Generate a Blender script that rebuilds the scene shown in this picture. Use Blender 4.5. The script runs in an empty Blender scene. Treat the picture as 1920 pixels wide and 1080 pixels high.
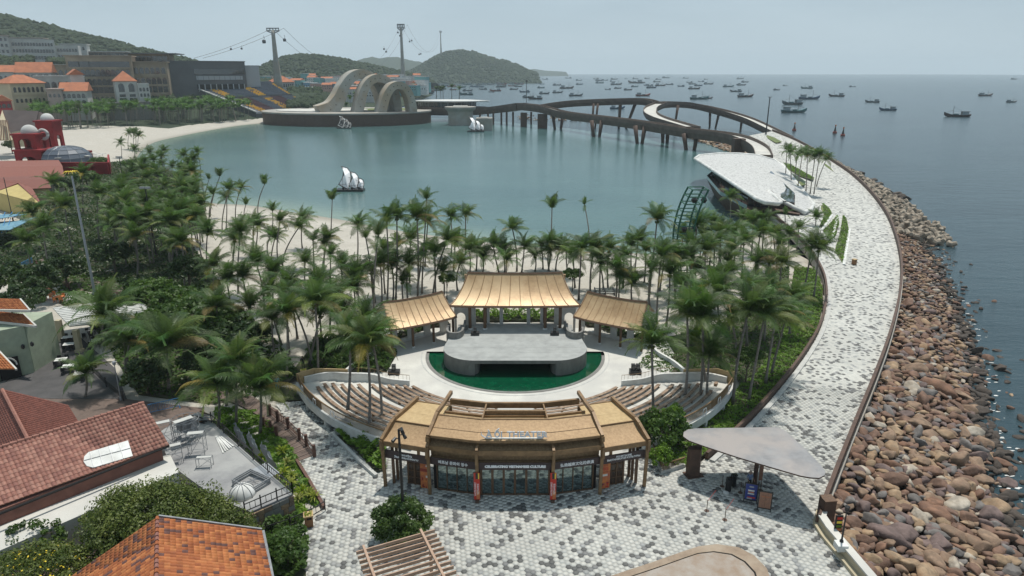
import bpy, math, random
import numpy as np
from mathutils import Vector, Matrix, noise as mnoise

random.seed(7)
rng = np.random.default_rng(7)
S = bpy.context.scene
R = math.radians
PI = math.pi

# ------------------------------------------------------------------ camera
PITCH = R(17.6); CAMH = 34.0; FPX = 1280.0
cd = bpy.data.cameras.new('camera'); cam = bpy.data.objects.new('camera', cd)
S.collection.objects.link(cam); S.camera = cam
cd.sensor_width = 36.0; cd.lens = 24.0; cd.clip_start = 0.5; cd.clip_end = 30000
cam.location = (0,0, CAMH); cam.rotation_euler = (R(90)-PITCH, 0,0)

# ------------------------------------------------------------------ sky and sun
SUN = Vector((0.13,0.28,1.0)).normalized()
w = bpy.data.worlds.new('World'); S.world = w; w.use_nodes = True
wn = w.node_tree; wn.nodes.clear(); WL = wn.links.new
wo = wn.nodes.new('ShaderNodeOutputWorld'); bg = wn.nodes.new('ShaderNodeBackground')
sky = wn.nodes.new('ShaderNodeTexSky'); sky.sky_type = 'NISHITA'; sky.sun_disc = False
sky.sun_elevation = math.asin(SUN.z); sky.sun_rotation = math.atan2(SUN.x, SUN.y)
sky.air_density = 1.0; sky.dust_density = 3.0; sky.ozone_density = 1.5
wtc = wn.nodes.new('ShaderNodeTexCoord'); wmp = wn.nodes.new('ShaderNodeMapping')
wmp.inputs['Scale'].default_value = (1.0,1.0,4.5)
WL(wtc.outputs['Generated'], wmp.inputs['Vector'])
wnz = wn.nodes.new('ShaderNodeTexNoise'); wnz.inputs['Scale'].default_value = 2.6
wnz.inputs['Detail'].default_value = 6; wnz.inputs['Roughness'].default_value = 0.55
WL(wmp.outputs[0], wnz.inputs['Vector'])
wcr = wn.nodes.new('ShaderNodeValToRGB')
wcr.color_ramp.elements[0].position = 0.38; wcr.color_ramp.elements[0].color = (2.9,4.05,4.95,1)
wcr.color_ramp.elements[1].position = 0.64; wcr.color_ramp.elements[1].color = (4.7,6.0,6.9,1)
WL(wnz.outputs['Fac'], wcr.inputs['Fac'])
wmx = wn.nodes.new('ShaderNodeMix'); wmx.data_type = 'RGBA'
wmx.inputs[0].default_value = 0.86
wsp = wn.nodes.new('ShaderNodeSeparateXYZ'); WL(wtc.outputs['Generated'], wsp.inputs[0]); whr = wn.nodes.new('ShaderNodeMapRange')
whr.inputs[1].default_value = 0.22; whr.inputs[2].default_value = 0.0; WL(wsp.outputs['Z'], whr.inputs[0]); wm2 = wn.nodes.new('ShaderNodeMix'); wm2.data_type = 'RGBA'
WL(whr.outputs[0], wm2.inputs[0]); WL(wcr.outputs[0], wm2.inputs[6]); wm2.inputs[7].default_value = (5.7,7.0,7.8,1)
WL(sky.outputs[0], wmx.inputs[6]); WL(wm2.outputs[2], wmx.inputs[7])
WL(wmx.outputs[2], bg.inputs['Color']); bg.inputs['Strength'].default_value = 0.10
WL(bg.outputs[0], wo.inputs['Surface'])

sl = bpy.data.lights.new('sun', 'SUN'); sl.energy = 3.9; sl.angle = R(2.0); sl.color = (1.0,0.955,0.88)
so = bpy.data.objects.new('sun', sl); S.collection.objects.link(so)
so.rotation_euler = SUN.to_track_quat('Z', 'Y').to_euler()

S.view_settings.view_transform = 'Standard'; S.view_settings.look = 'None'
S.view_settings.exposure = 0.0; S.view_settings.gamma = 1.0
S.view_settings.use_curve_mapping = False
S.render.engine = 'CYCLES'
S.cycles.max_bounces = 6; S.cycles.transparent_max_bounces = 6
S.cycles.diffuse_bounces = 3; S.cycles.glossy_bounces = 3; S.cycles.volume_bounces = 1
S.cycles.sample_clamp_indirect = 4.0

# ------------------------------------------------------------------ photograph pixel -> place
CP, SP = math.cos(PITCH), math.sin(PITCH)
def ray(u, v):
    x = (u - 960)/FPX; y = -(v - 540)/FPX
    return x, CP + y * SP, -SP + y * CP
def P(u, v, z=0.0):
    x, y, d = ray(u, v); t = (z - CAMH)/d
    return Vector((x * t, y * t, z))
def PY(u, v, Y):
    x, y, d = ray(u, v); t = Y / y
    return Vector((x * t, Y, CAMH + d * t))

# ------------------------------------------------------------------ materials
def nmat(name):
    m = bpy.data.materials.new(name); m.use_nodes = True
    nt = m.node_tree; nt.nodes.clear()
    o = nt.nodes.new('ShaderNodeOutputMaterial'); b = nt.nodes.new('ShaderNodeBsdfPrincipled')
    nt.links.new(b.outputs[0], o.inputs['Surface'])
    return m, nt, b, o
def rgb(c): return (c[0], c[1], c[2],1.0)
def nd(nt, t, **kw):
    n = nt.nodes.new(t)
    for k, v in kw.items(): setattr(n, k, v)
    return n
def noise_node(nt, scale, detail=5, rough=0.55, coord='Object', sc=(1,1,1)):
    tc = nd(nt, 'ShaderNodeTexCoord'); mp = nd(nt, 'ShaderNodeMapping')
    mp.inputs['Scale'].default_value = sc
    if coord == 'World':
        g = nd(nt, 'ShaderNodeNewGeometry'); nt.links.new(g.outputs['Position'], mp.inputs['Vector'])
    else:
        nt.links.new(tc.outputs[coord], mp.inputs['Vector'])
    n = nd(nt, 'ShaderNodeTexNoise'); n.inputs['Scale'].default_value = scale
    n.inputs['Detail'].default_value = detail; n.inputs['Roughness'].default_value = rough
    nt.links.new(mp.outputs[0], n.inputs['Vector'])
    return n
def mixc(nt, fac, a, b, blend='MIX'):
    m = nd(nt, 'ShaderNodeMix', data_type='RGBA', blend_type=blend)
    for i, x in ((0, fac),(6, a),(7, b)):
        if isinstance(x, (int, float)): m.inputs[i].default_value = x
        elif isinstance(x, (tuple, list)): m.inputs[i].default_value = rgb(x)
        else: nt.links.new(x, m.inputs[i])
    return m.outputs[2]
def ramp(nt, src, p0, p1, c0=(0,0,0), c1=(1,1,1)):
    r = nd(nt, 'ShaderNodeValToRGB'); e = r.color_ramp.elements
    e[0].position = p0; e[0].color = rgb(c0); e[1].position = p1; e[1].color = rgb(c1)
    nt.links.new(src, r.inputs['Fac']); return r.outputs[0]
def hsv_random(nt, col, hue=0.03, val=0.35, sat=0.2):
    oi = nd(nt, 'ShaderNodeObjectInfo'); h = nd(nt, 'ShaderNodeHueSaturation')
    def mr(a, b, src):
        m = nd(nt, 'ShaderNodeMapRange'); m.inputs[3].default_value = a; m.inputs[4].default_value = b
        nt.links.new(src, m.inputs[0]); return m.outputs[0]
    r1 = oi.outputs['Random']
    mm = nd(nt, 'ShaderNodeMath', operation='MULTIPLY'); mm.inputs[1].default_value = 7.31
    nt.links.new(r1, mm.inputs[0]); fr = nd(nt, 'ShaderNodeMath', operation='FRACT'); nt.links.new(mm.outputs[0], fr.inputs[0])
    nt.links.new(mr(0.5-hue, 0.5+hue, r1), h.inputs['Hue'])
    nt.links.new(mr(1-val, 1+val, fr.outputs[0]), h.inputs['Value'])
    nt.links.new(mr(1-sat, 1+sat, r1), h.inputs['Saturation'])
    nt.links.new(col, h.inputs['Color'])
    return h.outputs[0]
def mat(name, c, c2=None, scale=1.0, rough=0.8, metal=0.0, bump=0.0, bscale=None, coord='Object', lo=0.35, hi=0.65,
        detail=5, sc=(1,1,1), rnd=0.0, spec=None, bdist=0.05, big=None, bigscale=0.1):
    m, nt, b, o = nmat(name)
    b.inputs['Roughness'].default_value = rough; b.inputs['Metallic'].default_value = metal
    if spec is not None: b.inputs['Specular IOR Level'].default_value = spec
    col = None
    if c2 is not None:
        n = noise_node(nt, scale, detail, 0.6, coord, sc)
        col = mixc(nt, ramp(nt, n.outputs['Fac'], lo, hi), c, c2)
    if big is not None:
        n2 = noise_node(nt, bigscale, 4,0.6, coord, sc)
        col = mixc(nt, ramp(nt, n2.outputs['Fac'],0.42,0.62), col if col is not None else c, big)
    if rnd:
        if col is None:
            rn = nd(nt, 'ShaderNodeRGB'); rn.outputs[0].default_value = rgb(c); col = rn.outputs[0]
        col = hsv_random(nt, col, 0.02*min(1, rnd * 2), rnd, rnd * 0.4)
    if col is None: b.inputs['Base Color'].default_value = rgb(c)
    else: nt.links.new(col, b.inputs['Base Color'])
    if bump:
        nb = noise_node(nt, bscale or scale * 3,6,0.6, coord, sc)
        bp = nd(nt, 'ShaderNodeBump'); bp.inputs['Strength'].default_value = bump; bp.inputs['Distance'].default_value = bdist
        nt.links.new(nb.outputs['Fac'], bp.inputs['Height']); nt.links.new(bp.outputs[0], b.inputs['Normal'])
    return m
def wet_sand():
    nt = M['sand'].node_tree; b = nt.nodes['Principled BSDF']; src = b.inputs['Base Color'].links[0].from_socket
    g = nd(nt, 'ShaderNodeNewGeometry'); sp = nd(nt, 'ShaderNodeSeparateXYZ'); nt.links.new(g.outputs['Position'], sp.inputs[0]); mr = nd(nt, 'ShaderNodeMapRange')
    mr.inputs[1].default_value = -2.95; mr.inputs[2].default_value = -2.55; nt.links.new(sp.outputs['Z'], mr.inputs[0])
    n = noise_node(nt, 1.1,5,0.7, 'World'); c2 = mixc(nt, ramp(nt, n.outputs['Fac'],.52,.60), src, (0.36,0.335,0.29))
    nt.links.new(mixc(nt, mr.outputs[0],(0.27,0.25,0.205), c2), b.inputs['Base Color'])
def leafmat(name, c, c2, scale=0.8, rnd=0.25, trans=0.35, rough=0.5, coord='Object'):
    m, nt, b, o = nmat(name)
    n = noise_node(nt, scale, 4,0.65, coord)
    col = mixc(nt, ramp(nt, n.outputs['Fac'],0.36,0.64), c, c2)
    if rnd: col = hsv_random(nt, col, 0.018, rnd, 0.15)
    nt.links.new(col, b.inputs['Base Color']); b.inputs['Roughness'].default_value = rough
    b.inputs['Specular IOR Level'].default_value = 0.35
    t = nd(nt, 'ShaderNodeBsdfTranslucent'); tcol = mixc(nt, 0.5, col, (0.12,0.22,0.03))
    nt.links.new(tcol, t.inputs['Color'])
    ms = nd(nt, 'ShaderNodeMixShader'); ms.inputs[0].default_value = trans
    nt.links.new(b.outputs[0], ms.inputs[1]); nt.links.new(t.outputs[0], ms.inputs[2])
    nt.links.new(ms.outputs[0], o.inputs['Surface'])
    return m
def glassmat(name, c=(0.02,0.035,0.04), rough=0.04):
    m, nt, b, o = nmat(name)
    b.inputs['Base Color'].default_value = rgb(c); b.inputs['Roughness'].default_value = rough
    b.inputs['Specular IOR Level'].default_value = 0.9; b.inputs['Coat Weight'].default_value = 0.6
    b.inputs['Coat Roughness'].default_value = 0.03
    return m

M = {}
M['corten'] = mat('corten_steel', (0.062,0.036,0.026),(0.105,0.058,0.038),1.4,0.7,0.0,0.15,6)
M['bridge_side'] = mat('weathered_steel_cladding', (0.10,0.072,0.058),(0.15,0.11,0.088),0.35,0.6,0.2, coord='World')
M['darkwood'] = mat('dark_brown_post', (0.085,0.045,0.024),(0.15,0.082,0.042),2.5,0.55,0,0.1, sc=(3,3,.6))
M['goldbeam'] = mat('bronze_beam', (0.16,0.095,0.045),(0.25,0.155,0.075),2.0,0.5,0.15,0.1)
M['gold'] = mat('gilded_roof_sheet', (0.37,0.245,0.125),(0.28,0.18,0.088),1.4,0.42,0.25,0.3,14, big=(0.43,0.305,0.17), bigscale=.25)
M['goldflat'] = mat('gilded_gravel_roof', (0.50,0.365,0.19),(0.40,0.28,0.14),3.0,0.75,0.05,0.3,25)
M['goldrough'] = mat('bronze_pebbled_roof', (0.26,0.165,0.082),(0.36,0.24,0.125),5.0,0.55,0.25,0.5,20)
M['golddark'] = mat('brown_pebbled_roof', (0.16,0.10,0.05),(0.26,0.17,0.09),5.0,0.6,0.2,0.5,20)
M['signband'] = mat('sign_band_board', (0.035,0.02,0.022),(0.05,0.03,0.03),1,0.5)
M['letters'] = mat('white_letters', (0.8,0.8,0.8), rough=0.4)
M['metal_letters'] = mat('steel_letters', (0.66,0.67,0.69), rough=0.4, metal=0.15)
M['glass'] = glassmat('door_glass', (0.17,0.225,0.225)); M['glass'].node_tree.nodes['Principled BSDF'].inputs['Metallic'].default_value = 0.85
M['darkglass'] = glassmat('dark_glass', (0.012,0.016,0.02),0.1)
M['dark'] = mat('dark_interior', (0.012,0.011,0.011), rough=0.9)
M['black'] = mat('black_paint', (0.012,0.012,0.013),(0.022,0.022,0.022),2,0.45)
M['white'] = mat('white_paint', (0.72,0.72,0.70),(0.60,0.60,0.57),0.7,0.6, big=(0.5,0.5,0.47), bigscale=.6)
M['whitewall'] = mat('white_render_wall', (0.66,0.66,0.63),(0.52,0.51,0.48),0.9,0.85,0,0.1,8)
M['terrace'] = mat('pale_terrazzo', (0.60,0.585,0.53),(0.50,0.485,0.44),0.45,0.75,0,0.05,6, coord='World', big=(0.46,0.45,0.42), bigscale=.12)
M['stagetop'] = mat('grey_stone_slab', (0.35,0.36,0.345),(0.27,0.278,0.268),0.8,0.75,0,0.05,10, coord='World')
M['stageside'] = mat('grey_concrete', (0.21,0.205,0.19),(0.155,0.15,0.14),1.5,0.8,0,0.2,6, sc=(1,1,.35))
M['concrete'] = mat('concrete', (0.36,0.35,0.32),(0.26,0.25,0.225),0.22,0.85,0,0.3,1.2, coord='World', big=(0.30,0.265,0.22), bigscale=.07)
M['palegrey'] = mat('pale_grey_stone', (0.5,0.5,0.47),(0.4,0.4,0.38),1.2,0.8)
M['bench'] = mat('weathered_wood_bench', (0.24,0.155,0.10),(0.34,0.26,0.19),2.6,0.75,0,0.2,9, sc=(1,1,1), big=(0.16,0.10,0.062), bigscale=1.2)
M['yellowwall'] = mat('yellow_render', (0.50,0.40,0.16),(0.42,0.33,0.13),0.5,0.9, coord='World')
M['sand'] = mat('sand', (0.47,0.44,0.385),(0.40,0.37,0.32),0.25,0.95,0,0.4,2.5, coord='World', big=(0.42,0.39,0.335), bigscale=.05, bdist=.12)
wet_sand()
M['soil'] = mat('soil', (0.075,0.062,0.045),(0.05,0.065,0.028),0.5,0.95,0,0.3,3, coord='World')
M['grass'] = mat('lawn_grass', (0.10,0.16,0.03),(0.06,0.10,0.022),1.3,0.9,0,0.6,12, coord='World', big=(0.17,0.17,0.07), bigscale=.5)
M['trunk'] = mat('palm_trunk', (0.24,0.215,0.19),(0.14,0.12,0.105),1.4,0.9,0,0.5,3, sc=(1,1,7), rnd=0.2)
M['bark'] = mat('tree_bark', (0.10,0.08,0.06),(0.16,0.13,0.10),3,0.9,0,0.4,8)
M['frond'] = leafmat('palm_frond', (0.030,0.072,0.018),(0.100,0.158,0.040),0.55,0.42)
M['frond_pale'] = leafmat('pale_palm_frond', (0.085,0.13,0.03),(0.17,0.19,0.05),0.6,0.3)
M['frond_dry'] = leafmat('yellowing_palm_frond', (0.30,0.22,0.05),(0.20,0.15,0.05),0.6,0.3)
M['leaf'] = leafmat('broad_leaf', (0.028,0.06,0.013),(0.075,0.125,0.022),0.7,0.0,0.3,0.45)
M['leaf_bright'] = leafmat('bright_leaf', (0.09,0.185,0.018),(0.18,0.30,0.033),0.5,0.0,0.35,0.5, 'World')
M['leaf_mid'] = leafmat('shrub_leaf', (0.035,0.078,0.014),(0.085,0.15,0.026),0.35,0.0,0.35,0.5, 'World')
M['leaf_dark'] = leafmat('dark_leaf', (0.018,0.042,0.012),(0.042,0.075,0.018),0.3,0.0,0.25,0.5, 'World')
M['leaf_yellow'] = leafmat('yellow_green_leaf', (0.20,0.26,0.03),(0.33,0.33,0.05),0.6,0.2,0.3)
M['flower'] = mat('yellow_blossom', (0.75,0.55,0.03), rough=0.7)
M['forest'] = mat('far_forest', (0.014,0.028,0.012),(0.028,0.045,0.018),0.05,0.95,0,0.8,0.2, coord='World', bdist=3.0)
M['pool'] = mat('green_pool_tiles', (0.002,0.042,0.020),(0.003,0.064,0.029),1.6,0.08,0,0.05,2, coord='World', spec=.25)
M['blue'] = mat('blue_barrier_paint', (0.03,0.19,0.42), rough=0.5)
M['steel'] = mat('galvanised_steel', (0.33,0.34,0.35),(0.22,0.23,0.24),2,0.45,0.5)
M['greypole'] = mat('grey_pole_paint', (0.30,0.32,0.35), rough=0.5, metal=0.2)
M['plank'] = mat('brown_boardwalk', (0.16,0.115,0.095),(0.11,0.08,0.065),2.2,0.85,0,0.2,6, rnd=0.15)
M['rail_brown'] = mat('red_brown_post', (0.13,0.062,0.045),(0.09,0.045,0.032),2,0.7)
M['canopy'] = mat('canopy_sheet', (0.31,0.305,0.305),(0.22,0.217,0.22),0.9,0.45,0.2,0.03, big=(0.35,0.315,0.295), bigscale=.3)
M['skin'] = mat('skin', (0.36,0.21,0.14), rough=0.6)
M['hair'] = mat('black_hair', (0.012,0.010,0.009), rough=0.6)
M['red'] = mat('red_render', (0.27,0.011,0.014),(0.18,0.008,0.010),0.3,0.75, coord='World')
M['orange'] = mat('orange_poster', (0.62,0.22,0.05),(0.40,0.10,0.06),1.8,0.6)
M['poster_red'] = mat('red_banner', (0.50,0.035,0.02), rough=0.6)
M['poster_dark'] = mat('dark_red_print', (0.25,0.03,0.02), rough=0.6)
M['poster_blue'] = mat('navy_print', (0.02,0.04,0.20), rough=0.5)
M['poster_tan'] = mat('tan_print', (0.30,0.15,0.09),(0.2,0.1,0.07),8,0.6)
M['yellow'] = mat('yellow_print', (0.75,0.55,0.06), rough=0.6)

# ------------------------------------------------------------------ mesh helpers
def link(o, parent=None):
    S.collection.objects.link(o)
    if parent is not None: o.parent = parent
    return o
def tag(o, label=None, cat=None, group=None, kind=None):
    if label: o['label'] = label
    if cat: o['category'] = cat
    if group: o['group'] = group
    if kind: o['kind'] = kind
    return o
def thing(name, label, cat, loc=(0,0,0), rz=0.0, group=None):
    o = bpy.data.objects.new(name, None); S.collection.objects.link(o)
    o.empty_display_size = 0.3; o.location = loc; o.rotation_euler = (0,0, rz)
    return tag(o, label, cat, group)
class MB:
    def __init__(s): s.v = []; s.f = []; s.mi = []
    def add(s, vs, fs, mi=0):
        n = len(s.v); s.v.extend([tuple(v) for v in vs])
        s.f.extend([tuple(i + n for i in f) for f in fs]); s.mi.extend([mi]*len(fs)); return s
    def box(s, c, d, rz=0.0, mi=0):
        cx, cy, cz = c; hx, hy, hz = d[0]/2, d[1]/2, d[2]/2
        ca, sa = math.cos(rz), math.sin(rz); vs = []
        for z in (-hz, hz):
            for x, y in ((-hx, -hy),(hx, -hy),(hx, hy),(-hx, hy)):
                vs.append((cx + x * ca - y * sa, cy + x * sa + y * ca, cz + z))
        return s.add(vs, [(3,2,1,0),(4,5,6,7),(0,1,5,4),(1,2,6,5),(2,3,7,6),(3,0,4,7)], mi)
    def bar(s, a, b, w, h, mi=0, up=(0,0,1)):
        a = Vector(a); b = Vector(b); d = (b - a).normalized(); u = Vector(up)
        sd = d.cross(u)
        if sd.length < 1e-4: sd = d.cross(Vector((1,0,0)))
        sd.normalize(); u = sd.cross(d).normalized(); vs = []
        for p in (a, b):
            for x, y in ((-1,-1),(1,-1),(1,1),(-1,1)):
                vs.append(p + sd * (x * w / 2)+u * (y * h / 2))
        return s.add(vs, [(0,1,2,3),(7,6,5,4),(0,4,5,1),(1,5,6,2),(2,6,7,3),(3,7,4,0)], mi)
    def tube(s, pts, rad, n=6, mi=0, cap=True):
        pts = [Vector(p) for p in pts]; m = len(pts)
        if not isinstance(rad, (list, tuple)): rad = [rad]*m
        base = len(s.v)
        ref = Vector((0.123,0.97,0.21))
        for i, p in enumerate(pts):
            d = (pts[min(i + 1, m - 1)]-pts[max(i - 1,0)]).normalized()
            a = d.cross(ref); a = a.normalized() if a.length > 1e-3 else d.cross(Vector((1,0,0))).normalized()
            b = d.cross(a)
            for k in range(n):
                t = 2*PI * k / n
                s.v.append(tuple(p + (a * math.cos(t)+b * math.sin(t))*rad[i]))
        for i in range(m - 1):
            for k in range(n):
                q = (k + 1) % n
                s.f.append((base + i * n + k, base + i * n + q, base + (i + 1)*n + q, base + (i + 1)*n + k)); s.mi.append(mi)
        if cap:
            s.f.append(tuple(base + k for k in range(n))[::-1]); s.mi.append(mi)
            s.f.append(tuple(base + (m - 1)*n + k for k in range(n))); s.mi.append(mi)
        return s
    def lathe(s, prof, c=(0,0,0), n=16, mi=0):
        base = len(s.v); m = len(prof)
        for r, z in prof:
            for k in range(n):
                t = 2*PI * k / n; s.v.append((c[0]+r * math.cos(t), c[1]+r * math.sin(t), c[2]+z))
        for i in range(m - 1):
            for k in range(n):
                q = (k + 1) % n
                s.f.append((base + i * n + k, base + i * n + q, base + (i + 1)*n + q, base + (i + 1)*n + k)); s.mi.append(mi)
        s.f.append(tuple(base + k for k in range(n))[::-1]); s.mi.append(mi)
        s.f.append(tuple(base + (m - 1)*n + k for k in range(n))); s.mi.append(mi)
        return s
    def prism(s, poly, z0, z1, mi=0, mitop=None):
        n = len(poly)
        ar = sum(poly[i][0]*poly[(i + 1) % n][1]-poly[(i + 1) % n][0]*poly[i][1] for i in range(n))
        if ar < 0: poly = list(poly)[::-1]
        zz0 = z0 if isinstance(z0,(list, tuple)) else [z0]*n
        zz1 = z1 if isinstance(z1,(list, tuple)) else [z1]*n
        vs = [(p[0], p[1], zz0[i]) for i, p in enumerate(poly)] + [(p[0], p[1], zz1[i]) for i, p in enumerate(poly)]
        s.add(vs, [tuple(range(n))[::-1]] + [(i, (i + 1) % n, (i + 1) % n + n, i + n) for i in range(n)], mi)
        k = len(s.v)-2*n
        s.f.append(tuple(k + n + i for i in range(n))); s.mi.append(mi if mitop is None else mitop); return s
    def quad(s, a, b, c, d, mi=0): return s.add([a, b, c, d],[(0,1,2,3)], mi)
    def slab(s, a, b, c, d, t, mi=0):
        a, b, c, d = map(Vector, (a, b, c, d)); n = (b - a).cross(d - a).normalized()*t
        vs = [a, b, c, d, a - n, b - n, c - n, d - n]
        return s.add(vs, [(0,1,2,3),(7,6,5,4),(0,4,5,1),(1,5,6,2),(2,6,7,3),(3,7,4,0)], mi)
    def build(s, name, m, parent=None, smooth=False, loc=None, rot=None):
        me = bpy.data.meshes.new(name); me.from_pydata(s.v, [], s.f)
        ms = m if isinstance(m, (list, tuple)) else [m]
        for k in ms: me.materials.append(M[k] if isinstance(k, str) else k)
        if len(ms)>1: me.polygons.foreach_set('material_index', s.mi)
        if smooth: me.polygons.foreach_set('use_smooth', [True]*len(me.polygons))
        me.update()
        o = bpy.data.objects.new(name, me); link(o, parent)
        if loc is not None: o.location = loc
        if rot is not None: o.rotation_euler = rot
        return o
def np_mesh(name, V, F, mats, mi=None, smooth=False):
    V = np.asarray(V, dtype=np.float32); F = np.asarray(F, dtype=np.int32)
    me = bpy.data.meshes.new(name); k = F.shape[1]
    me.vertices.add(len(V)); me.vertices.foreach_set('co', V.ravel())
    me.loops.add(F.size); me.loops.foreach_set('vertex_index', F.ravel())
    me.polygons.add(len(F)); me.polygons.foreach_set('loop_start', np.arange(0, F.size, k, dtype=np.int32))
    for m in (mats if isinstance(mats, (list, tuple)) else [mats]): me.materials.append(M[m] if isinstance(m, str) else m)
    if mi is not None: me.polygons.foreach_set('material_index', np.asarray(mi, dtype=np.int32))
    if smooth: me.polygons.foreach_set('use_smooth', np.ones(len(F), dtype=bool))
    me.update(calc_edges=True)
    return me
def np_obj(name, V, F, mats, parent=None, mi=None, smooth=False):
    return link(bpy.data.objects.new(name, np_mesh(name, V, F, mats, mi, smooth)), parent)
def inst(o, loc, parent=None, rot=None, scale=None, name=None):
    c = o.copy()
    if name: c.name = name
    S.collection.objects.link(c); c.parent = parent; c.location = loc
    if rot is not None: c.rotation_euler = rot
    if scale is not None: c.scale = scale if isinstance(scale, (tuple, list, Vector)) else (scale,)*3
    return c
def copy_tree(o, parent=None):
    c = o.copy(); S.collection.objects.link(c); c.parent = parent
    for ch in o.children: copy_tree(ch, c)
    return c
def mesh_inst(me, name, parent, loc, rot=(0,0,0), scale=(1,1,1)):
    o = bpy.data.objects.new(name, me); link(o, parent); o.location = loc; o.rotation_euler = rot
    o.scale = scale if isinstance(scale, (tuple, list)) else (scale,)*3
    return o
def smooth_path(pts, n=6):
    pts = [Vector(p) for p in pts]; out = []
    for i in range(len(pts)-1):
        p0 = pts[max(i - 1,0)]; p1 = pts[i]; p2 = pts[i + 1]; p3 = pts[min(i + 2, len(pts)-1)]
        for k in range(n):
            t = k / n
            out.append(0.5*((2*p1)+(p2-p0)*t + (2*p0-5*p1+4*p2-p3)*t * t + (3*p1-p0-3*p2+p3)*t ** 3))
    out.append(pts[-1]); return out
def inside(poly, x, y):
    poly = np.asarray([(p[0], p[1]) for p in poly]); x = np.asarray(x); y = np.asarray(y)
    c = np.zeros(x.shape, bool); n = len(poly); j = n - 1
    for i in range(n):
        xi, yi = poly[i]; xj, yj = poly[j]
        cond = ((yi > y) != (yj > y)) & (x < (xj - xi)*(y - yi)/(yj - yi + 1e-12)+xi)
        c ^= cond; j = i
    return c
def dist_poly(path, x, y):
    d = np.full(np.shape(x),1e9)
    for a, b in zip(path[:-1], path[1:]):
        ax, ay = a[0], a[1]; bx, by = b[0]-ax, b[1]-ay; L = bx * bx + by * by + 1e-9
        t = np.clip(((x - ax)*bx + (y - ay)*by)/L, 0,1)
        d = np.minimum(d, np.hypot(x - ax - t * bx, y - ay - t * by))
    return d
def arc_sheet(name, m, cx, cy, r0, r1, a0, a1, z0, z1=None, n=48, parent=None):
    z1 = z0 if z1 is None else z1; mb = MB()
    for i in range(n):
        t0 = a0+(a1-a0)*i / n; t1 = a0+(a1-a0)*(i + 1)/n
        q = lambda r, t, z: (cx + r * math.cos(t), cy + r * math.sin(t), z)
        mb.quad(q(r0, t0, z0), q(r1, t0, z1), q(r1, t1, z1), q(r0, t1, z0))
    return mb.build(name, m, parent)
def arc_wall(mb, cx, cy, r0, r1, a0, a1, z0, z1, n=32, mi=0):
    for i in range(n):
        t0 = a0+(a1-a0)*i / n; t1 = a0+(a1-a0)*(i + 1)/n
        c0, s0, c1, s1 = math.cos(t0), math.sin(t0), math.cos(t1), math.sin(t1)
        A = [(cx + r * c, cy + r * s, z) for z in (z0, z1) for r, c, s in ((r0, c0, s0),(r1, c0, s0),(r1, c1, s1),(r0, c1, s1))]
        fs = [(4,5,6,7),(1,2,6,5),(3,0,4,7),(0,3,2,1)]
        if i == 0: fs.append((0,1,5,4))
        if i == n - 1: fs.append((2,3,7,6))
        mb.add(A, fs, mi)
    return mb
def path_wall(mb, pts, thick, zb, zt, mi=0):
    """vertical wall along a path; zb, zt offsets from each point's z"""
    pts = [Vector(p) for p in pts]; n = len(pts); L = []; Rr = []
    for i in range(n):
        d = pts[min(i + 1, n - 1)]-pts[max(i - 1,0)]; d.z = 0; d.normalize(); s_ = Vector((-d.y, d.x, 0))*thick / 2
        L.append(pts[i]+s_); Rr.append(pts[i]-s_)
    for i in range(n - 1):
        A = []
        for zo in (zb, zt):
            for p in (L[i], Rr[i], Rr[i + 1], L[i + 1]): A.append((p.x, p.y, p.z + zo))
        fs = [(4,5,6,7),(1,2,6,5),(3,0,4,7),(0,3,2,1)]
        if i == 0: fs.append((0,1,5,4))
        if i == n - 2: fs.append((2,3,7,6))
        mb.add(A, fs, mi)
    return mb
def text(body, size, m, parent, loc, rot, ext=0.02, name='lettering', align='CENTER', space=1.0, sx=1.0, offset=0.0):
    c = bpy.data.curves.new(name, 'FONT'); c.body = body; c.size = size; c.extrude = ext
    c.align_x = align; c.align_y = 'CENTER'; c.space_character = space; c.resolution_u = 3; c.offset = offset
    o = bpy.data.objects.new(name, c); c.materials.append(M[m] if isinstance(m, str) else m)
    return finish_text(o, parent, loc, rot, sx)
def finish_text(o, parent, loc, rot, sx):
    S.collection.objects.link(o); bpy.context.view_layer.update()
    me = bpy.data.meshes.new_from_object(o.evaluated_get(bpy.context.evaluated_depsgraph_get()))
    nm = o.name; ms = list(o.data.materials); bpy.data.objects.remove(o); me.name = nm
    me.materials.clear()
    for x in ms: me.materials.append(x)
    n = bpy.data.objects.new(nm.split('.')[0], me); link(n, parent); n.location = loc; n.rotation_euler = rot; n.scale = (sx, 1,1)
    return n
ORD = ['first', 'second', 'third', 'fourth', 'fifth', 'sixth', 'seventh', 'eighth', 'ninth', 'tenth', 'eleventh', 'twelfth',
       'thirteenth', 'fourteenth', 'fifteenth', 'sixteenth', 'seventeenth', 'eighteenth', 'nineteenth', 'twentieth']
def ordinal(i):
    if i < 20: return ORD[i]
    tens = ['twenty', 'thirty', 'forty', 'fifty', 'sixty', 'seventy', 'eighty', 'ninety'][(i + 1) // 10-2]; r = (i + 1) % 10
    tt = {'twenty': 'twentieth', 'thirty': 'thirtieth', 'forty': 'fortieth', 'fifty': 'fiftieth', 'sixty': 'sixtieth', 'seventy': 'seventieth', 'eighty': 'eightieth', 'ninety': 'ninetieth'}
    return tens + '-' + ORD[r - 1] if r else tt[tens]
# ================================================================== WATER, GROUND, HILLS
WZ = -3.0
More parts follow.
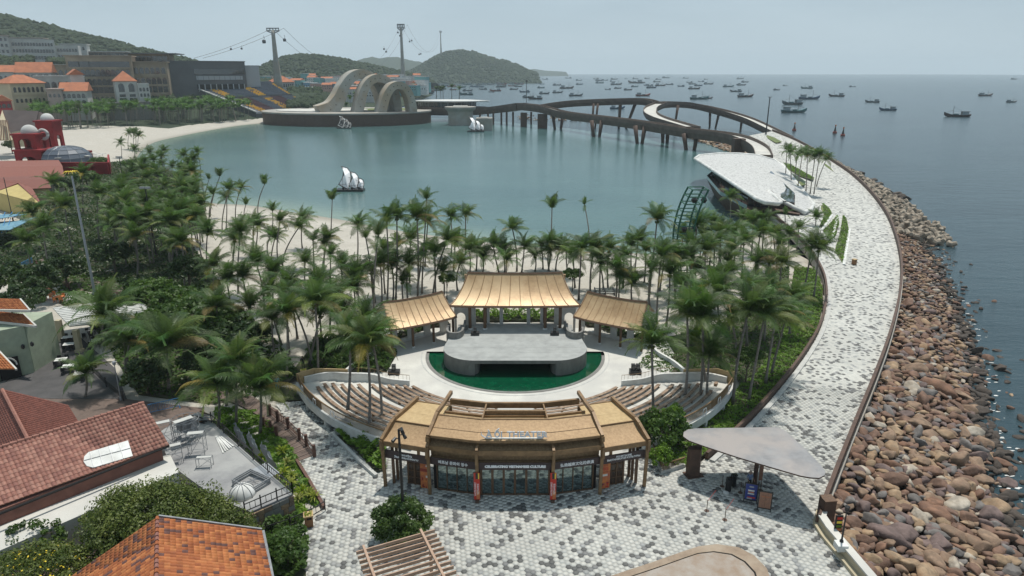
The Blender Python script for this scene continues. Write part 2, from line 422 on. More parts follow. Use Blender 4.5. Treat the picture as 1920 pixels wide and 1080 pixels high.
# ---- open sea
def water_mat(name, deep, shallow, s1, s2, bump, rough=0.12, attr=False, patch=None):
    m, nt, b, o = nmat(name)
    n = noise_node(nt, 0.012,5,0.6, 'World', (1,2.2,1))
    col = mixc(nt, ramp(nt, n.outputs['Fac'],0.38,0.66), deep, shallow)
    if attr:
        a = nd(nt, 'ShaderNodeAttribute', attribute_name='shallow')
        col = mixc(nt, a.outputs['Fac'], col, attr)
    nt.links.new(col, b.inputs['Base Color'])
    b.inputs['Roughness'].default_value = rough; b.inputs['IOR'].default_value = 1.33
    f = noise_node(nt, s1,3,0.6, 'World', (0.55,1.35,1)); g = noise_node(nt, s2,4,0.65, 'World', (0.6,1.6,1))
    k = nd(nt, 'ShaderNodeMath', operation='MULTIPLY_ADD'); k.inputs[1].default_value = 0.45
    nt.links.new(g.outputs['Fac'], k.inputs[0]); nt.links.new(f.outputs['Fac'], k.inputs[2])
    bp = nd(nt, 'ShaderNodeBump'); bp.inputs['Strength'].default_value = bump; bp.inputs['Distance'].default_value = 0.6
    nt.links.new(k.outputs[0], bp.inputs['Height']); nt.links.new(bp.outputs[0], b.inputs['Normal'])
    return m
M['sea'] = water_mat('sea_water', (0.022,0.044,0.054),(0.036,0.066,0.078),0.20,1.0,0.5,0.2)
M['lagoon'] = water_mat('lagoon_water', (0.058,0.122,0.125),(0.076,0.150,0.148),0.55,2.2,0.16,0.14, attr=(0.20,0.27,0.215))
mb = MB(); mb.quad((-6000,-150, WZ),(6000,-150, WZ),(6000,9800, WZ),(-6000,9800, WZ))
tag(mb.build('sea', 'sea'), kind='structure')

OUT_PX = [(1532,985,0),(1562,905,0),(1600,808,0),(1642,705,0),(1669,628,0),(1686,555,0),(1689,500,0),(1680,450,0),(1661,402,0),
          (1630,360,0),(1594,326,0),(1557,301,0.3),(1522,280,1.2),(1488,262,2.2),(1448,246,3.2)]
IN_PX = [(1290,893,0),(1312,872,0),(1352,838,0),(1402,792,0),(1452,737,0),(1502,674,0),(1536,617,0),(1548,570,0),(1547,530,0),(1536,500,0),
         (1516,468,0),(1488,438,0),(1458,412,0),(1432,385,0.3),(1425,340,1),(1424,310,1.6),(1436,290,2.0),(1440,272,2.6),(1405,254,3.2)]
outer = smooth_path([P(*p) for p in OUT_PX],5); inner = smooth_path([P(*p) for p in IN_PX],4)
# ---- shoreline of the lagoon (world) and beach height field
shore_px = [(560,226),(500,231),(450,236),(390,246),(335,257),(292,268),(270,285),(262,305),(270,325),(300,345),
            (345,362),(400,379),(470,383),(560,397),(640,409),(740,428),(830,441),(920,452),(1010,461),(1100,468),
            (1170,471),(1260,474),(1330,470),(1380,455),(1430,430)]
shore = smooth_path([P(u, v, WZ) for u, v in shore_px],4)
shore = [(p.x, p.y) for p in shore]
land = [(60,130)] + [(72,150),(84,170),(70,60),(60,20),(-800,20),(-800,800),(-100,800),(-110,580)]
def build_beach():
    xs = np.concatenate([np.arange(-640,-240,8.0), np.arange(-240,84,1.8)]); ys = np.concatenate([np.arange(24,230,1.8), np.arange(230,720,6.0)])
    X, Y = np.meshgrid(xs, ys); d = dist_poly(shore, X, Y)
    # land side: a polygon made of the shore and a far inland loop
    loop = shore + [(p.x, p.y) for p in inner[::-1] if p.y < 170] + [(16,30),(-700,20),(-700,760),(-190,760),(-175,620)]
    ins = inside(loop, X, Y); s = np.where(ins, d, -d)
    Z = np.clip(WZ + 0.075*s, -6,-0.06)
    Z = np.where((Z < -0.06), Z, Z)+0.10*(np.sin(X * 0.31+np.cos(Y * 0.23)*2)*np.cos(Y * 0.27))*np.clip(s / 10,0,1)*0.8-0.08
    r = np.hypot(X - 0.4, Y - 79.8); Z = np.where((r < 27.5) & (Y < 90), np.minimum(Z, -0.75), Z)
    Z = np.minimum(Z, -0.07)
    # hillside rising in the north-west
    rise = np.clip((Y - 440)/110,0,1.5)*np.clip((s - 30)/60,0,1); Z = Z + rise * 10
    n1 = len(ys); n0 = len(xs)
    I = np.arange(n1*n0).reshape(n1, n0)
    F = np.stack([I[:-1, :-1], I[:-1,1:], I[1:, 1:], I[1:, :-1]],-1).reshape(-1,4)
    smax = s.ravel()[F].max(1); F = F[smax > -30]
    V = np.stack([X, Y, Z],-1).reshape(-1,3)
    o = np_obj('beach_sand', V, F, ['sand', 'forest'], mi=(((Y > 452) & (s > 26)).ravel()[F].any(1)).astype(int), smooth=True); tag(o, kind='structure')
    # lagoon sheet with a shallow attribute
    xs2 = np.arange(-240,150,4.0); ys2 = np.arange(125,640,4.0); X2, Y2 = np.meshgrid(xs2, ys2)
    lag = shore + [(92,185),(112,235),(122,285),(118,330),(96,380),(60,430),(20,500),(-30,560),(-100,600)]
    d2 = dist_poly(shore, X2, Y2); ins2 = inside(lag, X2, Y2)
    # shrink margin to keep the sheet under the land
    near = dist_poly(lag + [lag[0]], X2, Y2)<6
    n1 = len(ys2); n0 = len(xs2); I = np.arange(n1*n0).reshape(n1, n0)
    F = np.stack([I[:-1, :-1], I[:-1,1:], I[1:, 1:], I[1:, :-1]],-1).reshape(-1,4)
    ok = (ins2 | near).ravel()[F].all(1); F = F[ok]
    V = np.stack([X2, Y2, np.full(X2.shape, WZ + 0.03)],-1).reshape(-1,3)
    o = np_obj('lagoon_water', V, F, 'lagoon'); tag(o, kind='structure')
    a = o.data.attributes.new('shallow', 'FLOAT', 'POINT')
    val = np.clip(1-d2/16.0,0,1) ** 1.5*0.9+np.clip(1-d2/60.0,0,1)*0.15
    a.data.foreach_set('value', val.astype(np.float32).ravel())
build_beach()
def ground_z(x, y):
    d = float(dist_poly(shore, np.array([x]), np.array([y]))[0])
    return max(-3.0, min(-0.08, WZ + 0.075*d - 0.08))

# ---- promenade and plaza
def hex_mat(name, a, b_, c, scale=2.1):
    m, nt, b, o = nmat(name)
    g = nd(nt, 'ShaderNodeNewGeometry'); v = nd(nt, 'ShaderNodeTexVoronoi'); v.inputs['Scale'].default_value = scale
    v.inputs['Randomness'].default_value = 0.35
    mp = nd(nt, 'ShaderNodeMapping'); mp.inputs['Rotation'].default_value = (0,0,0.4); nt.links.new(g.outputs['Position'], mp.inputs[0])
    nt.links.new(mp.outputs[0], v.inputs['Vector'])
    sp = nd(nt, 'ShaderNodeSeparateColor'); nt.links.new(v.outputs['Color'], sp.inputs[0])
    r = nd(nt, 'ShaderNodeValToRGB'); e = r.color_ramp.elements; r.color_ramp.interpolation = 'CONSTANT'
    e[0].position = 0; e[0].color = rgb(a); e[1].position = 0.55; e[1].color = rgb(b_)
    x = e.new(0.84); x.color = rgb(c)
    nt.links.new(sp.outputs[0], r.inputs['Fac'])
    n = noise_node(nt, 0.35,4,0.6, 'World'); col = mixc(nt, 0.28, r.outputs[0], n.outputs['Color'], 'OVERLAY')
    nt.links.new(r.outputs[0], b.inputs['Base Color']); b.inputs['Roughness'].default_value = 0.8
    return m
M['paving_far'] = hex_mat('mixed_grey_paving', (0.50,0.495,0.455),(0.38,0.38,0.36),(0.15,0.15,0.145),2.0)
M['joint'] = mat('paving_joint_mortar', (0.50,0.49,0.455),(0.43,0.425,0.40),0.3,0.9, coord='World')
ptones = [(0.56,0.555,0.51),(0.52,0.52,0.48),(0.47,0.475,0.445),(0.34,0.345,0.335),(0.22,0.22,0.215),(0.13,0.13,0.125)]
for i, c in enumerate(ptones):
    M['paver%d' % i] = mat('paver_stone_%s' % ['cream', 'light', 'pale_grey', 'mid_grey', 'grey', 'charcoal'][i], c, tuple(x * 0.84 for x in c),1.6,0.8,0,0.08,20, coord='World', big=tuple(x * 0.80 for x in c), bigscale=0.09)
# promenade sheet between inner and outer edges: resample both by arc length
def resample(pts, n):
    L = [0]
    for a, b in zip(pts[:-1], pts[1:]): L.append(L[-1]+(b - a).length)
    out = []; j = 0
    for i in range(n):
        t = L[-1]*i / (n - 1)
        while j < len(L)-2 and L[j + 1]<t: j += 1
        k = (t - L[j])/max(1e-6, L[j + 1]-L[j]); out.append(pts[j].lerp(pts[j + 1], k))
    return out
NP = 90
ri, ro = resample(inner, NP), resample(outer, NP)
mb = MB()
for i in range(NP - 1):
    mb.quad(ri[i]-Vector((0,0,.008)), ro[i]-Vector((0,0,.008)), ro[i + 1]-Vector((0,0,.008)), ri[i + 1]-Vector((0,0,.008)))
prom = mb.build('promenade_pavement', 'paving_far', smooth=True); tag(prom, kind='structure')
# solid body under the promenade (retaining sides)
mb = MB(); path_wall(mb, [p + Vector((0.1,0,0)) for p in ro],0.5,-5,-0.03); path_wall(mb, ri, 0.4,-1.5 if True else 0,-0.03)
tag(mb.build('promenade_retaining_wall', 'concrete', prom))
plaza_px = [(516,757),(561,752),(700,752),(700,735),(1230,760),(1290,893),(1532,985),(1562,1010),(1640,1130),(1860,1500),(540,1500),(580,1130),(572,1060),(552,1000),(607,957),(556,866),(592,852),(545,792)]
plaza = [P(u, v, 0) for u, v in plaza_px]
mb = MB(); n = len(plaza)
PC = plaza
mb.v = [(p.x, p.y, -0.004) for p in PC]; mb.f = [tuple(range(n))[::-1]]; mb.mi = [0]
plz = mb.build('plaza_pavement', 'joint'); tag(plz, kind='structure')
# a strip joining the plaza with the promenade start is inside both; hexagonal pavers on top of both
def hex_field():
    a = 0.25; dx = a * 1.5; dy = a * math.sqrt(3)
    poly_pl = [(p.x, p.y) for p in plaza]
    k = 54
    poly_pr = [(p.x, p.y) for p in ri[:k]] + [(p.x, p.y) for p in ro[:k][::-1]]
    xs = np.arange(-26,78, dx); ys = np.arange(20,132, dy)
    X, Y = np.meshgrid(xs, ys); Y = Y + (np.arange(len(xs)) % 2)*dy / 2
    X = X.ravel(); Y = Y.ravel()
    ca, sa = math.cos(0.12), math.sin(0.12)
    Xr = 20+(X - 20)*ca - (Y - 80)*sa; Yr = 80+(X - 20)*sa + (Y - 80)*ca
    ok = inside(poly_pl, Xr, Yr) | inside(poly_pr, Xr, Yr)
    ok &= ~((np.hypot(Xr - 0.4, Yr - 79.8)<26.2) & (Yr > 53.5))
    Xr, Yr = Xr[ok], Yr[ok]
    # projected place (to keep what the camera can nearly see, with a margin)
    f = Yr * CP + CAMH * SP; up = Yr * SP - CAMH * CP
    u = 960+FPX * Xr / f; v = 540-FPX * up / f
    ok = (v < 1420) & (u > 480); Xr, Yr, u, v = Xr[ok], Yr[ok], u[ok], v[ok]
    N = len(Xr)
    g = np.array([mnoise.noise(Vector((x * 0.5, y * 0.5,3))) for x, y in zip(Xr, Yr)])*0.22
    t = rng.random(N)+g * 0.5
    tone = np.searchsorted([0.42,0.64,0.75,0.82,0.885], t).astype(int)
    # left plaza is greyer
    shift = (Xr < -8) & (rng.random(N)<0.3); tone = np.where(shift & (tone < 2), tone + 2, tone)
    # mesh templates
    hz = rng.random(N)*0.004
    ang = np.arange(6)*PI / 3+0.12; s = a - 0.004
    ring = np.stack([np.cos(ang)*s, np.sin(ang)*s],1)
    order = np.argsort(-v)[:290]; single = np.zeros(N, bool); single[order] = True
    meshes = []
    for ti in range(6):
        V = [(x, y, 0.0) for x, y in ring] + [(x, y, -0.03) for x, y in ring]
        F = [tuple(range(6))] + [(i + 6,(i + 1) % 6+6,(i + 1) % 6, i) for i in range(6)]
        me = bpy.data.meshes.new('paver'); me.from_pydata(V, [], F); me.materials.append(M['paver%d' % ti]); meshes.append(me)
    for i in order:
        mesh_inst(meshes[tone[i]], 'paver', plz, (Xr[i], Yr[i], hz[i]))
    idx = np.where(~single)[0]; n = len(idx)
    top = np.zeros((n, 12,3)); top[:, :6,0] = Xr[idx, None]+ring[None, :, 0]; top[:, :6,1] = Yr[idx, None]+ring[None, :, 1]
    top[:, :6,2] = hz[idx, None]; top[:, 6:, :2] = top[:, :6, :2]; top[:, 6:, 2] = -0.03
    base = np.arange(n)[:, None]*12
    F = []
    for q in ((0,1,2,3),(0,3,4,5)): F.append(base + np.array(q)[None])
    near = Yr[idx]<70
    mi = [tone[idx], tone[idx]]
    bs = base[near]; tn = tone[idx][near]
    for i in range(6):
        F.append(bs + np.array((i + 6,(i + 1) % 6+6,(i + 1) % 6, i))[None]); mi.append(tn)
    o = np_obj('paver', top.reshape(-1,3), np.concatenate(F),['paver%d' % i for i in range(6)], plz, np.concatenate(mi))
    tag(o, kind='stuff')
hex_field()
# promenade parapets of weathered steel
mb = MB(); path_wall(mb, ro, 0.34,-0.6,1.05)
o = mb.build('parapet_wall', 'corten'); tag(o, 'long brown weathered steel parapet curving between the promenade and the boulders', 'parapet wall')
mb = MB(); path_wall(mb, [p + Vector((0,0,0)) for p in ri[1:76]],0.30,-1.6,0.75)
o = mb.build('parapet_wall', 'corten'); tag(o, 'low brown steel parapet curving between the promenade and the green palm bed', 'parapet wall')
mb = MB(); 
off = []
for i in range(1,62):
    d = (ri[min(i + 1, NP - 1)]-ri[max(i - 1,0)]).normalized(); off.append(ri[i]+Vector((d.y, -d.x, 0))*0.55)
path_wall(mb, off, 0.5,-0.02,0.16); o = mb.build('drain_kerb', 'palegrey', prom)

# ---- haze
hb = MB(); hb.box((0,4930,85),(13000,10400,200))
hm = bpy.data.materials.new('haze_air'); hm.use_nodes = True; hn = hm.node_tree; hn.nodes.clear()
hv = hn.nodes.new('ShaderNodeVolumePrincipled'); ho = hn.nodes.new('ShaderNodeOutputMaterial')
hv.inputs['Color'].default_value = (0.84,0.94,1.0,1); hv.inputs['Density'].default_value = 0.0001; hv.inputs['Anisotropy'].default_value = 0.0
hn.links.new(hv.outputs[0], ho.inputs['Volume'])
M['haze'] = hm
hz_ = hb.build('haze', 'haze'); tag(hz_, kind='stuff'); hz_.location = (0,0,0)

# ---- hills
def hill(name, pts, Y0, Y1, base_z=WZ, matn='forest', foot=None, bumps=2.2, nx=120, ny=16, seed=0, label=None, forest_n=0, leafr=(2.2,4.5)):
    """pts: ridge pixels at distance Y1; foot at Y0"""
    us = [p[0] for p in pts]; vs = [p[1] for p in pts]
    U = np.linspace(us[0], us[-1], nx); Vv = np.interp(U, us, vs)
    V = np.zeros((ny, nx, 3))
    for i in range(nx):
        top = PY(U[i], Vv[i], Y1)
        for j in range(ny):
            t = j / (ny - 1)
            if t <= 0.75:
                k = t / 0.75; Y = Y0+(Y1-Y0)*k; z = base_z + (top.z - base_z)*(math.sin(k * PI / 2) ** 1.15)
            else:
                k = (t - 0.75)/0.25; Y = Y1+(Y1-Y0)*0.6*k; z = base_z + (top.z - base_z)*(1-k * k)
            x = top.x * (1.0 if foot is None else 1.0)
            z += (mnoise.noise(Vector((x * 0.03, Y * 0.03, seed)))*bumps * 1.5+mnoise.noise(Vector((x * 0.12, Y * 0.12, seed)))*bumps)*(1 if z > base_z + 2 else 0)
            V[j, i] = (x, Y, z)
    I = np.arange(nx * ny).reshape(ny, nx)
    F = np.stack([I[:-1, :-1], I[:-1,1:], I[1:, 1:], I[1:, :-1]],-1).reshape(-1,4)
    o = np_obj(name, V.reshape(-1,3), F, matn, smooth=True); tag(o, kind='structure')
    if forest_n:
        # tree crowns covering the slope, one mass
        ico = [(0,0,1),(0.89,0,.45),(.28,.85,.45),(-.72,.53,.45),(-.72,-.53,.45),(.28,-.85,.45),(.72,.53,-.3),(-.28,.85,-.3),(-.89,0,-.3),(-.28,-.85,-.3),(.72,-.53,-.3)]
        fc = [(0,1,2),(0,2,3),(0,3,4),(0,4,5),(0,5,1),(1,6,2),(2,7,3),(3,8,4),(4,9,5),(5,10,1),(2,6,7),(3,7,8),(4,8,9),(5,9,10),(1,10,6)]
        ico = np.array(ico); fc = np.array(fc); i = rng.integers(0, nx - 1, forest_n); j = rng.random(forest_n)*(ny * 0.85-1)
        j0 = j.astype(int); fr = (j - j0)[:, None]; c = V[j0, i]*(1-fr)+V[np.minimum(j0+1, ny - 1), i]*fr
        di = rng.random((forest_n, 1)); c = c * (1-di)+(V[j0, i + 1]*(1-fr)+V[np.minimum(j0+1, ny - 1), i + 1]*fr)*di
        r = rng.uniform(leafr[0], leafr[1],(forest_n, 1,1))
        VV = c[:, None, :]+ico[None]*r * rng.uniform(0.75,1.25,(forest_n, 11,1))*np.array([1,1,.8])
        FF = (np.arange(forest_n)*11)[:, None, None]+fc[None]
        f = np_obj('forest', VV.reshape(-1,3), FF.reshape(-1,3), 'forest_tree', o); tag(f, kind='stuff')
    return o
M['forest_tree'] = mat('far_tree_crowns', (0.012,0.026,0.010),(0.030,0.050,0.017),0.09,0.95,0,0.6,0.8, coord='World', bdist=1.5)
hill('hill', [(-420,-30),(-200,0),(-60,14),(0,29),(60,43),(110,55),(160,67),(200,77),(240,87),(280,98),(320,107),(345,113),(380,130),(420,140),(480,150)],720,1080,8, forest_n=9000, leafr=(2.5,5.5), bumps=3)
hill('hill', [(470,140),(500,134),(515,119),(540,108),(565,103),(600,105),(640,111),(690,121),(740,131),(780,141),(800,150),(812,155)],1220,1500, WZ, forest_n=3600, leafr=(2.5,5.5), seed=3, nx=90)
hill('hill', [(670,136),(683,110),(700,107),(715,110),(735,106),(760,110),(790,117),(830,128),(860,134)],3600,4300, WZ, bumps=4, seed=5, nx=60, forest_n=0)
hill('hill', [(768,136),(785,128),(800,118),(822,104),(845,96),(865,94.5),(885,97),(915,106),(950,116),(975,125),(990,131),(1005,136)],2300,2800, WZ, bumps=4, seed=7, nx=80, forest_n=3500, leafr=(4,7))
hill('hill', [(975,134.5),(1000,129),(1020,132),(1060,134.6)],6000,6400, WZ, bumps=2, seed=8, nx=40)
0 and hill('hill', [(1170,135.0),(1210,129.5),(1260,128.5),(1310,129.5),(1350,135.0)],8300,8800, WZ, bumps=2, seed=9, nx=40)
# ================================================================== BOULDER REVETMENT
rock_cols = [((0.24,0.14,0.095),(0.13,0.078,0.056)),((0.33,0.225,0.15),(0.20,0.125,0.083)),((0.20,0.14,0.125),(0.135,0.095,0.085)),
             ((0.40,0.285,0.18),(0.24,0.145,0.08)),((0.22,0.20,0.185),(0.15,0.135,0.125)),((0.50,0.44,0.36),(0.34,0.28,0.21)),
             ((0.26,0.14,0.085),(0.15,0.085,0.06)),((0.085,0.066,0.052),(0.05,0.04,0.033))]
rnames = ['russet', 'tan', 'plum', 'ochre', 'grey', 'pale', 'rust', 'wet_dark']
for i, (a, b) in enumerate(rock_cols):
    M['rock%d' % i] = mat('boulder_%s' % rnames[i], a, b, 0.9,0.85,0,0.5,3.5, coord='World', big=tuple(x * 0.55 for x in a), bigscale=1.3, bdist=.12)
ROCKM = ['rock%d' % i for i in range(8)]
import bmesh
def rock_template(sub, seed):
    r = random.Random(seed); bm = bmesh.new(); bmesh.ops.create_icosphere(bm, subdivisions=sub, radius=1.0)
    sc = Vector((1.0, r.uniform(0.55,0.85), r.uniform(0.38,0.62)))
    planes = []
    for _ in range(18):
        n = Vector((r.gauss(0,1), r.gauss(0,1), r.gauss(0,1))).normalized(); planes.append((n, r.uniform(0.5,0.74)))
    for v in bm.verts:
        p = v.co.copy()
        for n, d in planes:
            k = p.dot(n)
            if k > d: p -= n * (k - d)
        p *= 1+0.10*mnoise.noise(p * 1.7+Vector((seed, 0,0)))
        v.co = Vector((p.x * sc.x, p.y * sc.y, p.z * sc.z))*1.42
    V = np.array([v.co[:] for v in bm.verts]); F = np.array([[q.index for q in f.verts] for f in bm.faces]); bm.free()
    return V, F
rt_hi = [rock_template(3,10+i) for i in range(8)]; rt_lo = [rock_template(2,40+i) for i in range(8)]; rt_lo2 = [rock_template(1,70+i) for i in range(8)]
def rotmats(n, tilt=0.5):
    a = rng.uniform(0,2*PI, n); b = rng.normal(0, tilt, n); c = rng.normal(0, tilt * .7, n)
    ca, sa, cb, sb, cc, sc = np.cos(a), np.sin(a), np.cos(b), np.sin(b), np.cos(c), np.sin(c)
    Rz = np.zeros((n, 3,3)); Rz[:, 0,0] = ca; Rz[:, 0,1] = -sa; Rz[:, 1,0] = sa; Rz[:, 1,1] = ca; Rz[:, 2,2] = 1
    Rx = np.zeros((n, 3,3)); Rx[:, 0,0] = 1; Rx[:, 1,1] = cb; Rx[:, 1,2] = -sb; Rx[:, 2,1] = sb; Rx[:, 2,2] = cb
    Ry = np.zeros((n, 3,3)); Ry[:, 1,1] = 1; Ry[:, 0,0] = cc; Ry[:, 0,2] = sc; Ry[:, 2,0] = -sc; Ry[:, 2,2] = cc
    return Rz @ Rx @ Ry, np.stack([b, c, a],1)
wall_line = [P(1900,1500,0), P(1720,1180,0), P(1652,1120,0), P(1562,1010,0)]+list(ro)
water_px = [(2700,1500),(2220,1180),(2080,1110),(1985,1060),(1930,990),(1893,890),(1866,800),(1850,710),(1832,640),(1802,570),(1772,505),(1742,462),(1728,436),(1700,408),(1660,368),(1600,325),(1560,300)]
water_line = smooth_path([P(u, v, WZ) for u, v in water_px],4)
def revetment():
    reg = [(p.x, p.y) for p in wall_line if p.y < 175] + [(p.x, p.y) for p in water_line[::-1] if p.y < 168]
    wl = [(p.x, p.y) for p in wall_line]; wt = [(p.x, p.y) for p in water_line]
    xs = np.arange(20,112,1.5); ys = np.arange(14,176,1.5); X, Y = np.meshgrid(xs, ys)
    def zf(X, Y):
        a = dist_poly(wl, X, Y); b = dist_poly(wt, X, Y); ins = inside(reg, X, Y); t = a / (a + b + 1e-6)
        return np.where(ins, -0.75-2.5*t, np.where(a < 3,-0.75-a, -3.3-b * 0.25)), a, b, ins
    Z, a, b, ins = zf(X, Y)
    n1, n0 = X.shape; I = np.arange(n1*n0).reshape(n1, n0); F = np.stack([I[:-1, :-1], I[:-1,1:], I[1:, 1:], I[1:, :-1]],-1).reshape(-1,4)
    keep = (ins | (b < 8) | (a < 2.5)).ravel()[F].all(1)
    base = np_obj('boulder_slope', np.stack([X, Y, Z - 0.35],-1).reshape(-1,3), F[keep], 'rock7', smooth=True); tag(base, kind='structure')
    # rocks
    sp = 0.70; gx, gy = np.meshgrid(np.arange(20,112, sp), np.arange(16,170, sp)); gx = gx.ravel()+rng.uniform(-.4,.4, gx.size)*sp; gy = gy.ravel()+rng.uniform(-.4,.4, gy.size)*sp
    z, a, b, ins = zf(gx, gy)
    f = gy * CP + (CAMH - z)*SP; u = 960+FPX * gx / f; v = 540-FPX * (gy * SP - (CAMH - z)*CP)/f
    ok = (ins | ((b < 3.0) & (a > 3) & (rng.random(len(gx))<0.16)) | ((b < 5.5) & (a > 3) & (rng.random(len(gx))<0.02))) & (u < 1990) & (v < 1420) & (a > 0.45) & (gy < 161)
    gx, gy, z, a, b, ins, u, v, f = [q[ok] for q in (gx, gy, z, a, b, ins, u, v, f)]
    n = len(gx); size = np.exp(rng.normal(-0.70,0.33, n)); size = np.clip(size * .9,0.26,1.1); big = rng.random(n)<0.06; size[big] *= 1.4
    size *= np.clip(1.15-0.25*np.clip((gy - 60)/60,0,1),0.8,1.2)
    z = z + rng.uniform(-.12,.28, n)+size * 0.12; z[~ins] = WZ - 0.05+rng.uniform(-.1,.12,(~ins).sum())
    col = rng.choice(7, n, p=[.20,.22,.16,.16,.11,.06,.09]); wet = (b < 2.2) | ~ins; col = np.where(wet & (rng.random(n)<0.8),7, col)
    Rm, E = rotmats(n, 0.38); tv = rng.integers(0,8, n)
    inview = (u > 1500) & (u < 1925) & (v < 1090)
    score = np.where(inview, size * FPX / f, 0); order = np.argsort(-score)[:295]; single = np.zeros(n, bool); single[order] = True
    cache = {}
    for i in order:
        k = (tv[i], col[i])
        if k not in cache: V, F = rt_hi[k[0]]; cache[k] = np_mesh('boulder', V, F, ROCKM[k[1]], None, False); 
        mesh_inst(cache[k], 'boulder', base, (gx[i], gy[i], z[i]), Matrix(Rm[i].tolist()).to_euler(), float(size[i]))
    VV, FF, MI = [],[],[]; off_ = 0
    for lod, tl in ((gy < 95, rt_lo),(gy >= 95, rt_lo2)):
        for t in range(8):
            ix = np.where(~single & lod & (tv == t))[0]
            if not len(ix): continue
            V, F = tl[t]; W = np.einsum('nij,kj->nki', Rm[ix], V)*size[ix, None, None]+np.stack([gx[ix], gy[ix], z[ix]],1)[:, None, :]
            k = len(V); VV.append(W.reshape(-1,3)); FF.append((np.arange(len(ix))*k + off_)[:, None, None]+F[None]); MI.append(np.repeat(col[ix], len(F))); off_ += k * len(ix)
    o = np_obj('boulder', np.concatenate(VV), np.concatenate([q.reshape(-1,3) for q in FF]), ROCKM, base, np.concatenate(MI), False); tag(o, kind='stuff')
    V, F = [],[]; r = random.Random(4); fl = [p for p in water_line if p.y < 200]
    for k in range(300):
        q = r.random()*(len(fl)-1.01); i = int(q); p = fl[i].lerp(fl[i + 1], q - i); cx, cy, s = p.x + r.gauss(.3,.9), p.y + r.gauss(0,.5), r.uniform(.07,.38); n = len(V)
        V += [(cx + s * r.uniform(.5,1.2)*math.cos(a), cy + s * .45*r.uniform(.4,1.2)*math.sin(a), WZ + .02 + .0004*(k % 9)) for a in [2*PI * j / 8 for j in range(8)]]; F.append(tuple(range(n, n + 8)))
    me = bpy.data.meshes.new('foam'); me.from_pydata(V, [], F); me.materials.append(M['white']); tag(link(bpy.data.objects.new('foam', me)), kind='stuff')
    return base
slope = revetment()
# far part of the breakwater: rocks beyond and the ring of tetrapods
M['tetra'] = mat('concrete_tetrapod', (0.42,0.36,0.28),(0.27,0.22,0.17),0.9,0.9,0,0.3,3, coord='World', big=(0.20,0.16,0.12), bigscale=.6)
def tetrapods():
    mb = MB()
    for d in (Vector((0,0,1)), Vector((.943,0,-.333)), Vector((-.471,.816,-.333)), Vector((-.471,-.816,-.333))):
        mb.tube([d * -0.1, d * 0.45, d * 1.05, d * 1.12],[0.62,0.54,0.42,0.34],8)
    proto = mb.build('tetrapod', 'tetra', slope); cnt = 0; first = True
    for i in range(len(ro)-1):
        p = ro[i]
        if p.y < 150 or p.y > 300: continue
        seg = (ro[i + 1]-p); L = seg.length; d = seg.normalized(); nrm = Vector((d.y, -d.x, 0))
        width = 11.5*max(0, min(1,(330-p.y)/170)) ** 1.1
        nrow = int(width / 2.1)+1
        for k in range(max(1, int(L / 2.1))):
            for r in range(nrow):
                if cnt >= 290: break
                c = p + d * (k + random.uniform(-.25,.25))*2.1+nrm * (1.8+r * 2.0+random.uniform(-.4,.4))
                z = -0.9-2.0*r / max(nrow, 3)+random.uniform(-.3,.2)
                rot = (random.uniform(0,6.3), random.uniform(0,6.3), random.uniform(0,6.3)); s = random.uniform(1.0,1.3)
                if first: proto.location = (c.x, c.y, z); proto.rotation_euler = rot; proto.scale = (s, s, s); first = False
                else: inst(proto, (c.x, c.y, z), slope, rot, s)
                cnt += 1
    # rocks awash beyond them
    V, F = rt_lo[2]; me = [np_mesh('boulder', *rt_lo[k], 'rock7', None, True) for k in range(4)]
    for u, v in [(1563,305),(1578,313),(1592,320),(1597,328),(1606,331),(1618,334),(1627,341),(1633,346),(1640,348),(1648,353),(1655,354),(1641,338),(1668,361),(1680,366),(1688,370),(1695,373),(1676,371),(1685,377),(1652,345),(1700,372),(1612,326)]:
        p = P(u + random.uniform(-2,2), v, WZ)
        mesh_inst(me[random.randrange(4)], 'boulder', slope, (p.x, p.y, WZ + 0.1),(random.uniform(-.3,.3), random.uniform(-.3,.3), random.uniform(0,6)), random.uniform(1.2,2.2))
tetrapods()
# stone bank under the bridge end
def bank(px, n, name='stone_bank'):
    a = [P(u, v, WZ) for u, v in px]; V_, F_, MI, off_ = [],[],[],0
    for i in range(n):
        k = random.random()*(len(a)-1); j = int(k); p = a[j].lerp(a[j + 1], k - j); t = random.random() ** 1.2
        p = p + Vector((t * 9, t * 9,0)); s = random.uniform(0.8,1.6); V, F = rt_lo2[random.randrange(8)]
        Rm = np.array(Matrix.Rotation(random.uniform(0,6),3, 'Z') @ Matrix.Rotation(random.uniform(-.4,.4),3, 'X'))
        V_.append(V @ Rm.T * s + np.array([p.x, p.y, WZ + t * 3.0])); F_.append(F + off_); MI += [random.choice([0,1,3,3,5,1])]*len(F); off_ += len(V)
    o = np_obj(name, np.concatenate(V_), np.concatenate(F_), ROCKM, None, MI, True); return tag(o, kind='stuff')
bank([(1275,254),(1300,262),(1330,272),(1360,283),(1395,291),(1428,292)],420)
bank([(960,222),(1010,226),(1060,226),(1120,230),(1145,230)],160)

# ================================================================== AMPHITHEATRE
CX, CY = 0.4,79.8
amp = thing('amphitheatre', 'open air amphitheatre with pale terraces round a green pool behind the bronze entrance building', 'amphitheatre', (CX, CY, 0))
def L(o, parent=amp):   # parent while keeping world placement of mesh data built in world space
    o.parent = parent; o.matrix_parent_inverse = Matrix.Translation(parent.location).inverted() if parent.rotation_euler.z == 0 else (Matrix.Translation(parent.location) @ Matrix.Rotation(parent.rotation_euler.z, 4, 'Z')).inverted()
    return o
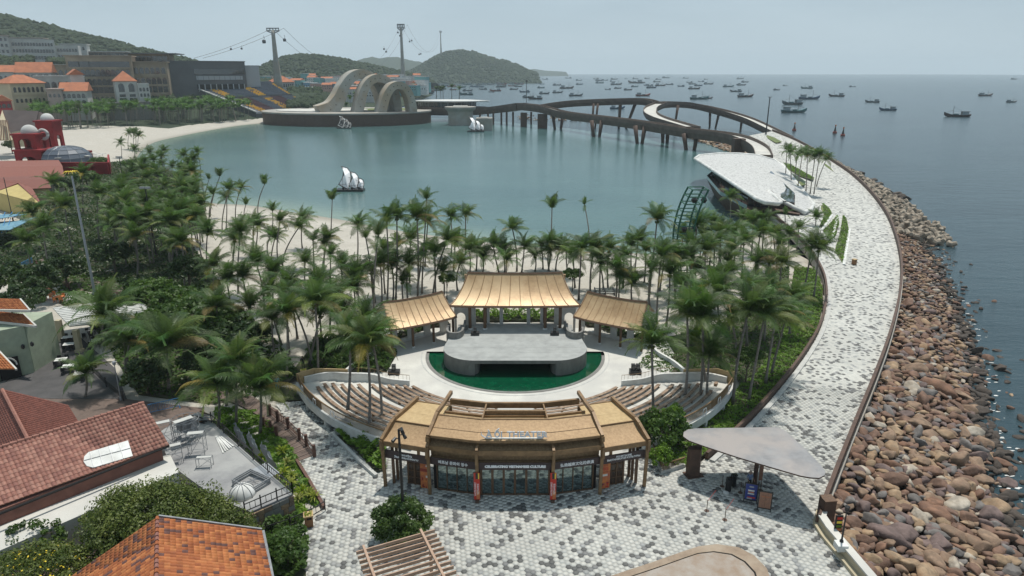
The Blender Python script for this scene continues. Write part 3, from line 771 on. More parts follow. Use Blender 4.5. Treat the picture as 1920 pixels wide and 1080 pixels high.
# floor round the pool
def floor_sheet():
    mb = MB(); n = 96; ro_, zf = [],0.0
    def outr(t):
        s = math.sin(t); c = math.cos(t)
        if s < 0:
            return 15.1 if s < -0.62 else 15.1+( -0.0+(s + 0.62)/0.62*5.0)
        return min(20.1/max(abs(c),1e-3) if abs(c)>0 else 99,9.0/max(s, 1e-3),21)
    for i in range(n):
        t0 = 2*PI * i / n; t1 = 2*PI * (i + 1)/n
        a, b = 11.3,11.3
        q = lambda r, t, z=0.0: (CX + r * math.cos(t), CY + r * math.sin(t), z)
        mb.quad(q(11.25, t0), q(outr(t0), t0), q(outr(t1), t1), q(11.25, t1))
    mb.add([(CX - 11.5, CY + 0.6,0.01),(CX + 11.5, CY + 0.6,0.01),(CX + 11.5, CY + 9,0.01),(CX - 11.5, CY + 9,0.01)],[(0,1,2,3)])
    return mb.build('amphitheatre_floor', 'terrace')
L(floor_sheet())
mb = MB(); arc_wall(mb, CX, CY, 10.85,11.25, PI, 2*PI, -0.9,0.05,64); arc_wall(mb, CX, CY, 10.85,11.25,-0.06,0.0,-0.9,0.05,2)
L(mb.build('pool_rim', 'stageside'))
mb = MB(); arc_wall(mb, CX, CY, 11.7,11.85, PI * 0.99,2.01*PI, -0.02,0.02,64); L(mb.build('floor_inlay', 'palegrey'))
L(MB().lathe([(10.95,-0.2),(10.95,-0.1)],(CX, CY, -0.12),64).build('pool_water', 'pool'))
# terrace steps
def tz(r): return max(0.0,(r - 15.0)*0.105)
AL0, AL1 = R(-155), R(-25)
bench_r = [15.3,16.05,16.8,17.55,18.3,19.1,20.5,21.35,22.2,23.05,23.9,24.8]
st_l = [-139.2,-141.3,-143.3,-144.4,-146.0,-147.1,-148.6,-149.3,-150.2,-151.6,-152.0,-150.5]
st_r = [-42.1,-40.0,-37.9,-36.2,-34.6,-33.0,-31.5,-30.7,-29.8,-28.6,-32.6,-32.0]
mb = MB(); edges = [15.05] + [(a + b)/2-0.1 for a, b in zip(bench_r[:-1], bench_r[1:])] + [26.4]
edges[6] = 19.4; edges.insert(7,19.95)
for a, b in zip(edges[:-1], edges[1:]):
    def ring(t0, t1, n): arc_wall(mb, CX, CY, a, b, t0, t1,-0.8 if b < 26 else tz(b)-0.4, tz((a + b)/2), n)
    if b <= 25.3: ring(AL0, AL1,60)
    elif b <= 26.1: ring(AL0, R(-104),22); ring(R(-76), AL1,22)
    else: ring(AL0, R(-119),14); ring(R(-61), AL1,14)
L(mb.build('seating_terrace', 'terrace'))
# benches
def bench(r, a0, a1, label, z, short=False):
    am = (a0+a1)/2; n = max(3, int(abs(a1-a0)*r / 0.9))
    # planks: seat in segments, each slightly different
    cxm, cym = CX + r * math.cos(am), CY + r * math.sin(am)
    t = thing('curved_bench', label, 'bench', (cxm, cym, z),0, 'curved wooden benches of the amphitheatre')
    mb = MB(); arc_wall(mb, CX - cxm, CY - cym, r - 0.18, r + 0.18, a0, a1,0.24,0.32, n); mb.build('seat', 'bench', t)
    k = max(2, int(abs(a1-a0)*r / 2.6)); lm = None
    for i in range(k + 1):
        a = a0+(a1-a0)*(0.02+0.96*i / k)
        if lm is None: mb = MB(); mb.box((0,0,0.12),(0.3,0.14,0.24)); lo = mb.build('leg', 'goldbeam', t); lm = lo.data
        else: lo = bpy.data.objects.new('leg', lm); link(lo, t)
        lo.location = (CX - cxm + r * math.cos(a), CY - cym + r * math.sin(a),0); lo.rotation_euler = (0,0, a)
rown = ['first row beside the round floor', 'second row from the pool', 'third row from the pool', 'fourth row from the pool', 'fifth row from the pool', 'sixth row, just in front of the aisle',
        'seventh row, just behind the aisle', 'eighth row from the pool', 'ninth row from the pool', 'tenth row from the pool', 'eleventh row from the pool', 'back row beside the railing']
for i, r in enumerate(bench_r):
    z = tz(r)
    lim = {True: 96.0, False: 96.0}
    eL = -97.0 if r < 25 else -106.0; eR = -83.0 if r < 25 else -74.0
    if r > 23: eL, eR = -113.0,-67.0
    if r > 25: eL, eR = -121.0,-59.0
    bench(r, R(st_l[i]), R(eL), 'curved wooden bench, left seating block, ' + rown[i], z)
    if i == 11:
        bench(r, R(st_r[i]), R(-51), 'short curved wooden bench at the very back of the right block', z)
        bench(24.8, R(-28.0), R(-26.4), 'very short wooden bench standing alone near the far corner of the right block', tz(24.8))
    else: bench(r, R(st_r[i]), R(eR), 'curved wooden bench, right seating block, ' + rown[i], z)
# outer ring wall with openings, and the railing panels
for side, (a0, a1) in (('left', (R(-155), R(-117))),('right', (R(-63), R(-25.5)))):
    mb = MB(); arc_wall(mb, CX, CY, 26.35,26.7, a0, a1,0.55,1.38,28); L(mb.build('outer_beam', 'whitewall'))
    mb = MB(); arc_wall(mb, CX, CY, 25.6,25.7, a0, a1,-0.7,0.7,24); L(mb.build('void_shade', 'dark'))  # near-black sheet: shade of the void under the terrace put into colour
    k = 4
    for i in range(k + 1):
        a = a0+(a1-a0)*i / k; L(MB().box((CX + 26.45*math.cos(a), CY + 26.45*math.sin(a),0.0),(0.5,0.35,1.3), a).build('pier', 'whitewall'))
    # railing
    name = 'curved_railing'
    rt = thing(name, 'curved brown metal railing round the back of the %s seating block' % side, 'railing', (CX + 26.4*math.cos((a0+a1)/2), CY + 26.4*math.sin((a0+a1)/2),1.2))
    mb = MB(); arc_wall(mb, CX, CY, 26.38,26.48, a0, a1,2.2,2.3,30); L(mb.build('top_rail', 'goldbeam'), rt)
    solid = (a0, a0+R(17)) if side == 'left' else (a1-R(16), a1)
    mb = MB(); arc_wall(mb, CX, CY, 26.4,26.45, solid[0], solid[1],1.25,2.18,20); L(mb.build('panel', 'goldbeam'), rt)
    rest = (solid[1], a1) if side == 'left' else (a0, solid[0])
    mb = MB(); nb = int((rest[1]-rest[0])*26.4/0.14)
    for i in range(nb):
        a = rest[0]+(rest[1]-rest[0])*i / nb; mb.box((CX + 26.42*math.cos(a), CY + 26.42*math.sin(a),1.72),(0.035,0.035,0.95), a)
    o = L(mb.build('baluster', 'goldbeam'), rt); tag(o, kind='stuff')
    # curly white emblem marks on the panel
    for i in range(3):
        a = (R(-149+i * 8)) if side == 'left' else R(-31-i * 7)
        mb = MB()
        for sgn in (-1,1):
            pts = []
            for k2 in range(9):
                ph = -1.2+k2*0.5; pts.append((sgn * (0.14+0.09*math.cos(ph)),-0.0,0.16*math.sin(ph)+0.02*k2))
            mb.tube(pts, 0.028,4)
        o = mb.build('emblem', 'letters', rt); rr = 26.56
        o.location = Vector((CX + rr * math.cos(a), CY + rr * math.sin(a),1.72))-rt.location; o.rotation_euler = (0,0, a + PI / 2); o.scale = (1.4,1.4,1.4)
# sinuous side walls (wings)
for sx in (-1,1):
    pts = [Vector((CX + sx * x_, CY - y_, z_)) for x_, y_, z_ in ((23.4,10.8,1.2),(21,9.6,1.25),(18.9,9.5,1.1),(16.4,9.0,.75),(14.2,9.3,.3),(12.0,9.3,.05))]
    pp = smooth_path(pts, 5); mb = MB(); path_wall(mb, pp, 0.28,-2.0,0.6); L(mb.build('side_wall', 'whitewall'))
    mb = MB(); mb.tube([p + Vector((0,0,1.25)) for p in pp[12:]],0.03,5)
    for p in pp[12::1]: mb.bar(p + Vector((0,0,.7)), p + Vector((0,0,1.25)),.025,.025)
    L(mb.build('handrail', 'goldbeam'))
    # gold topped rail to the outer corner
    q = [Vector((CX + sx * 18.9, CY - 9.3,2.0)), Vector((CX + sx * 22.6, CY - 9.7,2.3)), Vector((CX + sx * 24.1, CY - 11.2,2.3))]
    mb = MB(); mb.tube(q, 0.07,5); path_wall(mb, [v - Vector((0,0,1.0)) for v in q],0.05,-0.3,0.95); L(mb.build('corner_rail', 'goldflat'))
    # small pale floor fill between the wings and the floor
    mb = MB(); mb.add([(CX + sx * 11.6, CY - 9.6,0.005),(CX + sx * 16.3, CY - 9.8,0.005),(CX + sx * 19.3, CY - 4.0,0.005),(CX + sx * 19.5, CY + 2,0.005),(CX + sx * 14, CY - 2,0.005)],[(0,1,2,3,4) if sx > 0 else (4,3,2,1,0)])
    L(mb.build('floor_apron', 'terrace'))

# ---- stage
stg = thing('stage', 'grey stone stage with rounded corners standing in the green pool', 'stage', (CX, 79,0))
def rrect(x0, x1, y0, y1, r, n=10, front_only=False):
    pts = []
    for cx, cy, a in ((x0+r, y0+r, PI),(x1-r, y0+r, 1.5*PI)):
        for k in range(n + 1):
            t = a + PI / 2*k / n; pts.append((cx + r * math.cos(t), cy + r * math.sin(t)))
    return pts + [(x1, y1),(x0, y1)]
SZ = 1.7
top = rrect(CX - 8.8, CX + 8.8,73.7,80.2,4.0)
top = top[:-2] + [(CX + 8.3,81.8),(CX + 7.6,82.3),(CX + 7.6,85.6),(CX - 7.6,85.6),(CX - 7.6,82.3),(CX - 8.3,81.8)]
L(MB().prism(top, SZ - 0.42, SZ, 0,1).build('deck', ['stageside', 'stagetop']), stg)
for sx in (-1,1):
    xa, xb = (CX - 8.78, CX - 4.4) if sx < 0 else (CX + 4.4, CX + 8.78)
    pts = [(CX + sx * (8.78-4+4*math.cos(a)),77.7-4*math.sin(a)) for a in [PI / 2*k / 9 for k in range(10)]] + [(CX + sx * (4.3+1.2-1.2*math.sin(a)),73.7+1.2-1.2*math.cos(a)) for a in [PI / 2*k / 5 for k in range(6)]] + [(CX + sx * 4.3,80.1),(CX + sx * 8.78,80.1)]
    for k in range(0):
        t = 0; x = (xa + xb)/2+(xb - xa)/2*math.copysign(abs(math.cos(t)) ** 0.85, math.cos(t)); y = 77.4+3.68*math.copysign(abs(math.sin(t)) ** 0.85, math.sin(t)); pts.append((x, y))
    L(MB().prism(pts, -0.9, SZ - 0.4).build('support', 'stageside', smooth=False), stg)
L(MB().box((CX, 79.4,.2),(15.5,2.2,2.0)).build('recess_shade', 'dark'), stg)  # near-black block, colours in the shade between the two supports
# deck joints (recessed slabs): a grid of separate slabs, one thin sheet each
ns = 0
for i in range(11):
    for j in range(5):
        x0 = CX - 8.25+i * 1.5; y0 = 74.7+j * 1.45
        if ns > 80: break
        if inside(top, np.array([x0 + .1, x0+1.4, x0 + .1, x0+1.4]), np.array([y0 + .1, y0 + .1, y0+1.35, y0+1.35])).all():
            L(MB().box((x0 + .75, y0 + .72, SZ + 0.006),(1.485,1.435,0.014)).build('slab', 'stagetop'), stg); ns += 1
# curved planter walls either side
for sx in (-1,1):
    t = thing('curved_planter_wall', 'curved grey stone wall rising beside the %s back corner of the stage' % ('left' if sx < 0 else 'right'), 'planter wall', (CX + sx * 7.7,81.7, SZ),0, 'curved walls beside the stage')
    pts = [(-0.9,2.4),(-1.0,1.0),(-0.95,0.0),(-0.6,-0.75),(0,-1.0),(0.6,-0.75),(0.95,0.0),(1.0,1.1)]
    mb = MB(); path_wall(mb, smooth_path([Vector((x, y - .2,0)) for x, y in pts],4),0.28,-SZ, 0.95-0.1); mb.build('low_wall', 'stageside', t)
    MB().lathe([(0.85,0.0),(0.85,0.12)],(0,0,0),20).build('soil_bed', 'stagetop', t)
    mb = MB(); path_wall(mb, [Vector((-sx * 1.1,1.5,0)), Vector((-sx * 1.1,3.2,0))],.28,-SZ, .95); mb.build('low_wall', 'stageside', t)

# ---- main pavilion
pav = thing('stage_pavilion', 'large golden curved roof pavilion on brown columns behind the stage', 'pavilion', (CX, 85,0))
def roof_sweep(parent, base_mid, dirx, w_e, w_r, z_e, z_r, depth, name='roof', n=14, curve=0.35, segs=11, upturn=0.35):
    """roof swept from eave to ridge. dirx: unit vector along the eave, depth vector is its left normal"""
    dx = Vector(dirx).normalized(); dy = Vector((-dx.y, dx.x, 0)); mb = MB(); ribs = []
    G = []
    for j in range(n + 1):
        t = j / n; row = []
        for i in range(segs * 2+1):
            s = i / (segs * 2)*2-1
            w = w_e + (w_r - w_e)*(t ** 0.75)
            z = z_e + (z_r - z_e)*(t * (1-curve)+curve * t * t * t ** 0.3)+upturn * abs(s) ** 3*(0.35 if t < .99 else 0.45)
            p = Vector(base_mid)+dx * (s * w / 2)+dy * (depth * t) ; row.append(Vector((p.x, p.y, z)))
        G.append(row)
    m = segs * 2+1
    vs = [p for row in G for p in row] + [p - Vector((0,0,0.16)) for row in G for p in row]; N = (n + 1)*m; fs = []
    for j in range(n):
        for i in range(m - 1):
            a, b, c, d = j * m + i, j * m + i + 1,(j + 1)*m + i + 1,(j + 1)*m + i
            fs.append((a, b, c, d)); fs.append((d + N, c + N, b + N, a + N))
    for i in range(m - 1): fs.append((i + N, i + 1+N, i + 1, i)); k = n * m; fs.append((k + i, k + i + 1, k + i + 1+N, k + i + N))
    for j in range(n):
        fs.append((j * m, (j + 1)*m, (j + 1)*m + N, j * m + N)); e = m - 1; fs.append((j * m + e + N, (j + 1)*m + e + N, (j + 1)*m + e, j * m + e))
    mb.add(vs, fs); o = L(mb.build(name, 'gold', smooth=False), parent)
    for i in range(0, m, 2):
        r = MB(); r.tube([G[j][i]+Vector((0,0,0.035)) for j in range(n + 1)],0.045,4); L(r.build('seam', 'goldrough'), parent)
    e = MB(); e.tube([p + Vector((0,0,-0.14)) for p in G[0]],0.17,4); L(e.build('eave_beam', 'darkwood'), parent)
    e = MB(); e.tube([p + Vector((0,0,0.02)) for p in G[n]],0.14,4); L(e.build('ridge_beam', 'darkwood'), parent)
    for i in (0, m - 1):
        e = MB(); e.tube([G[j][i]+Vector((0,0,-0.03)) for j in range(n + 1)],0.10,4); L(e.build('verge_beam', 'darkwood'), parent)
    # ceiling beams from front columns back
    return G
def column(parent, x, y, z0, z1, r=0.21):
    L(MB().lathe([(r, 0),(r * .96,(z1-z0))],(x, y, z0),10).build('column', 'darkwood', smooth=False), parent)
    L(MB().lathe([(r * 1.5,0),(r * 1.5,0.14),(r * 1.2,0.2)],(x, y, z0-0.02),12).build('column_base', 'white'), parent)
roof_sweep(pav, (CX, 83.3,0),(1,0,0),16.9,12.5,5.15,8.35,3.9)
def roof_back(parent, base_mid, dirx, w, z0, z1, depth):
    dx = Vector(dirx).normalized(); dy = Vector((-dx.y, dx.x, 0)); a = Vector(base_mid)+dy * depth
    mb = MB(); p = a - dx * w / 2; q = a + dx * w / 2
    mb.slab((p.x, p.y, z1),(q.x, q.y, z1),(q.x + dy.x * 3, q.y + dy.y * 3, z0),(p.x + dy.x * 3, p.y + dy.y * 3, z0),0.15)
    L(mb.build('rear_roof', 'gold'), parent)
roof_back(pav, (CX, 83.3,0),(1,0,0),13.5,5.3,8.3,3.9)
for x in (-5.9,-3.95,3.95,5.9):
    column(pav, CX + x, 83.9, SZ, 5.3); column(pav, CX + x, 88.6,0,5.5)
# arched white wall
def arch_wall(parent, p0, p1, z0, z1, openings, thick=0.35, mname='whitewall', name='arched_wall'):
    """openings: (s centre, width, spring height, sill) along the wall"""
    p0, p1 = Vector(p0), Vector(p1); d = (p1-p0); Ln = d.length; d.normalize(); nrm = Vector((-d.y, d.x, 0))
    mb = MB()
    def q(s, z, k): p = p0+d * s + nrm * (k * thick / 2); return (p.x, p.y, z)
    def blk(s0, s1, za, zb, zc=None, zd=None):
        zc = zb if zc is None else zc; zd = za if zd is None else zd
        A = [q(s0, za, -1), q(s1, zd, -1), q(s1, zc, -1), q(s0, zb, -1), q(s0, za, 1), q(s1, zd, 1), q(s1, zc, 1), q(s0, zb, 1)]
        mb.add(A, [(0,1,2,3),(7,6,5,4),(0,4,5,1),(3,2,6,7),(0,3,7,4),(1,5,6,2)])
    cur = 0
    for c, w, spring, sill in sorted(openings):
        if c - w / 2>cur + 1e-3: blk(cur, c - w / 2, z0, z1)
        if sill > z0 + .02: blk(c - w / 2, c + w / 2, z0, sill)
        K = 8; rr = w / 2
        for k in range(K):
            t0 = PI - PI * k / K; t1 = PI - PI * (k + 1)/K
            s0, s1 = c + rr * math.cos(t0), c + rr * math.cos(t1); h0, h1 = spring + min(rr, 1.2)*math.sin(t0), spring + min(rr, 1.2)*math.sin(t1)
            blk(s0, s1, h0, z1, z1, h1)
        cur = c + w / 2
    if cur < Ln - 1e-3: blk(cur, Ln, z0, z1)
    return L(mb.build(name, mname), parent)
# openings centred: pixel widths at the wall
arch_wall(pav, (CX - 8.2,86.9,0),(CX + 8.2,86.9,0),0.0,5.0,
          [(8.2-4.55,1.5,3.6,1.35),(8.2-2.75,1.35,3.6,1.35),(8.2,3.2,3.9,1.35),(8.2+2.75,1.35,3.6,1.35),(8.2+4.55,1.5,3.6,1.35),(0.9,1.2,2.4,0.2),(15.5,1.2,2.4,.2)])
# side pavilions
for sx in (-1,1):
    lab = 'small golden curved roof pavilion to the %s of the stage' % ('left' if sx < 0 else 'right')
    sp = thing('side_pavilion', lab, 'pavilion', (CX + sx * 11.5,82,0),0, 'golden side pavilions')
    a = Vector((CX - 15.7,79.3,0)); b = Vector((CX - 7.7,84.2,0))   # eave line of the left one
    if sx > 0: a, b = Vector((CX + 7.7,84.2,0)), Vector((CX + 15.7,79.3,0))
    dx = (b - a).normalized(); mid = (a + b)/2; dy = Vector((-dx.y, dx.x, 0))
    mid2 = mid - dy * 0.2
    n0 = len(sp.children)
    roof_sweep(sp, (mid2.x, mid2.y, 0), dx, 9.3,8.3,3.35,5.9,3.1, segs=10, curve=.25, upturn=.5)
    roof_back(sp, (mid2.x, mid2.y, 0), dx, 8.4,4.0,5.9,3.1)
    for k in (0.06,0.37,0.68,0.985):
        p = a.lerp(b, k)+dy * 0.75; column(sp, p.x, p.y, 0,3.7,0.17)
        p = p + dy * 3.4
    wa = a + dy * 3.4-dx * 0.6; wb = b + dy * 3.4+dx * .3; Lw = (wb - wa).length
    arch_wall(sp, wa, wb, 0,3.9,[(Lw * k, 1.5,1.75,0.35) for k in (0.13,0.36,0.59,0.82)],0.3)
    # low planter wall outside
    mb = MB(); c0 = (a if sx < 0 else b)-dx * 0.8*(1 if sx < 0 else -1)
    path_wall(mb, smooth_path([c0+dy * 2.8, c0+dy * 0.5+Vector((sx * 1.2,0,0)), c0+Vector((sx * 2.8,-2.6,0)), c0+Vector((sx * 3.6,-5.5,0))],5),0.3,-.1,0.6); L(mb.build('low_wall', 'whitewall'), sp)

# ================================================================== ENTRANCE BUILDING
bld = thing('theatre_building', 'bronze and gold entrance building of the theatre with glass doors and sign band', 'building', (0.25,52,0))
BX = 0.25
def fp(s):   # nodes of the faceted front, s = -3..3
    xs = [-10.95,-7.05,-3.05,3.05,7.05,10.95]; ys = [51.25,50.1,49.2,49.2,50.1,51.25]
    return Vector((BX + xs[s], ys[s],0))
# inward normals fan out from far centre
def inn(i):
    p = fp(i); return (Vector((BX, 76,0))-p).normalized()
bays = [(0,1),(1,2),(2,3),(3,4),(4,5)]
def bay_sheet(name, bay, prof, m, thick=0.14, e0=0.0, e1=0.0, parent=bld):
    """extrude profile [(depth, z)...] between two front nodes"""
    i, j = bay; a, b = fp(i), fp(j); na, nb = inn(i), inn(j); mb = MB(); vs = []; n = len(prof)
    for dz in (0,-thick):
        for p, q, s in ((a, na, 0),(b, nb, 1)):
            for d, z in prof: w = p + q * d; vs.append((w.x, w.y, z + dz))
    fs = []
    for k in range(n - 1):
        fs.append((k, n + k, n + k + 1, k + 1)); fs.append((2*n + k + 1,3*n + k + 1,3*n + k, 2*n + k))
    fs.append((2*n, 3*n, n, 0)); fs.append((n - 1,2*n - 1,4*n - 1,3*n - 1))
    for k in range(n - 1): fs.append((k, k + 1,2*n + k + 1,2*n + k)); fs.append((n + k + 1, n + k, 3*n + k, 3*n + k + 1))
    mb.add(vs, fs); return L(mb.build(name, m), parent)
def bay_block(name, bay, d0, d1, z0, z1, m, s0=0.0, s1=1.0, parent=bld):
    i, j = bay; a, b = fp(i), fp(j); na, nb = inn(i), inn(j)
    q = lambda s, d: (a + na * d).lerp(b + nb * d, s)
    pts = [q(s0, d0), q(s1, d0), q(s1, d1), q(s0, d1)]; mb = MB(); mb.prism([(p.x, p.y) for p in pts], z0, z1); return L(mb.build(name, m), parent)
def curveprof(d0, z0, d1, z1, n=7, k=0.5):
    out = []
    for i in range(n + 1):
        t = i / n; out.append((d0+(d1-d0)*t, z0+(z1-z0)*(t * (1-k)+k * t ** 0.5 if k < 0 else t * (1-k)+k * t * t)))
    return out
for bi, bay in enumerate(bays):
    side = bi in (0,4)
    bay_block('sign_board', bay, -0.36,-0.26,2.85 if not side else 2.75,3.52 if not side else 3.5, 'signband', .02,.98)
    if not side:
        bay_sheet('upper_roof', bay, curveprof(-0.35,5.55,1.75,6.3, k=0.55), 'goldrough', .12)
        bay_block('upper_fascia', bay, -0.38,-0.28,5.33,5.52, 'goldbeam')
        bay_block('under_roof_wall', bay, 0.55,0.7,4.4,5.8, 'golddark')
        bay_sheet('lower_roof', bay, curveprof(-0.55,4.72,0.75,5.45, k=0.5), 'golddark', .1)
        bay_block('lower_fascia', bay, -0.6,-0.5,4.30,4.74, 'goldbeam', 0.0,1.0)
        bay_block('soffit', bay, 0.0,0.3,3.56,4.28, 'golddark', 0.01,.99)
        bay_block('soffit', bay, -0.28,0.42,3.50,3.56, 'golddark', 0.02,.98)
        bay_block('parapet', bay, 1.75,1.93,5.7,6.36, 'goldbeam')
        bay_block('well_floor', bay, 1.95,3.6 if bi != 2 else 3.6,5.45,5.6, 'goldflat')
        bay_block('well_back', bay, 4.9,5.15,5.75,6.25, 'goldbeam')
        if bi == 2: bay_block('well_screen', bay, 3.62,3.8,5.4,6.15, 'golddark')
        if bi == 2:
            bay_block('well_slope', bay, 3.8,4.9,5.5,5.6, 'golddark')
        bay_block('roof_frame', bay, 3.45,3.6,5.62,5.8, 'goldbeam')
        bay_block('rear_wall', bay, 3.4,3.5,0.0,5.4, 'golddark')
    else:
        bay_sheet('side_roof', bay, curveprof(-0.5,4.45,1.45,5.3, k=0.5), 'goldrough', .12)
        bay_block('lower_fascia', bay, -0.56,-0.46,4.0,4.44, 'goldbeam')
        bay_sheet('flat_roof', bay, [(1.5,5.36),(3.0,5.42)], 'goldflat', .1)
        bay_sheet('flat_roof', bay, [(3.05,5.40),(5.0,5.5)], 'goldflat', .1)
        bay_block('roof_edge', bay, 1.4,1.5,5.25,5.4, 'goldbeam')
        bay_block('roof_edge', bay, 5.0,5.15,5.3,5.56, 'goldbeam')
# radial ribs that rise with the roof, and posts
for i in range(6):
    p, q = fp(i), inn(i); hi = i in (1,4); end = i in (0,5); mid = i in (2,3)
    def at(d, z): w = p + q * d; return (w.x, w.y, z)
    if hi:
        r = MB(); prof = [(-0.5,5.05),(-0.45,5.5),(0.2,5.75),(1.0,6.1),(1.8,6.5),(3.4,6.55),(5.3,6.75)]
        for (d0, z0),(d1, z1) in zip(prof[:-1], prof[1:]): r.bar(at(d0, z0), at(d1, z1),0.26,0.34)
        L(r.build('rib', 'goldbeam'), bld)
        r = MB(); prof = [(-0.75,3.6),(-0.7,4.6),(-0.1,5.0),(0.5,5.3)]
        for (d0, z0),(d1, z1) in zip(prof[:-1], prof[1:]): r.bar(at(d0, z0), at(d1, z1),0.24,0.3)
        L(r.build('rib', 'goldbeam'), bld)
    if end:
        r = MB(); prof = [(-0.62,3.6),(-0.6,4.55),(0.2,4.95),(0.9,5.35),(1.5,5.55),(3.2,5.6),(5.3,5.75)]
        for (d0, z0),(d1, z1) in zip(prof[:-1], prof[1:]): r.bar(at(d0, z0), at(d1, z1),0.26,0.34)
        L(r.build('rib', 'goldbeam'), bld)
    if mid:
        r = MB(); prof = [(-0.7,3.6),(-0.65,4.75),(-0.1,5.05),(0.5,5.4)]
        for (d0, z0),(d1, z1) in zip(prof[:-1], prof[1:]): r.bar(at(d0, z0), at(d1, z1),0.22,0.28)
        L(r.build('rib', 'goldbeam'), bld)
        r = MB(); r.bar(at(1.9,5.85), at(5.0,6.0),0.12,0.4); L(r.build('roof_divider', 'goldbeam'), bld)
    r = MB(); r.bar(at(-0.42,0), at(-0.55,4.2),0.26,0.30, up=(0,1,0)); L(r.build('post', 'goldbeam'), bld)
    if end or hi:
        r = MB(); r.bar(at(5.0,0), at(5.0,5.5),0.26,0.3, up=(0,1,0)); L(r.build('post', 'goldbeam'), bld)
    if end:
        sgn = -1 if i == 0 else 1
        for d in (0.1,0.7,1.2):
            r = MB(); w = p + q * d + Vector((sgn * (-0.45),0,0)); r.bar((w.x, w.y, 0),(w.x, w.y, 3.9),0.22,0.26, up=(0,1,0)); L(r.build('post', 'darkwood'), bld)
# glass doors
def door_bay(bay, n, s0=0.03, s1=0.97, wide=False):
    for k in range(n):
        a = s0+(s1-s0)*k / n; b = s0+(s1-s0)*(k + 1)/n; w = (b - a)
        bay_block('glass_door', bay, 0.42,0.46,0.06,2.82, 'glass', a + w * 0.04, b - w * 0.04)
        bay_block('door_frame', bay, 0.34,0.50,0.0,2.85, 'darkwood', a - w * (0.04 if not wide else .10), a + w * (0.04 if not wide else .10))
    bay_block('door_frame', bay, 0.34,0.50,0.0,2.85, 'darkwood', s1-0.01, s1+0.015)
    bay_block('door_sill', bay, 0.32,0.52,0.0,0.10, 'darkwood', s0, s1)
door_bay((1,2),4,0.09,0.96); door_bay((2,3),6,0.03,0.97, True); door_bay((3,4),4,0.04,0.91)
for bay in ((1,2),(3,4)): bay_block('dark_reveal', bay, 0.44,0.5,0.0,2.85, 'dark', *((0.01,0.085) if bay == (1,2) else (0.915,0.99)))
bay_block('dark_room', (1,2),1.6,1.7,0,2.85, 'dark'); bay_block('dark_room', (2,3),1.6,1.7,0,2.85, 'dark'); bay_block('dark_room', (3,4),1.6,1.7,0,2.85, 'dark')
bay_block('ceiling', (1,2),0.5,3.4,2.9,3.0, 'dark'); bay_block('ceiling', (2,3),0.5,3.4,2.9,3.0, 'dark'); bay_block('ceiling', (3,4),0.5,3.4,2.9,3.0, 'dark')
# side bays: open passages with lattice doors and posters
for bay, (l0, l1),(p0, p1), sgn in (((0,1),(0.42,0.72),(0.74,0.97),-1),((4,5),(0.30,0.62),(0.03,0.27),1)):
    bay_block('lattice_backing', bay, 0.47,0.49,0.1,2.65, 'darkglass', l0, l1)
    n = 2
    for k in range(n + 1):
        s = l0+(l1-l0)*k / n; bay_block('lattice_bar', bay, 0.38,0.46,0.05,2.75, 'darkwood', s - 0.018, s + 0.018)
    for k in range(5):
        z = 0.12+k * 0.64; bay_block('lattice_bar', bay, 0.40,0.45, z - 0.03, z + 0.03, 'darkwood', l0, l1)
    for k in range(10):
        s = l0+(l1-l0)*(k + 0.5)/10; bay_block('lattice_bar', bay, 0.43,0.465,0.1,2.7, 'darkwood', s - 0.006, s + 0.006)
# posters
def poster(bay, s0, s1, side):
    i, j = bay; a, b = fp(i), fp(j); na, nb = inn(i), inn(j); lo = (a + na * .12).lerp(b + nb * .12, s0); hi = (a + na * .12).lerp(b + nb * .12, s1)
    d = (hi - lo); wd = d.length; ang = math.atan2(d.y, d.x); mid = (lo + hi)/2
    t = thing('poster_panel', 'tall orange poster panel on the %s side bay of the entrance building' % side, 'poster', (mid.x, mid.y, 0), ang, 'orange entrance posters')
    MB().box((0,0,1.42),(wd, 0.06,2.65)).build('board', 'orange', t)
    def plate(x, z, w_, h_, m, n='print'): b_ = MB(); b_.box((x, -0.034, z),(w_, 0.008, h_)); return b_.build(n, m, t)
    rot = (PI / 2,0,0)
    if side == 'right':
        text('XEM\nSHOW', 0.19, 'poster_dark', t, (0,-0.04,2.42), rot, 0.003)
        text('FREE', 0.38, 'poster_red', t, (0,-0.04,1.98), rot, 0.003, sx=0.85)
        text('VÉ XEM SHOW', 0.14, 'poster_dark', t, (0,-0.04,1.68), rot, 0.003)
        plate(0,1.38,0.5,0.2, 'white', 'notice')
        for k in range(16):
            x = random.uniform(-.38,.38); z = random.uniform(.2,.7); plate(x * wd, z, random.uniform(.08,.22), random.uniform(.06,.2), random.choice(['poster_blue', 'poster_red', 'poster_dark', 'black']))
    else:
        plate(0,1.85, wd * .96,.28, 'poster_dark'); plate(wd * .28,2.3,.42,.17, 'white', 'notice'); plate(wd * .25,1.25,.4,.2, 'white', 'notice')
        text('VIETNAM\nSHOW', 0.2, 'poster_dark', t, (-wd * .15,-0.04,2.42), rot, 0.003)
        for k in range(16):
            x = random.uniform(-.4,.4); z = random.uniform(.2,1.1); plate(x * wd, z, random.uniform(.08,.22), random.uniform(.08,.3), random.choice(['poster_red', 'poster_dark', 'poster_dark', 'orange', 'orange']))
poster((0,1),0.74,0.97, 'left'); poster((4,5),0.03,0.27, 'right')
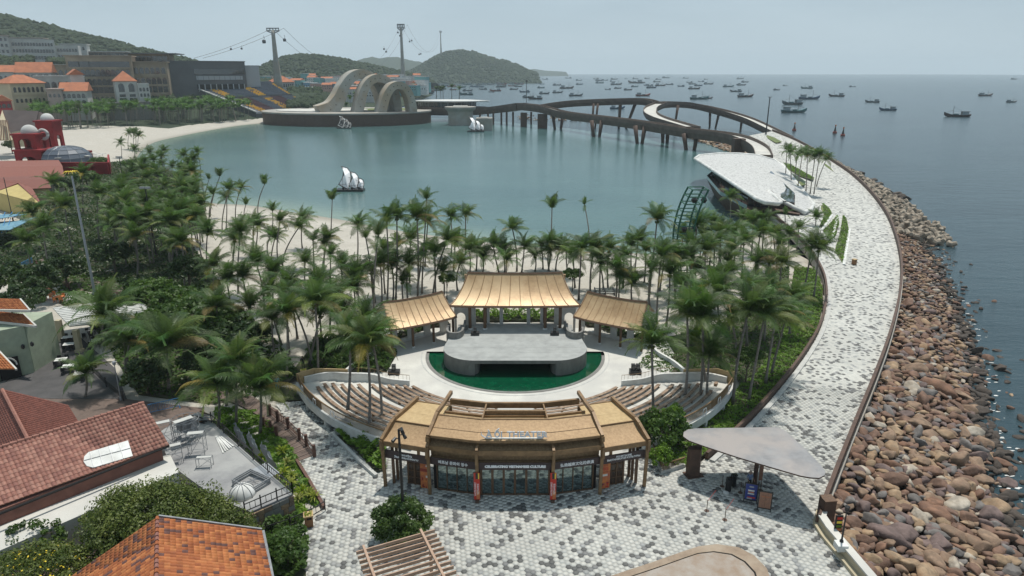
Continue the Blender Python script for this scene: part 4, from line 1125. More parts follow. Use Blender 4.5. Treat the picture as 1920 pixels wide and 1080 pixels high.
# sign lettering
def on_bay(bay, body, size, z, sx=1.0, d=-0.40, mname='letters', s=0.5, ext=0.02, name='lettering', space=1.0, off=0.004):
    i, j = bay; a, b = fp(i)+inn(i)*d, fp(j)+inn(j)*d; m_ = a.lerp(b, s); ang = math.atan2((b - a).y, (b - a).x)
    o = text(body, size, mname, None, (m_.x, m_.y, z),(PI / 2,0, ang), ext, name, 'CENTER', space, sx, off); return L(o, bld)
on_bay((0,1), 'สรรเสริญ\nวัฒนธรรมเวียดนาม', 0.26,3.16,1.1)
on_bay((1,2), '베트남 문화의 정수', 0.34,3.18,0.95, ext=0.03)
for dx_ in (0.0,0.018): on_bay((2,3), 'CELEBRATING VIETNAMESE CULTURE', 0.30,3.18+dx_ * .5,0.98, s=0.5+dx_ * .3, ext=0.03+dx_ * .2, off=.01)
on_bay((3,4), '弘扬越南文化的表演', 0.34,3.18,0.95, ext=0.03)
on_bay((4,5), 'ПОЧИТАНИЕ\nВЬЕТНАМСКОЙ КУЛЬТУРЫ', 0.215,3.18,1.05, ext=0.02)
# rooftop name sign: letters standing on a shelf on the upper roof
sg = thing('rooftop_sign', 'silver letters reading À ỐI THEATER standing on the golden roof edge', 'sign', (BX, 49.05,5.62))
def fatletters(body, size, loc, sx=1.0):
    return text(body, size, 'metal_letters', sg, loc, (PI / 2-0.12,0,0),0.05, 'letters', 'CENTER', 1.05, sx, 0.022)
fatletters('À', 0.68,(-2.12,0,0.36),1.0); fatletters('ỐI', 0.66,(-1.36,0,0.36),1.0); fatletters('THEATER', 0.66,(0.95,0,0.38),1.12)
mb = MB(); mb.box((-0.1,0.05,0.03),(4.7,0.14,0.06)); mb.box((-0.1,0.03,-0.05),(4.4,0.06,0.10)); mb.build('shelf', 'white', sg)
for sgn in (-1,1):
    MB().tube([(sgn * 1.9 - .1,0,.06),(sgn * 2.35 - .1,0,.12),(sgn * 2.65 - .1,0,.38),(sgn * 2.62 - .1,0,.6)],[.07,.06,.045,.02],6).build('boat_prow_curl', 'metal_letters', sg)
# banners on the two middle posts
for i, side in ((2, 'left'),(3, 'right')):
    p = fp(i)-inn(i)*0.72; t = thing('hanging_banner', 'narrow red banner with yellow stripe on the post %s of the central doors' % side, 'banner', (p.x, p.y, 0),0, 'red banners on the middle posts')
    MB().box((0,0,1.25),(0.50,0.05,1.95)).build('cloth', 'poster_red', t)
    MB().box((0,0,2.52),(0.50,0.05,0.58)).build('top_cloth', 'poster_red', t)
    MB().box((0.0,-0.03,2.52),(0.2,0.01,0.54)).build('black_stripe', 'black', t)
    MB().box((0.15,-0.03,2.52),(0.09,0.01,0.54)).build('yellow_stripe', 'yellow', t)
    MB().box((0.10,-0.03,0.75),(0.28,0.01,0.8)).build('orange_print', 'orange', t)
    for k, (w_, x) in enumerate((('VIETNAMESE', .1),('WATER PUPPET', -.12))): text(w_, 0.23, 'letters', t, (x, -0.035,1.3),(PI / 2,-PI / 2,0),0.004, sx=.8)
    MB().box((0,.02,.15),(.3,.3,.3)).build('foot', 'corten', t)
# ================================================================== BRIDGE
def deck_arm(parent, nodes, width=6.0, drop=4.2, name='arm', n=6, para=1.25, taper_end=None):
    pts = smooth_path([PY(u, v, Y) for u, v, Y in nodes], n); N = len(pts)
    L_, R_ = [],[]
    for i in range(N):
        d = pts[min(i + 1, N - 1)]-pts[max(i - 1,0)]; d.z = 0; d.normalize(); s_ = Vector((-d.y, d.x, 0))*width / 2
        L_.append(pts[i]+s_); R_.append(pts[i]-s_)
    mb = MB()
    for i in range(N - 1):
        z = Vector((0,0,-para)); mb.quad(L_[i]+z, R_[i]+z, R_[i + 1]+z, L_[i + 1]+z)
    L(mb.build('walkway', 'terrace'), parent)
    mb = MB()
    for i in range(N - 1):
        for side, o_ in ((L_, 1),(R_, -1)):
            # cladding that leans inward at the bottom
            c0 = pts[i]; c1 = pts[i + 1]; a, b = side[i], side[i + 1]
            ai = a.lerp(c0,0.07); bi = b.lerp(c1,0.07); al = a.lerp(c0,0.25)-Vector((0,0, drop)); bl = b.lerp(c1,0.25)-Vector((0,0, drop))
            mb.quad(a, b, b - Vector((0,0,1.9)), a - Vector((0,0,1.9))); mb.quad(a - Vector((0,0,1.9)), b - Vector((0,0,1.9)), bl, al)
            mb.quad(a, ai, bi, b); mb.quad(ai, bi, bi - Vector((0,0, para)), ai - Vector((0,0, para)))
        al = L_[i].lerp(pts[i],.25)-Vector((0,0, drop)); bl = L_[i + 1].lerp(pts[i + 1],.25)-Vector((0,0, drop))
        ar = R_[i].lerp(pts[i],.25)-Vector((0,0, drop)); br = R_[i + 1].lerp(pts[i + 1],.25)-Vector((0,0, drop))
        mb.quad(al, bl, br, ar)
    for e in (0, N - 1):
        al = L_[e].lerp(pts[e],.25)-Vector((0,0, drop)); ar = R_[e].lerp(pts[e],.25)-Vector((0,0, drop)); mb.quad(L_[e], al, ar, R_[e])
    L(mb.build(name, 'bridge_side'), parent)
    return pts
def pile(parent, base, topxy, ztop, r=1.05):
    L(MB().tube([Vector((base.x, base.y, WZ - 2)), Vector((topxy.x, topxy.y, ztop))],[r * 0.75, r * 1.15],8).build('pile', 'corten', smooth=True), parent)
br = thing('footbridge', 'long curving brown footbridge with two arms on leaning piles across the bay', 'footbridge', P(1200,270, WZ))
near = deck_arm(br, [(975,193,500),(1017,198,480),(1060,209,462),(1127,217,420),(1200,226,381),(1293,240,347),(1360,248,325),(1396,257,303),(1424,272,283),(1433,290,262)],6.5,4.6)
far = deck_arm(br, [(1010,197,486),(1033,193,486),(1077,188,485),(1160,184.5,480),(1207,184.5,472),(1230,190,464)],6.5,4.2)
top_ = deck_arm(br, [(1238,191,458),(1262,190,474),(1300,193,486),(1350,204,478),(1400,219,452),(1440,237,424),(1478,256,396)],6.5,4.0)
tong = deck_arm(br, [(1240,191,457),(1222,199,440),(1220,209,420),(1236,218,400),(1265,227,376),(1300,237,352)],8.0,3.6)
main = deck_arm(br, [(975,193,500),(940,198,518),(900,202,530),(862,203,540),(815,200,548),(770,198,560)],8,5.0)
for (b0, b1), Y_off in (((1041,1051),242),((1114,1123),257),((1196,1203),270),((1288,1301),281),((1243,1251),267)):
    for b, sgn in ((b0,-1),(b1,1)):
        base = P(b, Y_off, WZ); t_ = Vector((base.x + sgn * 1.6*(1 if b != 1243 and b != 1251 else .2), base.y + 2,0)); pile(br, base, t_, 6.5 if b < 1280 else 4.8)
for b, t_, v in ((1160,1163,240),(1172,1191,236),(1110,1113,224),(1116,1121,224)):
    base = PY(b, v, 478); base.z = WZ; top = PY(t_, 197,478); pile(br, base, top, top.z + 1,1.0 if b > 1150 else .7)
for b, t_, v, Y in ((1265,1271,223,470),(1331,1331,236,484),(1341,1348,236,478),(1388,1391,246,458)):
    base = PY(b, v, Y); base.z = WZ; top = PY(t_, v - 20, Y); pile(br, base, top, top.z + 2,.8)
for u0, u1, v0, Y in ((976,988,222,492),(1008,1026,229,478),(1373,1393,288,300)):
    a = PY(u0, v0, Y); b = PY(u1, v0, Y); L(MB().box(((a.x + b.x)/2, Y, 1.5),(b.x - a.x, 4,10)).build('pier', 'corten'), br)
for u in (940,950,962,996,900,915,925):
    a = PY(u, 214,512); L(MB().box((a.x, 512,1.5),(1.4,1.4,9)).build('pile', 'corten'), br)
# people are far dots on the bridge: left to the lamp posts
def deck_panel(parent, name, pts, th, m):
    pts = [P(*p) for p in pts]; mb = MB(); mb.prism([(p.x, p.y) for p in pts],[p.z - th for p in pts],[p.z for p in pts]); return L(mb.build(name, m), parent)

# ---- far pavilion and piers in the bay
fpav = thing('waterside_pavilion', 'low dark glazed pavilion with thin white curved roof at the left end of the footbridge', 'pavilion', PY(845,205,552))
c = PY(843,190,560)
mb = MB(); mb.lathe([(31,0),(32,.5),(20,1.1),(2,1.4)],(0,0,0),32); o = mb.build('roof', 'white', fpav, smooth=True); o.location = Vector((c.x, 560, c.z))-fpav.location; o.scale = (1,.55,1)
mb = MB(); mb.lathe([(24,0),(24,4.2)],(0,0,0),28); o = mb.build('glass_wall', 'darkglass', fpav); o.location = Vector((c.x - 3,560, c.z - 4.2))-fpav.location; o.scale = (1,.5,1)
for k in range(14):
    t = PI + PI * (k + .5)/14; mb = MB(); mb.box((24.2*math.cos(t),12.2*math.sin(t),2.1),(.35,.35,4.2)); o = mb.build('mullion', 'steel', fpav); o.location = Vector((c.x - 3,560, c.z - 4.2))-fpav.location
mb = MB(); mb.lathe([(27,-5),(30,0),(30,.8)],(0,0,0),28); o = mb.build('base', 'corten', fpav); o.location = Vector((c.x, 560, c.z - 5))-fpav.location; o.scale = (1,.55,1)
def pier_px(u0, u1, vt, vb, Y, label, flare=1.0, name='concrete_pier'):
    a = PY(u0, vt, Y); b = PY(u1, vt, Y); w = b.x - a.x; t = thing(name, label, 'pier', ((a.x + b.x)/2, Y, WZ)); h = a.z - WZ
    mb = MB(); prof = [(w / 2*0.86,-2),(w / 2*0.86, h * .55),(w / 2*(.9 if flare > 1 else .86), h * .75),(w / 2*(1.08 if flare > 1 else .86), h * .9),(w / 2*(1.1 if flare > 1 else .86), h)]
    if flare == 1: mb.box((0,0, h / 2-1),(w, w * .9, h + 2))
    else: mb.lathe(prof, (0,0,0),20)
    mb.build('shaft', 'concrete', t, smooth=False); MB().box((0,0, h + .25),(w * .5, w * .5,.5)).build('cap_slab', 'terrace', t); return t
pier_px(836,890,200,233,512, 'wide flared concrete pier rising from the bay beside the round platform', 1.2)
pier_px(893,923,221,248,462, 'squat square concrete block in the bay right of the flared pier')

# ================================================================== RING PLATFORM AND ARCHES
pc = Vector((PY(652,215,534).x, 534,0)); pz = PY(650,213,490).z
plat = thing('arena_platform', 'round dark walled platform in the bay carrying three concrete arches', 'platform', (pc.x, pc.y, WZ))
pts = [(pc.x + 63*math.cos(t), pc.y + 44*math.sin(t)) for t in [2*PI * k / 56 for k in range(56)]]
L(MB().prism(pts, WZ - 2, pz - 1.0,0).build('outer_wall', 'platform_wall' if 'platform_wall' in M else 'corten'), plat)
pts2 = [(pc.x + 63.5*math.cos(t), pc.y + 44.5*math.sin(t)) for t in [2*PI * k / 56 for k in range(56)]]
L(MB().prism(pts2, pz - 1.0, pz, 0).build('rim', 'concrete'), plat)
mb = MB(); mb.prism([(pc.x - 18+34*math.cos(t), pc.y - 4+20*math.sin(t)) for t in [2*PI * k / 40 for k in range(40)]], pz, pz + .5); L(mb.build('inner_deck', 'terrace'), plat)
mb = MB(); mb.prism([(pc.x + 30+22*math.cos(t), pc.y + 10+18*math.sin(t)) for t in [2*PI * k / 40 for k in range(40)]], pz, pz + .3); L(mb.build('lawn', 'grass'), plat)
M['platform_wall'] = M['corten']
M['arch'] = mat('board_marked_concrete', (0.40,0.38,0.335),(0.28,0.265,0.23),0.10,0.9,0,0.5,1.0, coord='World', big=(0.34,0.27,0.19), bigscale=.05, bdist=.3)
def arch(path_px, Y, depth, thick, label, axis=(0.55,-0.84)):
    t = thing('concrete_arch', label, 'arch', (PY(path_px[0][0],208, Y).x, Y, pz),0, 'concrete arches on the round platform')
    c = smooth_path([PY(u, v, Y) for u, v in path_px],5); ax = Vector((axis[0], axis[1],0)).normalized()*depth / 2; px = Vector((ax.y, -ax.x, 0)).normalized() * -1
    # keep pixel plane but slide points so the arch plane is perpendicular to the axis
    c0 = c[0]; mb = MB(); vs = []; n = len(c)
    th = thick if isinstance(thick, list) else [thick]*n
    for i, p in enumerate(c):
        d = (c[min(i + 1, n - 1)]-c[max(i - 1,0)]).normalized(); nrm = Vector((-d.z, 0, d.x)); k = i / (n - 1)
        w = th[0]*(1-min(1, k * 3))+th[1]*min(1, k * 3) if len(th) == 2 else th[i]
        for a_, b_ in ((1,1),(1,-1),(-1,-1),(-1,1)): vs.append(p + ax * a_ + nrm * (b_ * w / 2)+Vector((0,(p.x - c0.x)*0.75,0))*0.55)
    fs = []
    for i in range(n - 1):
        for k in range(4): fs.append((i * 4+k, i * 4+(k + 1) % 4,(i + 1)*4+(k + 1) % 4,(i + 1)*4+k))
    fs += [(0,1,2,3),(n * 4-1, n * 4-2, n * 4-3, n * 4-4)]
    mb.add(vs, fs); L(mb.build('arch_ring', 'arch'), t)
    # round lamps sockets on the inner face
    for i in range(4, n - 4,3):
        p = c[i]; d = (c[i + 1]-c[i - 1]).normalized(); nrm = Vector((-d.z, 0, d.x)); q = p + ax * 1.02+Vector((0,(p.x - c0.x)*0.4125,0))
        L(MB().box(q, (.6,.3,.5)).build('socket', 'black'), t)
arch([(598,213),(617,203),(629,185),(637,164),(648,147),(663,139),(679,142),(693,154),(703,175),(709,200),(711,212)],512,11,[12,6.5], 'tallest concrete arch with a flared left foot on the round platform')
arch([(668,214),(672,195),(677,172),(686,155),(699,147),(714,150),(727,162),(734,182),(738,212)],512,9,[6.2,5.6], 'middle height concrete arch between the tallest and smallest ones')
arch([(712,214),(716,196),(721,178),(730,164),(741,160),(753,165),(761,178),(766,196),(768,212)],508,8.5,[6,5.2], 'smallest concrete arch at the right of the round platform')
# white and black sail sculptures
def sails(u, v, hpx, label, dark=False):
    p = P(u, v, WZ); t = thing('sail_sculpture', label, 'sculpture', p, 0, 'floating sail sculptures'); k = FPX / (p.y * CP + 37*SP); H_ = hpx / k; s = H_ / 10
    MB().box((0,0,.25),(9.8*s, 4*s, .9*s)).build('raft', 'black', t)
    tilt = Vector((0,.8,1)).normalized()
    outl = [(0,.2),(.36,.1),(.74,0),(.82,.25),(.84,.5),(.76,.76),(.5,.95),(.08,1.0),(.27,.86),(.31,.66),(.2,.4)]
    for i, (x, h, w_) in enumerate(((-4.3,9.4,5.0),(-.9,7.2,4.4),(2.0,4.6,3.4))):
        poly = [Vector(((x + a * w_)*s, 0,.7*s))+tilt * (b * h * s)+Vector((0,-.5*s * math.sin(a * PI),0)) for a, b in outl]; n = len(poly)
        f = Vector((0,-.3,.1))*s
        for nm, pl_, mm in (('sail', poly, 'black' if dark else 'letters'),):
            c_ = Vector((sum(p_.x for p_ in pl_)/n + .12*s * w_ * .3,-.25*s + h * s * .2,.7*s + h * s * .5)); mb = MB()
            vs = [p_ for p_ in pl_] + [c_ - Vector((0,.2*s, 0)), c_ + Vector((0,.3*s, 0))]
            mb.add(vs, [(q, (q + 1) % n, n) for q in range(n)] + [((q + 1) % n, q, n + 1) for q in range(n)]); mb.build(nm, mm, t)
        mb = MB(); mb.tube([p_ - Vector((0,.15,0)) for p_ in poly[7:]+poly[:3]],.2*s, 5); mb.tube([p_ - Vector((0,.15,0)) for p_ in poly[2:8]],.12*s, 5); 
        for q_, w2_ in ((1,8),(2,9),(4,9),(0,3)): mb.tube([poly[q_]-Vector((0,.6*s, 0)),(poly[q_]+poly[w2_])/2-Vector((.2*s, 1.0*s, 0)), poly[w2_]-Vector((0,.6*s, 0))],.05*s, 4)
        mb.build('sail_edge', 'white' if dark else 'black', t)
        MB().lathe([(.35*s, 0),(.35*s, .9*s)],((x + w_ * .4)*s, -.9*s, .6*s),8).build('floodlight', 'black', t)
    return t
sails(657,358,52, 'white sail sculpture with black edges floating in the middle of the bay')
sails(645,241,27, 'black sail sculpture with white outlines in front of the round platform wall', True)
sails(892,247,32, 'pale sail sculpture tucked beside the square concrete block in the bay')

# ================================================================== ROOF-FORM BUILDING ON THE PROMENADE
M['roof_tiles'] = hex_mat('white_roof_mosaic', (0.50,0.50,0.485),(0.45,0.45,0.435),(0.33,0.33,0.32),2.3)
rf = thing('leaf_roof_building', 'swooping white mosaic roof shaped like a leaf over a dark glazed lower building', 'building', P(1440,340,0))
rim = [(1303,297,5.5),(1312,291,5.6),(1345,288,5.6),(1385,288,5.4),(1420,291,4.8),(1452,300,3.6),(1470,312,2.6),(1490,338,1.4),(1508,360,0.7),(1526,384,0.15),(1520,393,0.3),(1508,398,0.8),(1490,389,1.6),(1470,378,2.6),(1452,366,3.4),(1440,357,3.8),
       (1452,368,3.9),(1464,378,3.8),(1460,381.5,3.7),(1435,379,3.9),(1420,373,4.1),(1395,357,4.5),(1360,334,5.0),(1325,311,5.4)]
RP = [P(*p) for p in rim]
hub = [P(1400,320,5.6), P(1450,340,4.1)]
mb = MB(); n = len(RP)
tri = bpy.data.meshes.new('t')
vs = [tuple(p) for p in RP]
from mathutils.geometry import delaunay_2d_cdt
inner_pts = [(1340,300,5.9),(1375,305,6.0),(1410,318,5.6),(1430,300,4.9),(1445,325,4.4),(1470,350,3.0),(1420,345,4.7),(1390,335,5.3),(1495,372,1.6),(1450,348,3.9)]
IP = [P(*p) for p in inner_pts]; allp = RP + IP
res = delaunay_2d_cdt([Vector((p.x, p.y)) for p in allp],[(i, (i + 1) % n) for i in range(n)],[list(range(n))],1,1e-4)
zz = [allp[ids[0]].z if ids else 3 for ids in res[3]]
N = len(res[0]); vs = [(p.x, p.y, z) for p, z in zip(res[0], zz)] + [(p.x, p.y, z - .35) for p, z in zip(res[0], zz)]
mb.add(vs, [tuple(f) for f in res[2]] + [tuple(i + N for i in f)[::-1] for f in res[2]]); L(mb.build('roof', 'roof_tiles', smooth=True), rf)
mb = MB(); mb.tube([p + Vector((0,0,-.1)) for p in RP + RP[:1]],0.55,6); L(mb.build('roof_rim', 'white', smooth=True), rf)
# building body beneath: dark hull, glass and terrace
hullp = [(1325,335,1.5),(1350,365,1.5),(1400,392,1.2),(1462,396,.8),(1500,402,.5),(1500,380,.5),(1450,330,1.5),(1400,308,2),(1345,318,2)]
H0 = [P(*p) for p in hullp]; cxy = sum(H0, Vector())/len(H0)
mb = MB(); n = len(H0); low = [Vector((p.x * .75+cxy.x * .25, p.y * .75+cxy.y * .25, WZ - 1)) for p in H0]
mb.add([p for p in low] + [p for p in H0],[tuple(range(n, 2*n))] + [(i, (i + 1) % n, (i + 1) % n + n, i + n) for i in range(n)]); L(mb.build('hull', 'corten'), rf)
gl = [Vector((p.x * .88+cxy.x * .12, p.y * .88+cxy.y * .12, p.z)) for p in H0]
mb = MB(); mb.prism([(p.x, p.y) for p in gl],[p.z for p in gl],[min(3.4, p.z + 2.2) for p in gl]); L(mb.build('glazed_wall', 'darkglass'), rf)
for i in range(5):
    for k in range(4):
        p = gl[i].lerp(gl[(i + 1) % n], k / 4); L(MB().box((p.x, p.y, p.z + 1.1),(.18,.18,2.3)).build('mullion', 'corten'), rf)
mb = MB(); path_wall(mb, [H0[-2], H0[-1], H0[0], H0[1], H0[2]],.08,0,1.0); L(mb.build('glass_balustrade', 'glass'), rf)
# white furniture on its terrace
for (u, v), wt_ in (((1336,333), 'leftmost'),((1341,330), 'rearmost'),((1346,335), 'rightmost')):
    p = P(u, v, 1.8); t = thing('patio_table', wt_ + ' white table on the terrace under the leaf roof tip', 'table', p, 0, 'white tables under the leaf roof'); MB().box((0,0,.74),(1.5,1.0,.06)).build('table_top', 'white', t); MB().box((0,0,.36),(.3,.3,.72)).build('leg', 'steel', t)
# sunken oval garden opening in the roof, and lawns on the promenade
def lawn(name, pts, z, kerb=True, m='grass', up=0.06):
    pp = [P(u, v, z) for u, v in pts]; mb = MB(); mb.prism([(p.x, p.y) for p in pp], z - .02, z + up + 0.02); o = mb.build(name, m); tag(o, kind='structure')
    return o
def bed(pts, z, lab=None): return lawn('lawn', pts, z)
op = [(1452,318),(1462,317),(1480,323),(1497,331),(1511,341),(1508,347),(1490,347),(1472,341),(1458,331)]
lawn('garden_bed', op, 1.15, m='leaf_dark'); lawn('lawn', [(1466,333),(1490,336),(1511,346),(1500,349),(1478,345)],1.25)
lawn('lawn', [(1467,303),(1480,307),(1500,318),(1527,333),(1524,338),(1500,330),(1478,318)],1.0)
lawn('lawn', [(1537,300),(1556,313),(1563,322),(1545,310)],.3)
lawn('lawn', [(1516,362),(1533,366),(1536,372),(1530,376),(1517,370)],.12)
lawn('lawn', [(1540,378),(1555,390),(1560,400),(1553,415),(1543,428),(1536,424),(1546,405),(1539,392)],.05)
lawn('lawn', [(1570,402),(1573,420),(1568,440),(1559,455),(1543,432),(1556,420)],.05)
lawn('lawn', [(1580,403),(1587,410),(1591,428),(1590,450),(1584,478),(1580,494),(1565,470),(1574,440),(1578,420)],.05)
lawn('lawn', [(1428,276),(1436,283),(1436,296),(1428,303),(1424,290)],1.9)
lawn('lawn', [(1434,252),(1452,258),(1466,266),(1455,268),(1440,260)],2.9)
for u0, v0, u1, v1 in ((1571,402,1559,456),(1560,404,1541,432),(1593,430,1582,497)):
    a = P(u0, v0,.0); b = P(u1, v1,.0); mb = MB(); mb.bar(a + Vector((0,0,.1)), b + Vector((0,0,.1)),.5,.24); o = mb.build('kerb', 'white', prom)

# ================================================================== FAR LEFT: BUILDINGS ON THE HILLSIDE
M['sandstone'] = mat('sandstone_facade', (0.38,0.31,0.225),(0.25,0.20,0.15),0.15,0.9,0,0.3,1, coord='World', big=(0.27,0.205,0.15), bigscale=.08)
M['cream'] = mat('cream_render', (0.48,0.42,0.29),(0.38,0.33,0.23),0.12,0.9, coord='World')
M['farwhite'] = mat('off_white_render', (0.50,0.50,0.48),(0.40,0.39,0.37),0.15,0.9, coord='World')
M['pinkish'] = mat('pale_pink_render', (0.42,0.33,0.29),(0.34,0.28,0.25),0.15,0.9, coord='World')
M['slate'] = mat('dark_grey_cladding', (0.085,0.088,0.095),(0.115,0.118,0.125),0.08,0.8, coord='World')
M['lightgrey'] = mat('light_grey_cladding', (0.30,0.32,0.34), rough=0.7)
M['rooftile_far'] = mat('terracotta_roof', (0.42,0.15,0.07),(0.31,0.11,0.055),0.3,0.85,0,0.3,2, coord='World')
M['brownroof'] = mat('dark_brown_shingle_roof', (0.055,0.042,0.04),(0.08,0.062,0.058),0.25,0.85,0,.3,2, coord='World')
M['window_far'] = glassmat('window_glass', (0.02,0.025,0.03),0.2)
_wm = {}
def win_mesh(w_, h_, arched, m='window_far'):
    k = (round(w_, 2), round(h_, 2), arched, m)
    if k not in _wm:
        mb = MB(); pts = [(-w_ / 2,0),(w_ / 2,0)]
        if arched: pts += [(w_ / 2*math.cos(t), h_ - w_ / 2+w_ / 2*math.sin(t)) for t in (0, PI / 4, PI / 2,3*PI / 4, PI)]
        else: pts += [(w_ / 2, h_),(-w_ / 2, h_)]
        n = len(pts); mb.add([(x, -.12, z) for x, z in pts] + [(x, .12, z) for x, z in pts],[tuple(range(n)), tuple(range(n, 2*n))[::-1]] + [(i, i + n, (i + 1) % n + n, (i + 1) % n) for i in range(n)])
        me = bpy.data.meshes.new('window'); me.from_pydata(mb.v, [], mb.f); me.materials.append(M[m]); _wm[k] = me
    return _wm[k]
YS = 1.23
def bldg(name, label, cat, u0, v0, u1, v1, Y0, Y1, hpx, depth, wall, rows=(), roof=None, roofmat='rooftile_far', over=.8, rh=3.0, group=None, skirt=12, wm='window_far', trim=None):
    if u0<500: Y0 *= YS; Y1 *= YS; depth *= YS; over *= YS; rh *= YS
    else: pass
    ws = YS if u0<500 else 1
    A = PY(u0, v0, Y0); B = PY(u1, v1, Y1); zt = PY(u0, v0-hpx, Y0).z; zb = min(A.z, B.z); H_ = zt - zb; d = B - A; d.z = 0; W = d.length
    t = thing(name, label, cat, (A.x, A.y, zb), math.atan2(d.y, d.x), group)
    MB().box((W / 2, depth / 2, H_ / 2-skirt / 2),(W, depth, H_ + skirt)).build('wall', wall, t)
    for r in rows:   # (z frac, height frac, width m, n, arched[, s0, s1])
        zf, hf, ww, nn, ar = r[:5]; s0, s1 = r[5:7] if len(r)>5 else (0.04,0.96)
        for k in range(nn):
            s = s0+(s1-s0)*(k + .5)/nn; o = bpy.data.objects.new('window', win_mesh(ww * ws, hf * H_, ar, wm)); link(o, t); o.location = (s * W, -0.02, zf * H_)
    if trim:
        for zf in trim: MB().box((W / 2,-.2, zf * H_),(W + .4,.6,.45)).build('cornice', wall, t)
    if roof == 'hip':
        o_ = over; i = min(W, depth)/2*0.98; mb = MB(); x0, x1, y0, y1 = -o_, W + o_, -o_, depth + o_
        if W >= depth: r0, r1 = (x0+i + o_, depth / 2),(x1-i - o_, depth / 2)
        else: r0, r1 = (W / 2, y0+i + o_),(W / 2, y1-i - o_)
        vs = [(x0, y0, H_),(x1, y0, H_),(x1, y1, H_),(x0, y1, H_),(r0[0], r0[1], H_ + rh),(r1[0], r1[1], H_ + rh),(x0, y0, H_ - .3),(x1, y0, H_ - .3),(x1, y1, H_ - .3),(x0, y1, H_ - .3)]
        if W >= depth: fs = [(0,1,5,4),(1,2,5),(2,3,4,5),(3,0,4)]
        else: fs = [(0,1,4),(1,2,5,4),(2,3,5),(3,0,4,5)]
        mb.add(vs, fs + [(6,7,1,0),(7,8,2,1),(8,9,3,2),(9,6,0,3),(9,8,7,6)]); mb.build('roof', roofmat, t)
    elif roof == 'gable':
        o_ = over; mb = MB(); vs = [(-o_, -o_, H_),(W + o_, -o_, H_),(W + o_, depth + o_, H_),(-o_, depth + o_, H_),(-o_, depth / 2, H_ + rh),(W + o_, depth / 2, H_ + rh)]
        mb.add(vs, [(0,1,5,4),(2,3,4,5),(3,0,4),(1,2,5),(3,2,1,0)]); mb.build('roof', roofmat, t)
    elif roof == 'gablefront':
        o_ = over; mb = MB(); vs = [(-o_, -o_, H_),(W + o_, -o_, H_),(W + o_, depth + o_, H_),(-o_, depth + o_, H_),(W / 2,-o_, H_ + rh),(W / 2, depth + o_, H_ + rh)]
        mb.add(vs, [(1,2,5,4),(3,0,4,5),(0,1,4),(2,3,5),(3,2,1,0)]); mb.build('roof', roofmat, t)
    elif roof == 'flat':
        MB().box((W / 2, depth / 2, H_ + .3),(W + 2*over, depth + 2*over, .7)).build('roof', roofmat, t)
    elif roof == 'parapet':
        for c_, dd in (((W / 2,0.3, H_ + .5),(W, .6,1.0)),((W / 2, depth - .3, H_ + .5),(W, .6,1.0)),((.3, depth / 2, H_ + .5),(.6, depth - 1.2,1.0)),((W - .3, depth / 2, H_ + .5),(.6, depth - 1.2,1.0))):
            MB().box(c_, dd).build('parapet', wall, t)
    return t, W, H_
hr = lambda n: [(0.02,.12,2.2, n, True),(0.21,.13,2.6, n, False),(0.38,.14,2.6, n, True),(0.57,.15,2.6, n, True)]
t, W, H_ = bldg('hotel', 'large sandstone hotel wing with rows of arched windows under the forest hill', 'hotel', 137,192,258,192,440,452,87,18, 'sandstone', hr(12) + [(.77,.12,6.0,6, False)], 'flat', 'sandstone', trim=(.18,.36,.55,.74))
bldg('hotel', 'narrower sandstone hotel wing beside the dark grey stadium building', 'hotel', 257,192,322,190,456,462,75,18, 'sandstone', [(0.02,.14,2.2,6, True),(.25,.15,2.6,6, False),(.46,.16,2.6,6, True),(.72,.16,2.4,6, True)], 'flat', 'sandstone', trim=(.2,.42,.65))
bldg('hotel', 'set back top storey of the hotel with wide dark overhanging roof', 'hotel', 243,120,318,118,478,484,19,16, 'sandstone', [(.3,.5,3.0,7, False)], 'flat', 'slate', over=6)
t, W, H_ = bldg('stadium_building', 'dark grey boxy stadium building with long ribbon windows above the seats', 'building', 320,170,463,158,470,500,55,22, 'slate', (), 'flat', 'slate', over=.4)
for s0, s1, z0, z1, m in ((.32,.98,.56,.74, 'darkglass'),(.34,.95,.36,.5, 'lightgrey'),(.34,.98,.03,.2, 'dark')):
    MB().box(((s0+s1)/2*W, -.15,(z0+z1)/2*H_),((s1-s0)*W, .5,(z1-z0)*H_)).build('ribbon_window' if m == 'darkglass' else 'balcony_band', m, t)
for k in range(9):
    MB().box(((.36+k * .075)*W, -.9,.08*H_),(.8,.8,.26*H_)).build('column', 'lightgrey', t)
    MB().box(((.36+k * .07)*W, -.42,.43*H_),(.25,.12,.13*H_)).build('mullion', 'slate', t)
bldg('stair_tower', 'pale grey boxy tower at the right end of the stadium building', 'building', 463,162,489,160,502,506,38,14, 'lightgrey', (), 'flat', 'lightgrey', over=.1)
